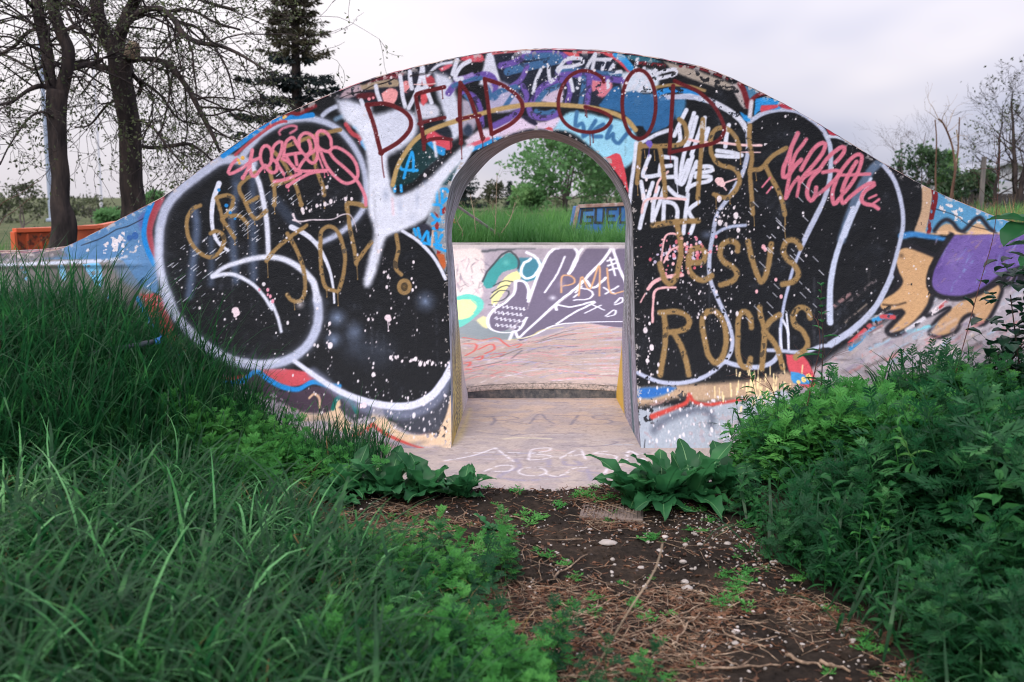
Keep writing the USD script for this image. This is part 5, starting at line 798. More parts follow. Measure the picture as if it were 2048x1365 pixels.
tB = big_tree('dark old tree with a broken stub on its thick trunk and long drooping limbs', 7.4,
    [[(266, 470, 48), (264, 400, 46), (262, 330, 43), (257, 260, 42), (249, 200, 42), (244, 150, 44), (243, 120, 46), (238, 100, 44)], [(232, 105, 30), (214, 75, 28), (201, 35, 26), (193, 0, 25), (186, -70, 20, .3), (190, -150, 15, .6)], [(240, 108, 26), (240, 75, 25), (250, 40, 24), (266, 8, 22), (276, -20, 20, -.3), (282, -100, 15, -.5)]],
    [[(236, 75, 13), (262, 40, 12, -.2), (288, 22, 12, -.4), (322, 18, 11, -.6), (348, 40, 11, -.8), (368, 70, 11, -1), (400, 86, 9, -1.2), (440, 92, 8, -1.4), (485, 112, 6, -1.6), (530, 140, 4, -1.8)], [(262, 122, 12), (290, 118, 10, -.3), (325, 124, 11, -.5), (352, 145, 11, -.7), (380, 185, 10, -.8), (404, 230, 10, -.9), (425, 270, 8, -1), (440, 305, 5, -1.1)], [(268, 288, 8), (300, 296, 7, .2), (345, 292, 8, .4), (375, 288, 7, .5), (400, 300, 5, .6), (425, 322, 4, .7)], [(218, 138, 12), (190, 130, 10, .3), (165, 122, 8, .5)], [(266, 150, 9), (282, 170, 8, .3), (278, 190, 7, .4)], [(205, 45, 8), (185, 70, 7, .3), (150, 52, 6, .6), (128, 12, 6, .9)], [(285, -20, 9), (340, -30, 8, -.4), (400, 0, 6, -.9), (470, 20, 5, -1.3)], [(330, 24, 7), (380, 20, 6, -.7), (430, 45, 5, -1), (480, 60, 4, -1.2)], [(350, 44, 6), (400, 60, 5, -.6), (450, 130, 4, -1), (470, 200, 3, -1.2)], [(240, 200, 5), (215, 210, 5, .3), (180, 250, 4, .6), (150, 255, 3, .9)], [(280, 160, 6), (320, 190, 5, .6), (360, 240, 4, .9), (420, 250, 3, 1.2)], [(262, 240, 6), (300, 250, 5, -.5), (340, 300, 4, -.9), (380, 345, 3, -1.2)]],
    22, 'bark_dark', 'leaf_bud', per=5.4)
obj('broken_stub', tube(at_depth([(262, 118), (266, 100), (268, 84)], 7.3) - np.array(tB.GetAttribute('xformOp:translate').Get()), [.10, .095, .06], 9), 'bark_pale', tB, smooth=True)
def conifer(label, px_base, Y, top_px, half, seed, needle='needles', brown=0.0, low=0.05):
    """A spruce: whorls of drooping boughs, each carrying short side twigs thick with needles."""
    r = np.random.default_rng(seed); b = at_depth([px_base], Y)[0]; b[2] = G(b[0], b[1]); H = at_depth([top_px], Y)[0][2] - b[2]; wd = half / FPX * (Y - CAM[1])
    t = thing('spruce_tree', label, 'tree', b); obj('trunk', tube([[0, 0, -.1], [.03, 0, H * .5], [0, 0, H]], [wd * .09, wd * .06, .012], 8), 'bark_dark', t, smooth=True)
    P, D, bo = [], [], []; z = H * low
    while z < H * .99:
        f = 1 - (z / H); L = wd * (f ** .8) * r.uniform(.75, 1.12) + .04
        for a in np.linspace(0, 2 * math.pi, r.integers(5, 8), endpoint=False) + r.uniform(0, 1):
            l = L * r.uniform(.55, 1.15); a = a + r.normal() * .15; u = np.array([math.cos(a), math.sin(a), 0]); s = np.linspace(0, 1, 8)[:, None]
            q = u * l * s + np.array([0, 0, 1]) * (z + l * (-.42 * s + .30 * s ** 2)); bo.append(tube(q, np.linspace(.012, .004, 8), 3, cap=False)); side = np.array([-u[1], u[0], 0])
            m_ = int(8 + l * 30); t_ = r.uniform(.12, 1, m_); c = np.stack([np.interp(t_, s[:, 0], q[:, k]) for k in range(3)], 1); w_ = (r.uniform(-1, 1, m_) * .34 * l * (1.05 - t_))[:, None]
            c = c + side * w_ + np.array([0, 0, -1]) * np.abs(w_) * .45
            P.append(c.repeat(5, 0) + r.normal(size=(m_ * 5, 3)) * .02); D.append((u * .8 + side * np.sign(w_) * .7 - [0, 0, .3]).repeat(5, 0) + r.normal(size=(m_ * 5, 3)) * .6)
        z += max(.06, L * .27) * r.uniform(.8, 1.2)
    P, D = np.vstack(P), np.vstack(D); k = r.random(len(P)) < .5
    obj('boughs', cat_m(bo), 'bark_dark', t); m1 = P[:, 2] > H * (1 - brown); sz = wd * .055 + .03
    if brown and m1.any():
        obj('crown', blades(P[~m1], D[~m1], sz, sz * .34, r), needle, t); p = obj('dead_top', blades(P[m1], D[m1], sz, sz * .3, r), 'needles_brown', t)
    else: obj('crown', blades(P, D, sz, sz * .34, r), needle, t)
    return t
conifer('tall blue-green spruce rising above the left shoulder of the graffiti wall', (600, 470), 17.0, (600, -150), 165, 5, brown=.42, low=.12)
conifer('dark broad spruce seen at the left inside the archway', (928, 470), 24.0, (935, 290), 52, 6)
conifer('small slim dark spruce seen through the archway left of the leafy tree', (1020, 460), 34.0, (1020, 362), 17, 8)
conifer('dark spruce tip behind the wall at the far right', (1795, 420), 36.0, (1797, 318), 20, 9)
def crown_tree(label, px_base, Y, top_px, half, seed, barkm='bark_grey', leafm='leaf_spring', per=10, depth=3, leafL=.16, stems=1, spread=.6, trunk_w=None, upright=.5, name='leafy_tree', droop=0.0, cat='tree'):
    r = np.random.default_rng(seed); b = at_depth([px_base], Y)[0]; b[2] = G(b[0], b[1]); H = at_depth([top_px], Y)[0][2] - b[2]; wd = half / FPX * (Y - CAM[1]); t = thing(name, label, cat, b)
    tips = []; rw = (trunk_w / 2 / FPX * (Y - CAM[1])) if trunk_w else H * .02
    for s in range(stems):
        tr, br_ = [], []
        lean = r.normal(size=2) * .05 + (np.array([math.cos(s * 2.4), math.sin(s * 2.4)]) * wd * .25 / H if stems > 1 else 0); h = H * r.uniform(.8, 1) if s else H * .92
        q = np.array([[lean[0] * z * h + .02 * r.normal(), lean[1] * z * h, z * h] for z in np.linspace(0, 1, 9)]); q[0, 2] = -.15; tr.append(tube(q, np.linspace(rw, rw * .18, 9), 8, cap=False))
        k = int(16 / stems ** .5)
        for z in np.linspace(.16, .98, k):
            i = z * 8; P = q[int(i)] + (q[min(int(i) + 1, 8)] - q[int(i)]) * (i % 1); a = r.uniform(0, 2 * math.pi); env = math.sin(math.pi * min(1, .22 + z * .78)) ** .7
            grow(P, [math.cos(a), math.sin(a), upright + z * .5], wd * env * r.uniform(.55, .95) * .75, rw * .4 * (1.1 - z), depth - 1, r, br_, tips, spread=spread, wig=.2, kids=(3, 4), shrink=.62, droop=droop, minr=H * .0011)
        obj('trunk', cat_m(tr), barkm, t, smooth=True); obj('branches', cat_m(br_), barkm, t)
    if per: obj('crown', leaves_on(tips, r, per, leafL, leafL * .55, wd * .06), leafm, t)
    return t
crown_tree('light green leafy tree in the middle of the view through the archway', (1130, 470), 26.0, (1140, 258), 126, 31, per=14, leafL=.17, stems=4, depth=3, upright=.35)
crown_tree('lower yellow-green bushy tree right of the leafy tree inside the archway', (1215, 470), 29.0, (1205, 345), 84, 32, per=12, leafL=.18, stems=2)
crown_tree('olive bush at the foot of the leafy tree inside the archway', (1060, 470), 25.0, (1062, 392), 42, 33, per=13, leafL=.16, stems=3, name='bush', cat='bush')
crown_tree('bare pinkish shrub behind the arch between the two spruces', (985, 470), 30.0, (985, 372), 40, 34, 'bark_pale', 'leaf_bud', per=2, leafL=.12, stems=4, name='bare_shrub', cat='bush')
crown_tree('bare thorny tree at the left picture edge beyond the orange container', (48, 505), 20.0, (52, 366), 58, 35, 'bark_grey', 'leaf_bud', per=2.2, leafL=.10, stems=2, name='bare_tree')
crown_tree('bare round-headed tree between the two dark old trunks', (185, 470), 30.0, (185, 402), 46, 36, 'bark_grey', 'leaf_bud', per=1, leafL=.1, stems=3, name='bare_tree')
crown_tree('green clipped-looking bush right of the thin white pole', (222, 470), 26.0, (218, 440), 26, 37, per=18, leafL=.2, stems=4, name='bush', cat='bush')
crown_tree('faint pale green tree just above the wall left of the black lettering', (308, 470), 44.0, (306, 386), 22, 38, per=9, leafL=.25)
crown_tree('bare spreading tree above the right slope of the wall', (1815, 420), 26.0, (1808, 254), 120, 39, 'bark_grey', 'leaf_bud', per=0, stems=2, upright=.6, name='bare_tree')
crown_tree('dark green bush right of the bare spreading tree', (1850, 425), 24.0, (1848, 298), 64, 40, per=4, leafm='leaf_dark', leafL=.14, stems=4, name='bush', cat='bush')
crown_tree('sparse green sapling between the bare dead stems', (1893, 425), 24.0, (1895, 300), 30, 41, per=8, leafL=.14, stems=2, name='sapling')
crown_tree('tall half-bare tree at the right picture edge behind the grey post', (2030, 430), 19.0, (2036, 120), 165, 42, 'bark_dark', 'leaf_bud', per=.5, leafL=.08, stems=2, depth=4, trunk_w=13, name='bare_tree', upright=.75)
crown_tree('olive tree with low spreading limbs left of the tall half-bare tree', (1990, 425), 21.0, (1982, 210), 110, 43, 'bark_dark', 'leaf_bud', per=3, leafL=.09, stems=1, trunk_w=9, name='bare_tree')
crown_tree('green bush in front of the pale house', (1935, 425), 23.0, (1935, 352), 56, 44, per=5, leafm='leaf_dark', leafL=.15, stems=3, name='bush', cat='bush')
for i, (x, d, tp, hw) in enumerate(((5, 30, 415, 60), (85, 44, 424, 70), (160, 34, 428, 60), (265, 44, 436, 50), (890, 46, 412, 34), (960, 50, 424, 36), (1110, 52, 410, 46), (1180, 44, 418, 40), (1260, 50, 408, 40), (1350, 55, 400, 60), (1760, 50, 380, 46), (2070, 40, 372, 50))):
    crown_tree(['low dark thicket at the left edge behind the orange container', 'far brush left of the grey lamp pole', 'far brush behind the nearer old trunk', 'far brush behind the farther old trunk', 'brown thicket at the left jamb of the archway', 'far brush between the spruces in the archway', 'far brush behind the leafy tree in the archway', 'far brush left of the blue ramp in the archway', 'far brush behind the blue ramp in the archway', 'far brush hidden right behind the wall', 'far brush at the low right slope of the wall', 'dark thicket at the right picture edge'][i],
               (x, 470), float(d), (x, tp), hw, 60 + i, 'bark_hazed', ['leaf_bud', 'leaf_dark'][i % 4 == 3], per=2.4, leafL=.2, stems=4, depth=2, name='thicket', cat='bush', upright=.4)
# three bare dead stems
for pts, w, lab in ((([(1873, 430), (1871, 350), (1873, 280), (1870, 240)]), 4, 'left of the three dead stems, a straight rusty pole-like trunk'), (([(1902, 430), (1905, 390), (1913, 330), (1917, 280), (1919, 235)]), 4, 'right of the three dead stems, a thin bent rusty trunk'), (([(1897, 425), (1905, 375), (1910, 340), (1906, 300), (1897, 270), (1885, 245), (1877, 238)]), 5.5, 'crooked middle one of the three dead stems, forked with bare twigs')):
    P = at_depth(spline(pts, step=8), 15.0); b = P[0].copy(); b[2] = G(b[0], b[1]); t = thing('dead_tree', lab, 'tree', b); P = np.vstack([[b[0], b[1], b[2] - .1], P]) - b
    obj('trunk', tube(P, np.linspace(w * .0054, w * .0030, len(P)), 7), 'bark_brown', t, smooth=True)
    if w == 5.5:
        o_, tp_ = [], []; r = np.random.default_rng(4); o_.append(tube(np.array(at_depth(spline([(1909, 335), (1917, 300), (1913, 260)], step=8), 15.0)) - b, .014, 5))
        for k_ in range(7): grow(P[-1 - k_], [r.normal() * .6 - .2, r.normal() * .4, .8], .5, .008, 1, r, o_, tp_, kids=(2, 3), minr=.003)
        obj('branches', cat_m(o_), 'bark_pale', t)
# poles
mat('pole_grey', {'p': ('principled_bsdf', {'base_color': tuple(lin((150, 162, 182))), 'roughness': .5, 'metallic': .2})}, []); mat('pole_white', {'p': ('principled_bsdf', {'base_color': tuple(lin((206, 206, 214))), 'roughness': .5})}, [])
for px, Y, w, m_, lab in (([(105, 470), (97, 200), (92, -40)], 32.0, 8, 'pole_grey', 'tall grey lamp pole left of the nearer old trunk'), ([(206, 470), (205, 300), (204, 90)], 40.0, 5.5, 'pole_white', 'thin white lamp pole between the two old trunks')):
    P = at_depth(px, Y); b = P[0].copy(); b[2] = G(b[0], b[1]); rr = w / 2 / FPX * (Y + 5.8); t = thing('lamp_pole', lab, 'street lamp', b)
    x_, z_ = P[0][0] - b[0], P[-1][2] - b[2]; obj('shaft', tube([[0, 0, -.1], [0, 0, z_ * .5], [0, 0, z_]], [rr * 1.15, rr, rr * .75], 12), m_, t, smooth=True); obj('base', box(rr * 4, rr * 4, .12, (0, 0, .06), .02), m_, t)
    obj('arm', tube([[0, 0, z_ - .05], [-.5, 0, z_ + .25], [-1.5, 0, z_ + .3]], [rr * .5, rr * .45, rr * .4], 8), m_, t, smooth=True); obj('lamp_head', box(.7, .25, .12, (-1.7, 0, z_ + .28), .03), m_, t)
noisy('grey_wood', [(60, 58, 60), (92, 88, 88), (116, 110, 106)], 14, stretch=(1, 1, .12))
P = at_depth([(1961, 425), (1960, 316)], 14.0); b = P[0].copy(); b[2] = G(b[0], b[1]); t = thing('wooden_post', 'weathered grey wooden post standing alone before the pale house', 'post', b)
obj('post', cat_m([box(.075, .075, P[1][2] - b[2] + .2, (0, 0, (P[1][2] - b[2]) / 2 - .1), .008)]), 'grey_wood', t); obj('cap', box(.085, .085, .02, (0, 0, P[1][2] - b[2] + .009), .006), 'grey_wood', t)
# pale house
noisy('siding', [(150, 152, 160), (168, 170, 178), (180, 182, 188)], 1.4, rough=.7, bump=.1); noisy('roof_shingle', [(120, 124, 134), (146, 150, 160), (160, 164, 174)], 7, rough=.9, bump=.4); mat('pane', {'p': ('principled_bsdf', {'base_color': (.03, .035, .045), 'roughness': .12})}, [])
hb = at_depth([(2010, 420)], 40.0)[0]; hb[2] = G(hb[0], hb[1]); h = thing('house', 'pale house with a low grey gable roof half hidden by trees at the right', 'house', hb); ew = 6.0
eave, ridge = at_depth([(2010, 364)], 40.0)[0][2] - hb[2], at_depth([(2010, 328)], 40.0)[0][2] - hb[2]
obj('wall', box(ew, 5, eave + .2, (0, 2.5, eave / 2 - .1), .01), 'siding', h)
rf_ = [box(ew * .52 + .35, 5.6, .12, (0, 0, 0), .01)]; an = math.atan2(ridge - eave, ew / 2); q, fq = rf_[0]
for s in (-1, 1):
    c_, s_ = math.cos(an), math.sin(an); vv = q @ np.array([[c_, 0, -s * -s_ * -1], [0, 1, 0], [s * -s_ * -1 * -1, 0, c_]]); vv = np.c_[q[:, 0] * c_ + q[:, 2] * s_ * s * 1.0, q[:, 1], -s * -1 * 0 + q[:, 2] * c_ - s * q[:, 0] * s_]
    obj('roof', (vv + [s * ew / 4, 2.5, (eave + ridge) / 2 + .07], fq), 'roof_shingle', h)
g_ = trimesh.creation.extrude_triangulation(np.array([[-ew / 2, 0], [ew / 2, 0], [0, ridge - eave]]), np.array([[0, 1, 2]]), .1); gv = np.array(g_.vertices)
obj('gable', (np.c_[gv[:, 0], .02 + gv[:, 2], eave + .1 + gv[:, 1] * .96], np.array(g_.faces)[:, ::-1]), 'siding', h)
for x in (-1.6, 1.4):
    w_ = obj('window', box(.9, .06, .8, (x, -.02, eave * .6), .01), 'pole_white', h); obj('pane', box(.74, .02, .64, (x, -.055, eave * .6)), 'pane', w_)
# dark board fence below the house
noisy('dark_fence', [(40, 38, 40), (58, 54, 54), (72, 66, 64)], 5, stretch=(1, 1, .2)); fb = at_depth([(2000, 420)], 27.0)[0]; fz = at_depth([(2000, 388)], 27.0)[0][2]
fe = thing('board_fence', 'low dark board fence in front of the house at the right', 'fence', (fb[0], fb[1], G(fb[0], fb[1]))); r = np.random.default_rng(3); fz = fz - G(fb[0], fb[1])
for k_, x in enumerate(np.arange(-3.4, 3.4, .16)): obj('board', box(.15, .022, fz + .15 + r.uniform(-.03, .03), (x, r.uniform(-.006, .006), fz / 2 - .075), .004), 'dark_fence', fe)
for z in (fz * .25, fz * .8): obj('rail', box(6.9, .05, .07, (0, .04, z), .004), 'dark_fence', fe)
# orange container behind the old trees
noisy('orange_paint', [(150, 66, 40), (186, 82, 48), (206, 104, 66), (120, 52, 40)], 2.6, rough=.5, bump=.1); noisy('orange_front', [(40, 32, 36), (150, 64, 38), (178, 80, 46), (70, 40, 36), (192, 96, 56)], 5.5, rough=.55, bump=.15, detail=8); mat('orange_rim', {'p': ('principled_bsdf', {'base_color': tuple(lin((204, 92, 54))), 'roughness': .45})}, []); noisy('orange_streaked', [(206, 170, 160), (196, 92, 58), (200, 96, 60), (214, 190, 184)], 1.9, rough=.5, bump=.1, stretch=(1.2, 1, .6))
c0, c1, c2 = at_depth([(29, 462)], 8.6)[0], at_depth([(108, 461)], 9.1)[0], at_depth([(201, 457)], 10.6)[0]; zb = G(c1[0], c1[1]); ztop = c1[2]; H = ztop - zb
oc = thing('orange_container', 'open orange steel container with dark blotches standing behind the old trees', 'container', (c1[0], c1[1], zb))
def panel(p, q, z0, z1, th):
    d = np.array([q[0] - p[0], q[1] - p[1]]); L = np.linalg.norm(d); a = math.atan2(d[1], d[0]); v_, f_ = box(L, th, z1 - z0, (L / 2, 0, (z0 + z1) / 2), .006); return rotz(v_, a) + [p[0] - c1[0], p[1] - c1[1], 0], f_
far1, far2 = c0 + [.5, 1.6, 0], c2 + [-.5, 1.9, 0]
obj('side_panel', panel(c0, c1, -.05, H - .02, .03), 'orange_front', oc); obj('side_panel', panel(c1, c2, -.05, H - .02, .03), 'orange_streaked', oc); obj('side_panel', panel(c0 + [.03, .04, 0], far1, -.05, H - .02, .03), 'orange_paint', oc); obj('side_panel', panel(c2 - [.03, -.03, 0], far2, -.05, H - .02, .03), 'orange_paint', oc)
for p, q in ((c0, c1), (c1, c2), (c0, far1), (c2, far2)): obj('rim', panel(p, q, H - .018, H + .045, .09), 'orange_rim', oc)
for p in (c0, c1, c2): obj('corner_post', box(.07, .07, H + .08, (p[0] - c1[0], p[1] - c1[1] - .03, H / 2 - .04), .008), 'orange_rim', oc)
for k_ in (.33, .66): p = c0 * (1 - k_) + c1 * k_; obj('rib', box(.05, .04, H, (p[0] - c1[0], p[1] - c1[1] - .03, H / 2 - .04), .006), 'orange_front', oc)
# blue ramp with lettering
noisy('blue_paint', [(44, 84, 140), (60, 108, 170), (78, 126, 184)], 3, rough=.6, bump=.1); noisy('rusty_paint', [(110, 70, 58), (150, 120, 112), (186, 176, 176)], 9, rough=.8); mat('black_paint', {'p': ('principled_bsdf', {'base_color': tuple(lin((44, 46, 54))), 'roughness': .6})}, [])
q = at_depth([(1146, 470), (1158, 415), (1266, 410), (1290, 470)], 7.6); b = q[0].copy(); b[2] = G(b[0], b[1]) - .05; hh = q[1][2] - b[2]; rp = thing('blue_ramp', 'blue skate ramp with rusty rim and black letters, seen through the archway', 'skate ramp', b)
poly = np.array([[0, 0], [q[1][0] - b[0], hh], [q[2][0] - b[0], q[2][2] - b[2]], [q[2][0] - b[0] + 1.0, 0]]); e = trimesh.creation.extrude_triangulation(poly, np.array([[0, 1, 2], [0, 2, 3]]), 1.3); ev = np.array(e.vertices)
obj('body', (np.c_[ev[:, 0], ev[:, 2], ev[:, 1]], np.array(e.faces)[:, ::-1]), 'blue_paint', rp)
for p0, p1 in ((poly[0], poly[1]), (poly[1], poly[2])):
    d = p1 - p0; L = np.linalg.norm(d); a = math.atan2(d[1], d[0]); v_, f_ = box(L + .02, .10, .045, (L / 2, 0, .012), .004); c_, s_ = math.cos(a), math.sin(a); obj('rim', (np.c_[v_[:, 0] * c_ - v_[:, 2] * s_ + p0[0], v_[:, 1] + .02, v_[:, 0] * s_ + v_[:, 2] * c_ + p0[1]], f_), 'rusty_paint', rp)
def strokes_mesh(strokes, w, th=.006):
    out = []
    for s in strokes:
        for (x0, z0), (x1, z1) in zip(s[:-1], s[1:]):
            L = math.hypot(x1 - x0, z1 - z0); a = math.atan2(z1 - z0, x1 - x0); v_, f_ = box(L + w * .8, th, w, (L / 2, 0, 0), .002); c_, s_ = math.cos(a), math.sin(a); out.append((np.c_[v_[:, 0] * c_ - v_[:, 2] * s_ + x0, v_[:, 1] - th * len(out) * .02, v_[:, 0] * s_ + v_[:, 2] * c_ + z0], f_))
    return cat_m(out)
k_ = 1 / FPX * (7.6 + 5.8); lw = .034
def gl(*pts): return [((x - 1146) * k_ - .0, hh - (y - 419) * k_) for x, y in pts]
for s in ([gl((1184, 424), (1164, 425), (1161, 451), (1184, 450), (1184, 438), (1174, 438))], [gl((1191, 423), (1190, 449), (1206, 450), (1207, 423))], [gl((1231, 422), (1214, 423), (1213, 449), (1232, 449)), gl((1214, 436), (1227, 436))], [gl((1239, 421), (1239, 449), (1255, 449))]):
    v_, f_ = strokes_mesh(s, lw); obj('letter', (v_ + [0, -.003, 0], f_), 'black_paint', rp)
# traffic cone
mat('cone_orange', {'p': ('principled_bsdf', {'base_color': tuple(lin((226, 96, 44))), 'roughness': .5})}, []); mat('cone_white', {'p': ('principled_bsdf', {'base_color': tuple(lin((222, 214, 210))), 'roughness': .5})}, [])
b = at_depth([(897, 468)], 6.2)[0]; b[2] = G(b[0], b[1]); hc = at_depth([(897, 405)], 6.2)[0][2] - b[2]; cn = thing('traffic_cone', 'orange and white banded traffic cone at the left edge of the archway view', 'traffic cone', b)
rr = lambda z: .125 + (.03 - .125) * z
for z0, z1, m_ in ((.03, .28, 'cone_orange'), (.28, .42, 'cone_white'), (.42, .56, 'cone_orange'), (.56, .72, 'cone_white'), (.72, 1, 'cone_orange')): obj('band', tube([[0, 0, z0 * hc], [0, 0, z1 * hc]], [rr(z0), rr(z1)], 24), m_, cn, smooth=30)
obj('base', box(.32, .32, .035, (0, 0, .018), .01), 'cone_orange', cn)
# ------------------------------------------------------------------ grass, weeds, litter
leafy('grass_blade', [(26, 70, 38), (56, 114, 58), (100, 154, 88), (164, 198, 144)], trans=.48, rough=.38, sc=9.0, spec=.3, vary=.6); leafy('grass_far', [(60, 108, 54), (90, 142, 70), (138, 182, 100)], trans=.35, rough=.5, sc=1.2); leafy('dry_blade', [(120, 96, 62), (160, 134, 92), (188, 166, 124)], trans=.15, rough=.7)
leafy('mugwort_leaf', [(30, 78, 46), (56, 114, 64), (96, 152, 92), (148, 192, 134)], trans=.45, rough=.5, sc=7.0, spec=.22); leafy('mugwort_light', [(66, 132, 62), (100, 166, 82), (152, 202, 114)], trans=.4, rough=.55, sc=3.0, spec=.16); leafy('mugwort_stem', [(62, 50, 46), (76, 88, 60)], trans=.1, rough=.7)
leafy('dock_leaf', [(38, 88, 52), (60, 120, 70), (106, 156, 106)], trans=.35, rough=.45, sc=6.0, spec=.25); leafy('ivy_leaf', [(16, 42, 30), (26, 60, 40), (44, 84, 52)], trans=.2, rough=.4, sc=5.0, spec=.4); leafy('stem_red', [(82, 50, 46), (104, 70, 60)], trans=.05, rough=.7)
def blade_strip(base, az, L, w, lean, curl, r, segs=5, kink=0.0):
    """A grass blade: a narrow folded strip that rises, leans and arches over."""
    u = np.array([math.cos(az), math.sin(az), 0]); s = np.linspace(0, 1, segs + 1); th = lean + curl * s ** 1.6 + kink * (s > .6); dl = L / segs
    x = np.r_[0, np.cumsum(np.sin(th[:-1]) * dl)]; z = np.r_[0, np.cumsum(np.cos(th[:-1]) * dl)]
    c = base + x[:, None] * u + z[:, None] * [0, 0, 1]; sd = np.array([-u[1], u[0], 0]); ww = (w * np.minimum(1, .55 + s * 1.6) * (1 - s ** 2.2))[:, None] / 2; ww[-1] = w * .03
    v = np.stack([c - sd * ww, c + sd * ww], 1).reshape(-1, 3); i = np.arange(segs)[:, None] * 2; return v, np.vstack([i + [[0, 1, 3]], i + [[0, 3, 2]]])
def tuft(seed, n, L, w, spread, lean=(.05, .5), curl=(.2, 1.4), segs=5):
    r = np.random.default_rng(seed); return cat_m([blade_strip(np.r_[r.normal(size=2) * spread, 0], r.uniform(0, 6.3), L * r.uniform(.45, 1.15), w * r.uniform(.6, 1.25), r.uniform(*lean), r.uniform(*curl), r, segs, kink=(.9 if r.random() < .12 else 0)) for _ in range(n)])
def instancer(name, label, cat, protos, pts, scale, tilt=.12, seed=1, pick=None, kind='stuff', yaw=None):
    """A mass that nobody could count, as one object."""
    r = np.random.default_rng(seed); path = path_for(name); pi = UsdGeom.PointInstancer.Define(stage, path); n = len(pts); ps = []
    for k, (mesh, m_, sm) in enumerate(protos):
        pp = f'{path}/plant_{k:03d}' if False else f'{path}/{name}_piece' + ('' if k == 0 else f'_{k:03d}'); usdkit.mesh(stage, pp, mesh, '/World/Looks/' + m_, smooth=sm); ps.append(Sdf.Path(pp))
    pi.CreatePrototypesRel().SetTargets(ps); pi.CreateProtoIndicesAttr(Vt.IntArray.FromNumpy((r.integers(0, len(ps), n) if pick is None else pick).astype(np.int32)))
    pi.CreatePositionsAttr(Vt.Vec3fArray.FromNumpy(np.asarray(pts, np.float32))); pi.CreateScalesAttr(Vt.Vec3fArray.FromNumpy(np.repeat(np.asarray(scale, np.float32)[:, None], 3, 1)))
    a = r.uniform(0, 2 * np.pi, n) if yaw is None else yaw; tx, ty = r.normal(size=n) * tilt, r.normal(size=n) * tilt
    qz = np.stack([np.cos(a / 2), 0 * a, 0 * a, np.sin(a / 2)], 1); w2 = np.stack([np.ones(n), tx / 2, ty / 2, 0 * tx], 1); w2 /= np.linalg.norm(w2, axis=1, keepdims=True)
    q = np.stack([w2[:, 0] * qz[:, 0], w2[:, 1] * qz[:, 0] + w2[:, 2] * qz[:, 3], w2[:, 2] * qz[:, 0] - w2[:, 1] * qz[:, 3], w2[:, 0] * qz[:, 3]], 1)
    pi.CreateOrientationsAttr(Vt.QuathArray([Gf.Quath(*map(float, x)) for x in q]))
    return tag(pi.GetPrim(), label, cat, kind=kind)
def baked(name, label, cat, protos, pts, scale, tilt=.12, seed=1):
    """The same mass as one mesh (quicker to trace where long blades overlap)."""
    r = np.random.default_rng(seed); pts = np.asarray(pts); n = len(pts); pick = r.integers(0, len(protos), n); a = r.uniform(0, 2 * np.pi, n); tx, ty = r.normal(size=n) * tilt, r.normal(size=n) * tilt; vs, fs, k0 = [], [], 0
    for k, (mesh, m_, sm) in enumerate(protos):
        i = np.flatnonzero(pick == k); v, f = np.asarray(mesh[0], np.float32), np.asarray(mesh[1])
        c, s_ = np.cos(a[i])[:, None], np.sin(a[i])[:, None]; x, y, z = (v[None, :, j] * np.asarray(scale)[i][:, None] for j in range(3)); x, y = x * c - y * s_, x * s_ + y * c
        q = np.stack([x + z * tx[i][:, None], y + z * ty[i][:, None], z - .4 * np.abs(z) * (tx[i] ** 2 + ty[i] ** 2)[:, None]], -1) + pts[i][:, None].astype(np.float32)
        vs.append(q.reshape(-1, 3)); fs.append((f[None] + (np.arange(len(i)) * len(v))[:, None, None]).reshape(-1, 3) + k0); k0 += len(i) * len(v)
    return tag(obj(name, (np.vstack(vs), np.vstack(fs)), protos[0][1]), label, cat, kind='stuff')
def scatter(n, x0, x1, y0, y1, prob, seed, lift=0.0):
    r = np.random.default_rng(seed); X, Y = r.uniform(x0, x1, n), r.uniform(y0, y1, n); k = r.random(n) < prob(X, Y); X, Y = X[k], Y[k]; return np.stack([X, Y, G(X, Y) + lift], 1)
def patch(X, Y, s=1.0, seed=0): return meshkit.fbm(np.stack([X * s, Y * s, 0 * X + seed], -1), 3, seed)
def clear_view(X, Y):                                              # nothing grows right in front of the lens
    return np.hypot(X, Y - CAM[1]) > 1.5
def edge_h(X, Y, a=.26, w=.75): return a + (1 - a) * sstep(0, w, off_path(X, Y))   # growth is kept low along the path
# zones: the mugwort clump in front of the wall at the left, the big one along the right of the path, and the low one in the near foreground
def zone_mugL(X, Y): return np.exp(-(((X + 1.46) / .47) ** 2 + ((Y + .60) / .34) ** 2) ** 1.5)
def zone_mugR(X, Y): l, r_ = path_lr(Y); return sstep(.0, .16, X - r_ - .04) * sstep(-.62, -.85, Y - .42 * sstep(1.5, 2.3, X)) 
def zone_mugF(X, Y): l, r_ = path_lr(Y); return np.exp(-(((X + .26 + .1 * (Y + 2.9)) / .42) ** 2 + ((Y + 2.98) / .42) ** 2) ** 1.6) + .75 * np.exp(-(((X + .35) / .24) ** 2 + ((Y + 2.05) / .25) ** 2))
long_t = [(tuft(s, 10, .66, .0125, .034, (.03, .36), (.15, 1.8), 6), 'grass_blade', False) for s in (1, 2, 3, 4)]
mid_t = [(tuft(s, 11, .40, .0115, .05, (.1, .8), (.7, 2.5), 6), 'grass_blade', False) for s in (5, 6, 7, 8)]
pr = lambda X, Y: clear_view(X, Y) * sstep(.02, .35, path_lr(Y)[0] - X) * sstep(-.30, -.55, Y + .35 * sstep(-1.6, -2.4, X) * -1.0) * (1 - .85 * np.clip(zone_mugL(X, Y), 0, 1)) * (1 - .75 * np.clip(zone_mugF(X, Y), 0, 1)) * (.15 + 1.3 * sstep(.36, .62, patch(X, Y, 3.4, 1)))
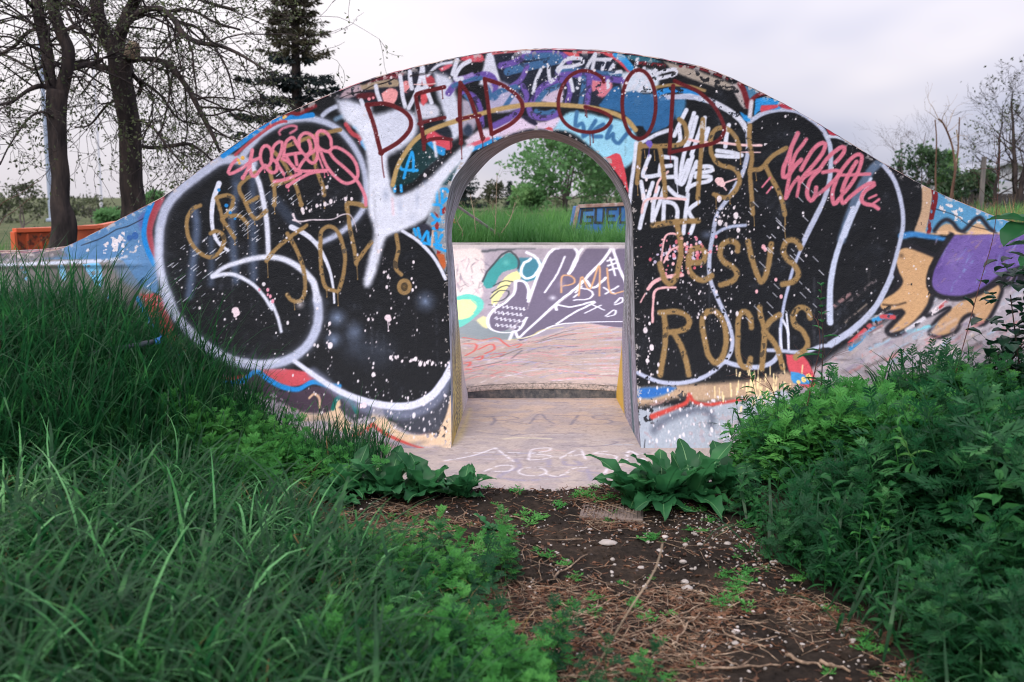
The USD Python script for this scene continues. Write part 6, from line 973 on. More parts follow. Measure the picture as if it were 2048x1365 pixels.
p = scatter(9000, -4.0, .2, -4.4, .5, pr, 1); r = np.random.default_rng(9); baked('grass', 'rough dark green grass covering the ground left of the path', 'grass', mid_t, p, r.lognormal(-.18, .3, len(p)).clip(.4, 1.5) * edge_h(p[:, 0], p[:, 1]), .2, 2)
pr = lambda X, Y: clear_view(X, Y) * sstep(-1.5, -1.95, X - .35 * (Y + .5)) * sstep(-1.9, -1.3, Y) * sstep(.16, -.02, Y - .55 * sstep(-2.0, -2.7, X)) * (1 - .9 * np.clip(zone_mugL(X, Y), 0, 1)) * (.5 + patch(X, Y, 3, 4))
p = scatter(4600, -4.0, -1.15, -2.0, .65, pr, 3); baked('tall_grass', 'tall upright dark grass standing against the left foot of the graffiti wall', 'grass', long_t, p, r.uniform(.6, 1.15, len(p)) * (1 + .32 * sstep(-1.9, -2.7, p[:, 0])), .12, 4)
p = scatter(300, -1.75, -.75, -.62, -.12, lambda X, Y: (.25 + .9 * (patch(X, Y, 5, 6) > .5)) * .8, 6); baked('thin_grass', 'thin dark blades of grass in front of the pale foot of the wall, left', 'grass', long_t, p, r.uniform(.35, .75, len(p)), .15, 5)
pr = lambda X, Y: clear_view(X, Y) * (1 - .0 * X) * sstep(.0, .3, X - path_lr(Y)[1]) * (.3 + patch(X, Y, 2, 8) * .8)
p = scatter(3000, .2, 4.2, -4.4, .2, lambda X, Y: pr(X, Y) * np.clip(sstep(1.25, 1.6, X) + sstep(-1.3, -1.6, Y), 0, 1), 7); baked('grass', 'grass growing through the weeds right of the path', 'grass', mid_t, p, r.uniform(.6, 1.3, len(p)), .2, 8)
# grass beyond the bowl, on the bank behind the right shoulder and in the field
far_t = [(tuft(s, 12, .36, .011, .05, (.03, .4), (.1, 1.0), 4), 'grass_far', False) for s in (11, 12, 13)]
p = scatter(3800, -2.2, 3.2, 4.84, 6.4, lambda X, Y: (.35 + .9 * patch(X, Y, 1.6, 9)) * sstep(7.2, 5.2, Y), 10); baked('far_grass', 'bright green tall grass growing along the rim of the bowl beyond the archway', 'grass', far_t, p, r.uniform(.45, .95, len(p)) * (1 - .42 * sstep(.3, .9, p[:, 0])), .14, 11)
p = scatter(5200, -9, 12, 5.2, 16, lambda X, Y: (.5 + .4 * patch(X, Y, .8, 9)) * (np.abs(np.abs(X / (Y + 5.8)) - .3) > .16) * (1 - .85 * (X < -1.5)), 12); baked('field_grass', 'grass of the field behind the skate park', 'grass', far_t, p, r.uniform(.5, 1.1, len(p)), .2, 13)
dry_t = [(tuft(s, 10, .5, .008, .05, (.05, .6), (.1, .9), 4), 'dry_blade', False) for s in (14, 15)]
p = scatter(1700, 3.3, 9, 2.6, 8, lambda X, Y: .25 + .75 * patch(X, Y, 1.1, 19), 14); instancer('dry_grass', 'dry tan grass behind the low right end of the wall', 'grass', dry_t + far_t[:2], p, r.uniform(.5, 1.0, len(p)), .2, 15)
p = scatter(900, -3.4, .1, -4.0, -.4, lambda X, Y: clear_view(X, Y) * sstep(.0, .3, path_lr(Y)[0] - X) * 1.0 * (patch(X, Y, 2, 21) > .42), 16, .04)
instancer('dead_blades', 'dead tan and orange blades scattered through the left grass', 'grass', [(tuft(s, 3, .26, .006, .03, (.3, 1.1), (.4, 1.6), 5), 'dry_blade', False) for s in (16, 17, 18)], p, r.uniform(.5, 1.2, len(p)), .3, 17)
leafy('grass_highlit', [(78, 146, 84), (122, 182, 116), (172, 206, 152)], trans=.35, rough=.4, spec=.3, vary=.6)  # lighter copy of the grass: highlights on arching blades put into the colour
pale_t = [(tuft(s, 4, .46, .0125, .03, (.1, .7), (1.0, 2.6), 7), 'grass_highlit', False) for s in (21, 22, 23)]
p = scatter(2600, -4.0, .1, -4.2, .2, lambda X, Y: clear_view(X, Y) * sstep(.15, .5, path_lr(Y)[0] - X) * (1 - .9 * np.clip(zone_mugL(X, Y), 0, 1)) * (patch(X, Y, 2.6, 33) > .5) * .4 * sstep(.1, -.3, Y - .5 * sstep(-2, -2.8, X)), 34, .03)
baked('pale_grass', 'pale glaucous grass blades, highlights put into their colour, arching over the darker grass at the left', 'grass', pale_t, p, r.uniform(.55, 1.15, len(p)) * edge_h(p[:, 0], p[:, 1]), .25, 35)
# mugwort
def lobed_leaf(L, W_, r, lobes=3, fold=.25):
    """A deeply cut leaf: a midrib with pairs of pointed lobes and a pointed tip, folded along the rib and arched."""
    v, f = [], []
    def lobe(b, d, l, w):
        n = np.array([-d[1], d[0]]); k = len(v); v.extend([b, b + d * l * .42 - n * w * .55, b + d * l, b + d * l * .42 + n * w * .55]); f.extend([[k, k + 1, k + 2], [k, k + 2, k + 3]])
    for i in range(lobes):
        y = L * (.25 + .42 * i / max(1, lobes - 1)); l = W_ * (.75 + .35 * math.sin(math.pi * (i + .8) / (lobes + .6)))
        for s in (-1, 1): d = np.array([s * math.cos(.85), math.sin(.85)]); lobe(np.array([0, y]), d, l * r.uniform(.85, 1.15), l * .25)
        for s in (-1, 1): d = np.array([s * math.cos(.35), math.sin(.35)]); lobe(np.array([s * l * .3, y + l * .30]), d, l * .42, l * .15)
    lobe(np.array([0, L * .55]), np.array([0, 1.0]), L * .45, W_ * .24); k = len(v); v.extend([np.array([-.0018, 0]), np.array([.0018, 0]), np.array([.002, L * .7]), np.array([-.002, L * .7])]); f.extend([[k, k + 1, k + 2], [k, k + 2, k + 3]])
    v = np.array(v); s = v[:, 1] / L; return np.stack([v[:, 0], v[:, 1] * (1 - .12 * s), np.abs(v[:, 0]) * fold - .22 * L * s ** 2 + r.normal(size=len(v)) * .0012], 1), np.array(f)
def place(vf, at, az, pitch, scale=1.0, roll=0.0):
    v, f = vf; v = v * scale
    if roll: v = v @ np.array([[math.cos(roll), 0, -math.sin(roll)], [0, 1, 0], [math.sin(roll), 0, math.cos(roll)]])
    v = v @ np.array([[1, 0, 0], [0, math.cos(pitch), math.sin(pitch)], [0, -math.sin(pitch), math.cos(pitch)]]); return rotz(v, az) + at, f
def shoot(seed, H, leaf, n, W_=.05, top=.5):
    r = np.random.default_rng(seed); q = np.array([[.05 * H * math.sin(z * 2 + seed), .04 * H * math.cos(z * 3 + seed), z * H] for z in np.linspace(0, 1, 6)]); out = []
    for i in range(n):
        z = .12 + .86 * i / n; b = np.array([np.interp(z, np.linspace(0, 1, 6), q[:, k]) for k in range(3)]); sz = 1.0 - (1 - top) * max(0, z - .45) / .55
        out.append(place(lobed_leaf(leaf, W_, r), b, i * 2.4 + r.normal() * .3, r.uniform(.05, .6) + .75 * (z > .78), sz * r.uniform(.8, 1.15), r.normal() * .2))
    return cat_m(out + [tube(q, np.linspace(.0035, .0015, 6), 4, cap=False)])
mug = [(shoot(s, h, .12, n, .058), 'mugwort_leaf', False) for s, h, n in ((1, .36, 19), (2, .30, 16), (3, .42, 22), (4, .24, 14))]; mugl = [(m_, 'mugwort_light', s_) for m_, _, s_ in mug[:2] + [mug[3]]]
p = scatter(1900, -2.2, -.4, -1.3, -.08, lambda X, Y: np.clip(zone_mugL(X, Y), 0, 1) * .9, 20); instancer('mugwort', 'bright green low mugwort patch left of the archway at the foot of the wall', 'weeds', mugl, p, r.uniform(.42, .78, len(p)), .22, 21)
hR = lambda X, Y: (.45 + 1.0 * sstep(.3, .7, patch(X, Y, 2.7, 61))) * (.5 + .62 * sstep(.1, .9, X - path_lr(Y)[1]) * (1 - .35 * sstep(-1.4, -.7, Y)))
p = scatter(3400, .4, 4.2, -4.2, -.15, lambda X, Y: clear_view(X, Y) * np.clip(zone_mugR(X, Y), 0, 1) * (1 - .9 * sstep(1.42, 1.2, X) * sstep(-1.32, -1.2, Y)) * (.35 + .9 * patch(X, Y, 2.2, 22)), 22); instancer('mugwort', 'dark green bushy mugwort thicket along the right side of the path', 'weeds', mug, p, hR(p[:, 0], p[:, 1]) * r.uniform(.75, 1.25, len(p)) * (1 - .22 * sstep(1.5, 2.0, p[:, 0]) * sstep(-1.9, -1.3, p[:, 1])), .25, 23)
p = scatter(1700, -1.1, .5, -3.7, -1.7, lambda X, Y: clear_view(X, Y) * np.clip(zone_mugF(X, Y), 0, 1) * .9, 24); instancer('mugwort', 'soft green mugwort patch in the near foreground left of the path', 'weeds', mugl + mug[:1], p, r.uniform(.4, .7, len(p)), .22, 25)
p = scatter(1150, 1.3, 2.6, -1.0, -.12, lambda X, Y: .8 * sstep(1.15, 1.6, X) * sstep(-.05, -.3, Y - .2 * (X - 1.4)), 26); instancer('mugwort', 'light green mugwort tips crowding the right foot of the graffiti wall', 'weeds', mugl, p, r.uniform(.6, 1.05, len(p)) * (1.15 - .35 * sstep(1.8, 2.2, p[:, 0])), .2, 27)
def broad_leaf(L, W_, r, wavy=.05, teeth=0, droop=.5, segs=10):
    """A broad leaf with a raised midrib, wavy or lobed edge, arching over."""
    s = np.linspace(0, 1, segs + 1); w = W_ * np.sin(np.pi * np.clip(s, 0, 1) ** .85) ** .75 * .5; w[0] = W_ * .05; w[-1] = .002
    if teeth: w = w * (1 - .15 * (np.arange(segs + 1) % 2) * (s > .12) * (s < .95))
    t_ = np.array([-1, -.5, 0, .5, 1]); x = t_[None] * w[:, None]; th = -droop * s ** 1.4; y = np.r_[0, np.cumsum(np.cos(th[1:]) * L / segs)]; z = np.r_[0, np.cumsum(np.sin(th[1:]) * L / segs)]
    ph = r.uniform(0, 6); zz = z[:, None] + np.abs(t_)[None] * w[:, None] * .35 + wavy * W_ * np.abs(t_)[None] ** 1.5 * np.sin(s[:, None] * 17 + ph + 1.7 * np.sign(t_)[None]) + (t_ == 0)[None] * -.003
    return np.stack([x, y[:, None] + 0 * x, zz], -1).reshape(-1, 3), grid_faces(segs + 1, 5)
def fix_tri(vf): v, f = vf; f = np.asarray(f); return v, (np.vstack([f[:, [0, 1, 2]], f[:, [0, 2, 3]]]) if f.shape[1] == 4 else f)
def oval_shoot(seed, H, n, L, W_):
    r = np.random.default_rng(seed); q = np.array([[.03 * H * math.sin(z * 3 + seed), .03 * H * math.cos(z * 2), z * H] for z in np.linspace(0, 1, 5)]); out = [tube(q, np.linspace(.0035, .0016, 5), 4, cap=False)]
    for i in range(n): z = .15 + .85 * i / n; out.append(place(fix_tri(broad_leaf(L * (1.1 - .55 * z) * r.uniform(.8, 1.2), W_ * (1.1 - .5 * z), r, .06, 0, r.uniform(.4, 1.2), 5)), np.array([np.interp(z, np.linspace(0, 1, 5), q[:, k]) for k in range(3)]), i * 1.7 + r.normal() * .3, r.uniform(.0, .6) + .5 * (z > .8)))
    return cat_m(out)
leafy('weed_leaf', [(36, 92, 46), (64, 128, 62), (116, 160, 84), (160, 168, 96)], trans=.35, rough=.45, sc=4.0, spec=.22, vary=.7)
p = scatter(1500, .5, 4.2, -4.0, -.3, lambda X, Y: clear_view(X, Y) * sstep(.0, .14, X - path_lr(Y)[1]) * (patch(X, Y, 2.4, 71) > .5) * .6 * np.clip(sstep(1.0, 1.3, X) + sstep(-1.2, -1.4, Y), 0, 1), 72)
instancer('broad_weeds', 'broad-leaved weeds growing up through the mugwort right of the path', 'weeds', [(oval_shoot(1, .42, 12, .12, .045), 'weed_leaf', True), (oval_shoot(2, .32, 10, .10, .055), 'weed_leaf', True), (oval_shoot(3, .55, 14, .13, .03), 'weed_leaf', True)], p, r.uniform(.6, 1.2, len(p)) * edge_h(p[:, 0], p[:, 1], .5) * (1 - .5 * sstep(1.5, 2.0, p[:, 0]) * sstep(-1.9, -1.3, p[:, 1])), .2, 73)
# small herbs along the edges of the path
p = scatter(2600, -1.6, 2.2, -3.6, -.75, lambda X, Y: clear_view(X, Y) * np.exp(-((off_path(X, Y) - .08) / .16) ** 2) * .4 * (patch(X, Y, 4, 30) > .55) + (off_path(X, Y) == 0) * .006 * (patch(X, Y, 3, 31) > .53) * (X < path_lr(Y)[0] + .35), 28)
herb = [(cat_m([place(lobed_leaf(.045, .022, np.random.default_rng(s * 9 + k), 2), np.zeros(3), k * 1.05, .25 + .3 * (k % 3), .7 + .15 * (k % 4)) for k in range(8)]), 'mugwort_light', False) for s in (1, 2)]
instancer('herbs', 'small green seedlings and herbs along the edges of the bare path', 'weeds', herb, p, r.uniform(.5, 1.3, len(p)), .15, 29)
# ---- single broad-leaved plants
leafy('leaf_rib', [(96, 140, 92), (140, 176, 124)], trans=.2, rough=.5)
def rosette(label, at, n, L, W_, seed,  name='dock_plant', cat='plant', leafm='dock_leaf', pitch=(.35, 1.25), teeth=1, wavy=.10, group=None):
    r = np.random.default_rng(seed); t = thing(name, label, cat, at, r.uniform(0, 360), group)
    for k in range(n):
        l = L * r.uniform(.5, 1.15); st = .16 * l; az = k * 2.4 + r.normal() * .25; p_ = r.uniform(*pitch); v, f = place(fix_tri(broad_leaf(l, W_ * r.uniform(.8, 1.2), r, wavy, teeth, r.uniform(.3, 1.1), 12)), np.zeros(3), 0, p_); v[:, 2] = np.maximum(v[:, 2], -.0 + .004)
        v = rotz(v + [0, .012, .0], az); lf = obj('leaf', (v, f), leafm, t, smooth=True); c_ = v.reshape(13, 5, 3)[:, 2] + [0, 0, .0012]; sd = np.array([math.cos(az), math.sin(az), 0]) * np.linspace(.0035, .0006, 13)[:, None]
        obj('midrib', (np.stack([c_ - sd, c_ + [0, 0, .0016], c_ + sd], 1).reshape(-1, 3), grid_faces(13, 3)), 'leaf_rib', lf, smooth=True)
    return t
for k, (px, n, L, W_, lab) in enumerate((((700, 985), 11, .25, .12, 'lobed dock rosette at the left edge of the concrete strip, leftmost of its row'), ((775, 990), 12, .27, .13, 'lobed dock rosette with broad pale leaf, second in the row left of the concrete strip'), ((850, 992), 11, .26, .12, 'lobed dock rosette nearest the pale concrete on its left side'), ((925, 995), 10, .21, .09, 'small dock rosette at the front left corner of the concrete strip'),
        ((1270, 1000), 12, .30, .12, 'lobed dock plant overhanging the right corner of the concrete strip'), ((1325, 1002), 13, .34, .125, 'tall lobed dock plant right of the concrete strip'), ((1385, 1000), 12, .36, .13, 'upright dock plant behind the pale stone'), ((1450, 992), 11, .33, .11, 'dock plant at the right foot of the wall beside the mugwort'),
        ((930, 1180), 9, .19, .085, 'plantain rosette on the litter in the middle of the left path edge'), ((850, 1190), 9, .22, .07, 'narrow-leaved rosette left of the plantain, at the path edge'), ((680, 1010), 6, .16, .08, 'small broad-leaved plant where the grass meets the bare soil at left'), ((985, 1060), 5, .09, .045, 'tiny green rosette on the litter before the dock row'))):
    rosette(lab, ground_at([px])[0], int(n * 1.4), L, W_, 70 + k, teeth=0 if k in (8, 10) else 1, wavy=.13)
# a big-leaved plant on the right slope, its leaf in the upper right corner of the wall, and ivy below it
def leaf_on(parent, P0, az, pitch, L, W_, r, m_='dock_leaf', **k): v, f = place(fix_tri(broad_leaf(L, W_, r, **k)), np.asarray(P0), az, pitch); obj('leaf', (v, f), m_, parent, smooth=True)
def stalk(name, label, px, Y, w, m_, leaves, cat='plant', seed=1, lm='dock_leaf', twigs=0, group=None):
    r = np.random.default_rng(seed); P = at_depth(spline(px, step=14), Y); b = P[0].copy(); g_ = G(b[0], b[1]); b[2] = g_
    P = np.vstack([[[P[0][0], P[0][1], min(g_ - .03, P[0][2] - .01)]], P]) - b; t = thing(name, label, cat, b, 0, group); obj('stem', tube(P, np.linspace(w, w * .45, len(P)), 5), m_, t, smooth=True)
    n_ = len(P)
    for (f_, az, pi_, L, W_) in leaves: i = min(n_ - 1, int(f_ * n_)); leaf_on(t, P[i], math.radians(az), pi_, L, W_, r, lm, wavy=.04, droop=.5)
    if twigs:
        o_ = []
        for k in range(twigs): i = r.integers(n_ // 3, n_ - 1); grow(P[i], [r.normal() * .8, r.normal() * .5, .5], r.uniform(.08, .22), .0016, 1, r, o_, [], kids=(1, 3), minr=.0009)
        obj('twigs', cat_m(o_), m_, t)
    return t
stalk('burdock_plant', 'large smooth green burdock leaf at the right picture edge, over the wall end', [(2095, 640), (2085, 540), (2072, 448)], -.55, .006, 'mugwort_stem', [(.97, 112, -.25, .25, .19), (.98, 60, .3, .24, .17), (.75, 60, .2, .16, .12), (.6, 120, .1, .18, .13), (.5, 10, .3, .2, .12)], seed=3)
iv = thing('ivy_bush', 'dark glossy broad-leaved ivy bush at the right picture edge below the burdock', 'bush', np.array([*at_depth([(2062, 720)], -.50)[0][:2], G(*at_depth([(2062, 720)], -.50)[0][:2])])); r2 = np.random.default_rng(8); ivb = np.array(iv.GetAttribute('xformOp:translate').Get())
for k in range(230):
    z_ = r2.uniform(.05, .80); c = np.array([r2.normal() * (.17 - .08 * z_), r2.normal() * .11, z_]); v, f = place(fix_tri(broad_leaf(.075 * r2.uniform(.7, 1.3), .07, r2, .03, 0, .5, 5)), c, r2.uniform(0, 6.3), r2.uniform(-.5, .7)); obj('leaf', (v, f), 'ivy_leaf', iv, smooth=True)
for k in range(6): obj('stem', tube(spline([[0, 0, -.05], [r2.normal() * .1, r2.normal() * .08, .25], [r2.normal() * .18, r2.normal() * .12, .6]], n=7), np.linspace(.006, .003, 7), 5), 'mugwort_stem', iv)
lv = [(.35, 60, .3, .10, .03), (.45, -70, .3, .11, .03), (.55, 100, .35, .10, .03), (.62, -100, .3, .09, .03), (.7, 40, .5, .07, .022), (.78, -60, .5, .06, .02), (.84, 150, .6, .05, .02), (.9, -140, .7, .04, .016), (.94, 20, .9, .03, .014), (.3, 180, .2, .12, .035), (.5, 0, .4, .09, .03)]
stalk('tall_weed', 'tall leafy green weed stalk with a bud spike standing before the golden lettering', [(1640, 850), (1643, 760), (1646, 680), (1642, 610), (1643, 572)], -.38, .005, 'mugwort_stem', lv + [(z, a_, .9, .03, .014) for z, a_ in zip(np.linspace(.72, .99, 16), range(0, 1600, 100))], seed=5)
stalk('dead_stalk', 'red-brown dead stalk with side twigs right of the golden lettering, the tallest one', [(1590, 900), (1612, 820), (1630, 740), (1640, 690), (1636, 640)], -.5, .0042, 'stem_red', [(.75, 95, .1, .12, .04), (.55, -80, .2, .11, .035)], seed=6, twigs=7)
stalk('dead_stalk', 'red-brown dead stalk leaning left under the golden lettering', [(1560, 880), (1556, 820), (1545, 780), (1525, 745)], -.55, .0038, 'stem_red', [(.2, 60, .1, .16, .07), (.15, 110, .0, .2, .08)], seed=7, twigs=6)
stalk('dead_stalk', 'long thin bare stalk crossing the purple creature at the right', [(1905, 770), (1935, 660), (1962, 560), (1985, 480), (1995, 400), (2000, 300)], -.6, .003, 'stem_red', [], seed=8, twigs=4)
stalk('grass_stalk', 'long dark bent stem crossing the sky at the left edge, upper one', [(-12, 520), (-5, 420), (40, 388), (80, 360)], -.9, .0022, 'stem_red', [], seed=9); stalk('grass_stalk', 'long dark bent stem at the left edge, lower one', [(-12, 560), (0, 450), (30, 422), (66, 392)], -.9, .002, 'stem_red', [], seed=10)
# blurred dry stalk close to the camera
P = np.array([ground_at([(1165, 1375)])[0], at_depth([(1250, 1235)], -3.05)[0], at_depth([(1305, 1150)], -3.02)[0], at_depth([(1322, 1104)], -3.0)[0]]); P[0][2] -= .02; t = thing('dry_stalk', 'thin dry straw stalk slanting up out of the litter near the camera', 'stalk', P[0]); obj('stem', tube(spline(P - P[0], n=14), np.linspace(.0034, .0022, 14), 6), 'bark_pale', t); obj('bent_tip', tube([P[3] - P[0], P[3] - P[0] + [.004, 0, .025]], [.0034, .0024], 6), 'bark_pale', t)
# dandelion clock
b = ground_at([(1972, 800)])[0]; top = at_depth([(1976, 690)], b[1])[0] - b; t = thing('dandelion', 'dandelion with a white seed head on the right slope', 'plant', b); obj('stem', tube(spline([[0, 0, -.02], [.006, 0, top[2] * .5], top], n=8), np.linspace(.0025, .0018, 8), 6), 'mugwort_light', t)
mat('fluff', {'p': ('principled_bsdf', {'base_color': tuple(lin((206, 198, 184))), 'roughness': .9}), 't': ('translucent_bsdf', {'color': tuple(lin((206, 198, 184)))}), 'm': ('mix_closure', {'fac': .4})}, [('p.BSDF', 'm.closure1'), ('t.BSDF', 'm.closure2')], surface='m.closure')
r2 = np.random.default_rng(5); d = r2.normal(size=(260, 3)); d /= np.linalg.norm(d, axis=1, keepdims=True); obj('seed_head', cat_m([blades(np.repeat(top[None], 260, 0), d, .017, .0016, r2), blades(top + d * .014, d + r2.normal(size=d.shape) * .9, .006, .003, r2)]), 'fluff', t)
# dry weeds and plank beyond the rim of the bowl
for pts, lab in (([(952, 470), (948, 430), (940, 388)], 'dry brown weed stalk beyond the bowl at the left of the archway view'), ([(990, 468), (992, 420), (994, 350)], 'tallest dry weed stalk beyond the bowl, left of the leafy tree'), ([(1000, 470), (1020, 440), (1030, 405)], 'dry weed stalk leaning right beyond the bowl'), ([(925, 462), (915, 445), (910, 425)], 'short dry weed stalk beside the traffic cone')): stalk('dry_weed', lab, pts, 5.0, .006, 'bark_pale', [], seed=len(lab), twigs=5)
b = at_depth([(975, 470)], 5.2)[0]; b[2] = G(b[0], b[1]); v_, f_ = box(.9, .12, .03, (0, 0, 0), .004); a = .6; pk = thing('plank', 'weathered grey plank lying aslant in the grass beyond the bowl', 'plank', b); obj('board', (np.c_[v_[:, 0] * math.cos(a), v_[:, 1], v_[:, 2] - v_[:, 0] * math.sin(a) + .2], f_), 'grey_wood', pk)
# ------------------------------------------------------------------ litter, stones and lost things on the path
noisy('stick_wood', [(66, 54, 46), (104, 86, 72), (146, 124, 104), (182, 160, 138)], 30, rough=.9, bump=.3, stretch=(1, 1, 1)); noisy('chip_wood', [(44, 31, 26), (74, 50, 38), (112, 78, 58), (150, 116, 90)], 22, rough=.9); noisy('pebble', [(120, 112, 106), (160, 152, 146), (200, 190, 186)], 9, rough=.85); noisy('dark_pebble', [(50, 46, 46), (80, 74, 72), (104, 96, 92)], 9, rough=.85)
def stick(seed, L, rad, bend=.12, n=7, k=5, fork=False):
    r = np.random.default_rng(seed); x = np.linspace(-.5, .5, n) * L; q = np.stack([x, np.cumsum(r.normal(size=n)) * bend * L * .25, np.abs(r.normal(size=n)) * rad * .8 + rad * .8], 1); m_ = [tube(q, rad * np.linspace(1, .55, n) * r.uniform(.85, 1.15, n), k)]
    if fork: m_.append(tube(np.array([q[n // 2], q[n // 2] + [L * .14, L * .1, rad], q[n // 2] + [L * .24, L * .2, rad * 1.5]]), [rad * .7, rad * .55, rad * .35], k))
    return cat_m(m_)
def stone(seed, r_=1.0, flat=.6, sub_=2):
    r = np.random.default_rng(seed); m_ = trimesh.creation.icosphere(sub_, 1.0); v = np.array(m_.vertices); v = v * (1 + .5 * (meshkit.fbm(v * 1.3 + seed * 7.1, 3, seed) - .5)[:, None] * 1.4); v = v * [1, r.uniform(.65, .95), flat * r.uniform(.8, 1.2)]; return v * r_, np.array(m_.faces)
on = lambda X, Y: (off_path(X, Y) < .08 + .12 * (patch(X, Y, 6, 3) - .5)) * 1.0
warm = lambda X, Y: .04 + sstep(.52, .70, patch(X, Y, 2.2, 55) + .17 * sstep(-2.4, -3.0, Y) + .15 * sstep(-.05, -.4, X - .5 * (path_lr(Y)[0] + path_lr(Y)[1]) + .2))
chips = [(stick(s, .05, .0022, .5, 4, 3), 'chip_wood', False) for s in (1, 2, 3)] + [(stick(s, .028, .0028, .3, 3, 3), 'chip_wood', False) for s in (4, 5)] + [(box(.022, .010, .003, (0, 0, .002)), 'chip_wood', False)]
p = scatter(60000, -1.5, 2.2, -4.0, -.78, lambda X, Y: clear_view(X, Y) * on(X, Y) * (.06 + .8 * warm(X, Y)), 40, .002); r = np.random.default_rng(2); instancer('wood_litter', 'brown wood chips, bark and broken stems strewn over the path', 'litter', chips, p, r.uniform(.4, 1.3, len(p)), .25, 41)
straw = [(stick(s, .16, .0017, .25, 6, 3), 'stick_wood', False) for s in (6, 7, 8, 9)] + [(stick(10, .09, .002, .3, 5, 4), 'stick_wood', False)]
p = scatter(20000, -1.5, 2.2, -4.0, -.8, lambda X, Y: clear_view(X, Y) * on(X, Y) * (.03 + .45 * warm(X, Y)), 42, .006); instancer('straw', 'dry straw and thin twigs lying on the bare soil of the path', 'litter', straw, p, r.uniform(.5, 1.25, len(p)), .15, 43)
gravel = lambda X, Y: on(X, Y) * (.22 + .78 * sstep(.35, -.05, path_lr(Y)[1] - X) * sstep(-2.6, -1.4, Y))
st = [(stone(s, .006, .6, 1), 'pebble', True) for s in (1, 2, 3)] + [(stone(4, .005, .6, 1), 'dark_pebble', True)]
p = scatter(60000, -1.2, 2.2, -4.0, -.8, lambda X, Y: clear_view(X, Y) * gravel(X, Y) * .38, 44, .001); instancer('gravel', 'pale fine gravel on the path, thickest along its right side', 'gravel', st, p, r.lognormal(-.35, .45, len(p)).clip(.3, 2.2), .3, 45)
clod = [(stone(s, .010, .8, 1), 'soil', True) for s in (11, 12, 13)]
p = scatter(9000, -1.6, 2.4, -4.1, -.75, lambda X, Y: clear_view(X, Y) * (off_path(X, Y) < .3) * .8, 46, .0); instancer('soil_crumbs', 'dark crumbs of soil on the path', 'soil', clod, p, r.lognormal(-.5, .5, len(p)).clip(.25, 2), .4, 47)
# the larger sticks, one by one
SK = [((1060, 1140), (905, 1165), .005, 1), ((1085, 1120), (1078, 1165), .004, 0), ((1110, 1165), (1180, 1115), .009, 0), ((1110, 1135), (1142, 1138), .006, 0), ((1150, 1235), (1235, 1205), .006, 1), ((1170, 1230), (1250, 1236), .005, 0), ((1240, 1165), (1305, 1190), .005, 0), ((1290, 1265), (1400, 1215), .007, 0), ((1355, 1300), (1410, 1235), .009, 1), ((1360, 1240), (1455, 1245), .007, 0), ((1380, 1170), (1460, 1190), .007, 0), ((1450, 1275), (1530, 1300), .008, 0), ((1390, 1345), (1560, 1335), .010, 1), ((1570, 1320), (1640, 1345), .013, 0), ((1640, 1330), (1700, 1352), .014, 0), ((1520, 1250), (1430, 1240), .005, 0), ((1600, 1235), (1660, 1228), .004, 0), ((1425, 1085), (1520, 1020), .004, 0), ((1030, 1300), (1110, 1250), .005, 1), ((1200, 1300), (1290, 1270), .005, 0), ((1060, 1025), (1010, 1000), .004, 0), ((1060, 1045), (985, 1028), .004, 0), ((760, 1010), (700, 1035), .004, 0), ((900, 1090), (960, 1100), .004, 1), ((1090, 1000), (1140, 1008), .003, 0), ((1170, 1050), (1190, 1035), .004, 0), ((1185, 1265), (1260, 1262), .004, 0), ((800, 1075), (735, 1050), .004, 0), ((1480, 1340), (1440, 1320), .006, 0), ((1210, 1345), (1290, 1322), .006, 0)]
def ordered(words, items):
    """A label for each of some look-alikes: its look, then its place among those that look the same, counted from the camera."""
    out = [None] * len(items); nth = ['nearest', 'second nearest', 'third nearest', 'fourth nearest', 'fifth nearest', 'sixth nearest', 'seventh nearest', 'eighth nearest', 'ninth nearest', 'tenth nearest']
    for w in set(words):
        ids = sorted([i for i in range(len(items)) if words[i] == w], key=lambda i: items[i])
        for n_, i in enumerate(ids): out[i] = w if len(ids) == 1 else f'{w}, {nth[min(n_, 9)]}'
    return out
def side(c): l, r_ = path_lr(c[1]); f = (c[0] - l) / (r_ - l); return 'left' if f < .36 else 'middle' if f < .66 else 'right'
sq = [ground_at([a, b_]) for a, b_, _, _ in SK]; sw = []
for (a, b_, rd, fk), q in zip(SK, sq):
    dx, dy = b_[0] - a[0], b_[1] - a[1]; aim = 'lying across' if abs(dy) < .3 * abs(dx) else 'pointing away to the right' if dx * dy < 0 else 'pointing away to the left'
    sw.append(f'{"forked" if fk else "straight"} {"thick" if rd > .0075 else "thin"} stick {aim}, {side(q.mean(0))} of the path')
sl = ordered(sw, [q.mean(0)[1] for q in sq])
for k, (a, b_, rd, fk) in enumerate(SK):
    q = sq[k]; L = np.linalg.norm(q[1] - q[0]); c = q.mean(0); az = math.degrees(math.atan2(q[1][1] - q[0][1], q[1][0] - q[0][0]))
    t = thing('stick', sl[k], 'stick', c + [0, 0, .004], az, 'dry sticks lying on the path'); obj('bark', stick(100 + k, L, rd * .52, .07, 9, 6, bool(fk)), 'stick_wood', t, smooth=True)
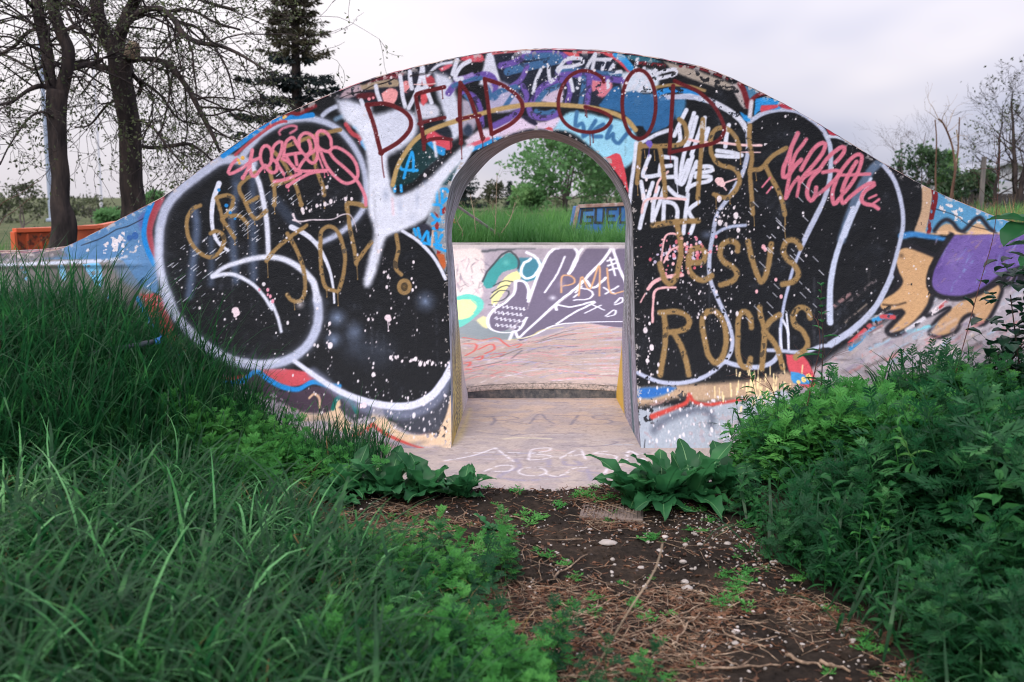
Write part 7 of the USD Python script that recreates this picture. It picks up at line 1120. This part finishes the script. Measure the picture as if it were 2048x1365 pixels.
PB = [(1215, 1088, 34), (1320, 1103, 14), (1366, 1125, 14), (1282, 1137, 13), (1163, 1142, 8), (1370, 1165, 16), (1374, 1180, 22), (1290, 1175, 12), (1418, 1205, 8), (1458, 1213, 12), (1500, 1212, 12), (1530, 1211, 9), (1582, 1212, 12), (1646, 1213, 10), (1472, 1265, 16), (1470, 1288, 14), (1696, 1260, 13), (1540, 1293, 8), (1804, 1333, 12), (1356, 1293, 10), (1270, 1060, 8), (1240, 1062, 8), (1300, 1060, 9), (1330, 1075, 12), (1390, 1070, 10), (1400, 1090, 12), (1455, 1090, 16), (1460, 1065, 8), (1230, 1230, 8), (1225, 1120, 9), (1180, 1060, 9)]
pc_ = ground_at([(x, y) for x, y, _ in PB])
pl = ordered([f'{"big" if w > 13 else "small"} pale stone on the {side(c)} of the {"near" if y > 1200 else "far"} path' for (x, y, w), c in zip(PB, pc_)], [c[1] for c in pc_])
for k, (x, y, w) in enumerate(PB):
    c = pc_[k]; s = w / 2 / FPX * np.linalg.norm(c - CAM); fl_ = .25 if k == 0 else .6
    v_, f_ = stone(200 + k, 1, fl_); tag(obj('stone', (v_ * s + c + [0, 0, s * .15], f_), 'pebble', smooth=25), 'flat white stone, the widest on the dark soil of the path' if k == 0 else pl[k], 'stone', None if k == 0 else 'pale stones on the path')
noisy('rough_block', [(120, 100, 90), (158, 134, 120), (182, 160, 148)], 22, rough=.95, bump=.6); c = ground_at([(1424, 992)])[0]; v_, f_ = stone(9, .075, .62); tag(obj('concrete_lump', (v_ * [1.25, 1, .9] + c + [0, 0, .02], f_), 'rough_block', smooth=20), 'pinkish broken lump of concrete among the weeds right of the concrete strip', 'rubble')
# ribbed paver sunk into the soil
noisy('paver', [(88, 76, 72), (116, 102, 96), (134, 120, 112)], 12, rough=.9, bump=.4); q = ground_at([(1160, 1043), (1278, 1036), (1262, 1008), (1196, 1010)]); c = q.mean(0); pv = thing('paver', 'small ribbed concrete paver half sunk in the dark soil before the strip', 'paver', c + [0, 0, -.003], -9.0); sx, sy = .30, .21
obj('slab', box(sx, sy, .03, (0, 0, -.008), .004), 'paver', pv)
for k in range(17): obj('ridge', box(.006, sy - .02, .005, (-sx / 2 + .014 + k * (sx - .028) / 16, 0, .0085), .001), 'paver', pv)
# dark bar with a blue end lying across the grass against the wall
noisy('pipe_metal', [(48, 50, 58), (72, 76, 86), (92, 96, 106)], 9, rough=.45, bump=.05); mat('blue_tape', {'p': ('principled_bsdf', {'base_color': tuple(lin((40, 112, 186))), 'roughness': .5})}, [])
p0, p1 = at_depth([(176, 710), (312, 683)], -.62); p1 = at_depth([(312, 683)], -.38)[0]; t = thing('metal_bar', 'dark metal bar with a blue wrapped end lying in the tall grass at the left', 'bar', (p0 + p1) / 2); d = (p1 - p0) / np.linalg.norm(p1 - p0); h_ = np.linalg.norm(p1 - p0) / 2
obj('bar', tube([-d * h_, d * 0, d * h_], .0145, 14), 'pipe_metal', t, smooth=30); obj('blue_end', cat_m([tube([d * (h_ - .01), d * (h_ + .018)], .0185, 12), tube([d * (h_ + .01) + [0, 0, .006], d * (h_ + .02) + [.012, 0, .026]], [.007, .004], 6)]), 'blue_tape', t, smooth=30)
# scrap of white paper, pine cone
mat('paper', {'p': ('principled_bsdf', {'base_color': tuple(lin((190, 184, 184))), 'roughness': .8})}, []); c = ground_at([(742, 1106)])[0]; v_, f_ = stone(31, .022, .8); tag(obj('paper_scrap', (v_ * (1 + .35 * np.random.default_rng(1).normal(size=(len(v_), 1)) * .35) + c + [0, 0, .018], f_), 'paper'), 'crumpled white scrap of paper at the left edge of the bare soil', 'litter')
c = ground_at([(1772, 1292)])[0]; pc = thing('pine_cone', 'brown pine cone lying under the weeds at the lower right of the path', 'pine cone', c + [0, 0, .022], 60); r2 = np.random.default_rng(3); sc_ = []
obj('core', tube([[-.035, 0, 0], [0, 0, 0], [.035, 0, 0]], [.010, .016, .006], 8), 'chip_wood', pc)
for k in range(70):
    z = -.034 + .066 * k / 70; a = k * 2.4; R = .021 * math.sin(math.pi * (.18 + .72 * k / 70)); v_, f_ = place(fix_tri(broad_leaf(.016, .015, r2, .02, 0, .2, 4)), np.zeros(3), 0, .9); v_ = v_[:, [2, 0, 1]] * [1, 1, 1]; sc_.append((np.c_[v_[:, 0] + z, (R * .4 + v_[:, 2]) * math.cos(a) - v_[:, 1] * math.sin(a), (R * .4 + v_[:, 2]) * math.sin(a) + v_[:, 1] * math.cos(a)], f_))
s_ = obj('scales', cat_m(sc_), 'chip_wood', pc); s_.SetCustomDataByKey('kind', 'stuff')
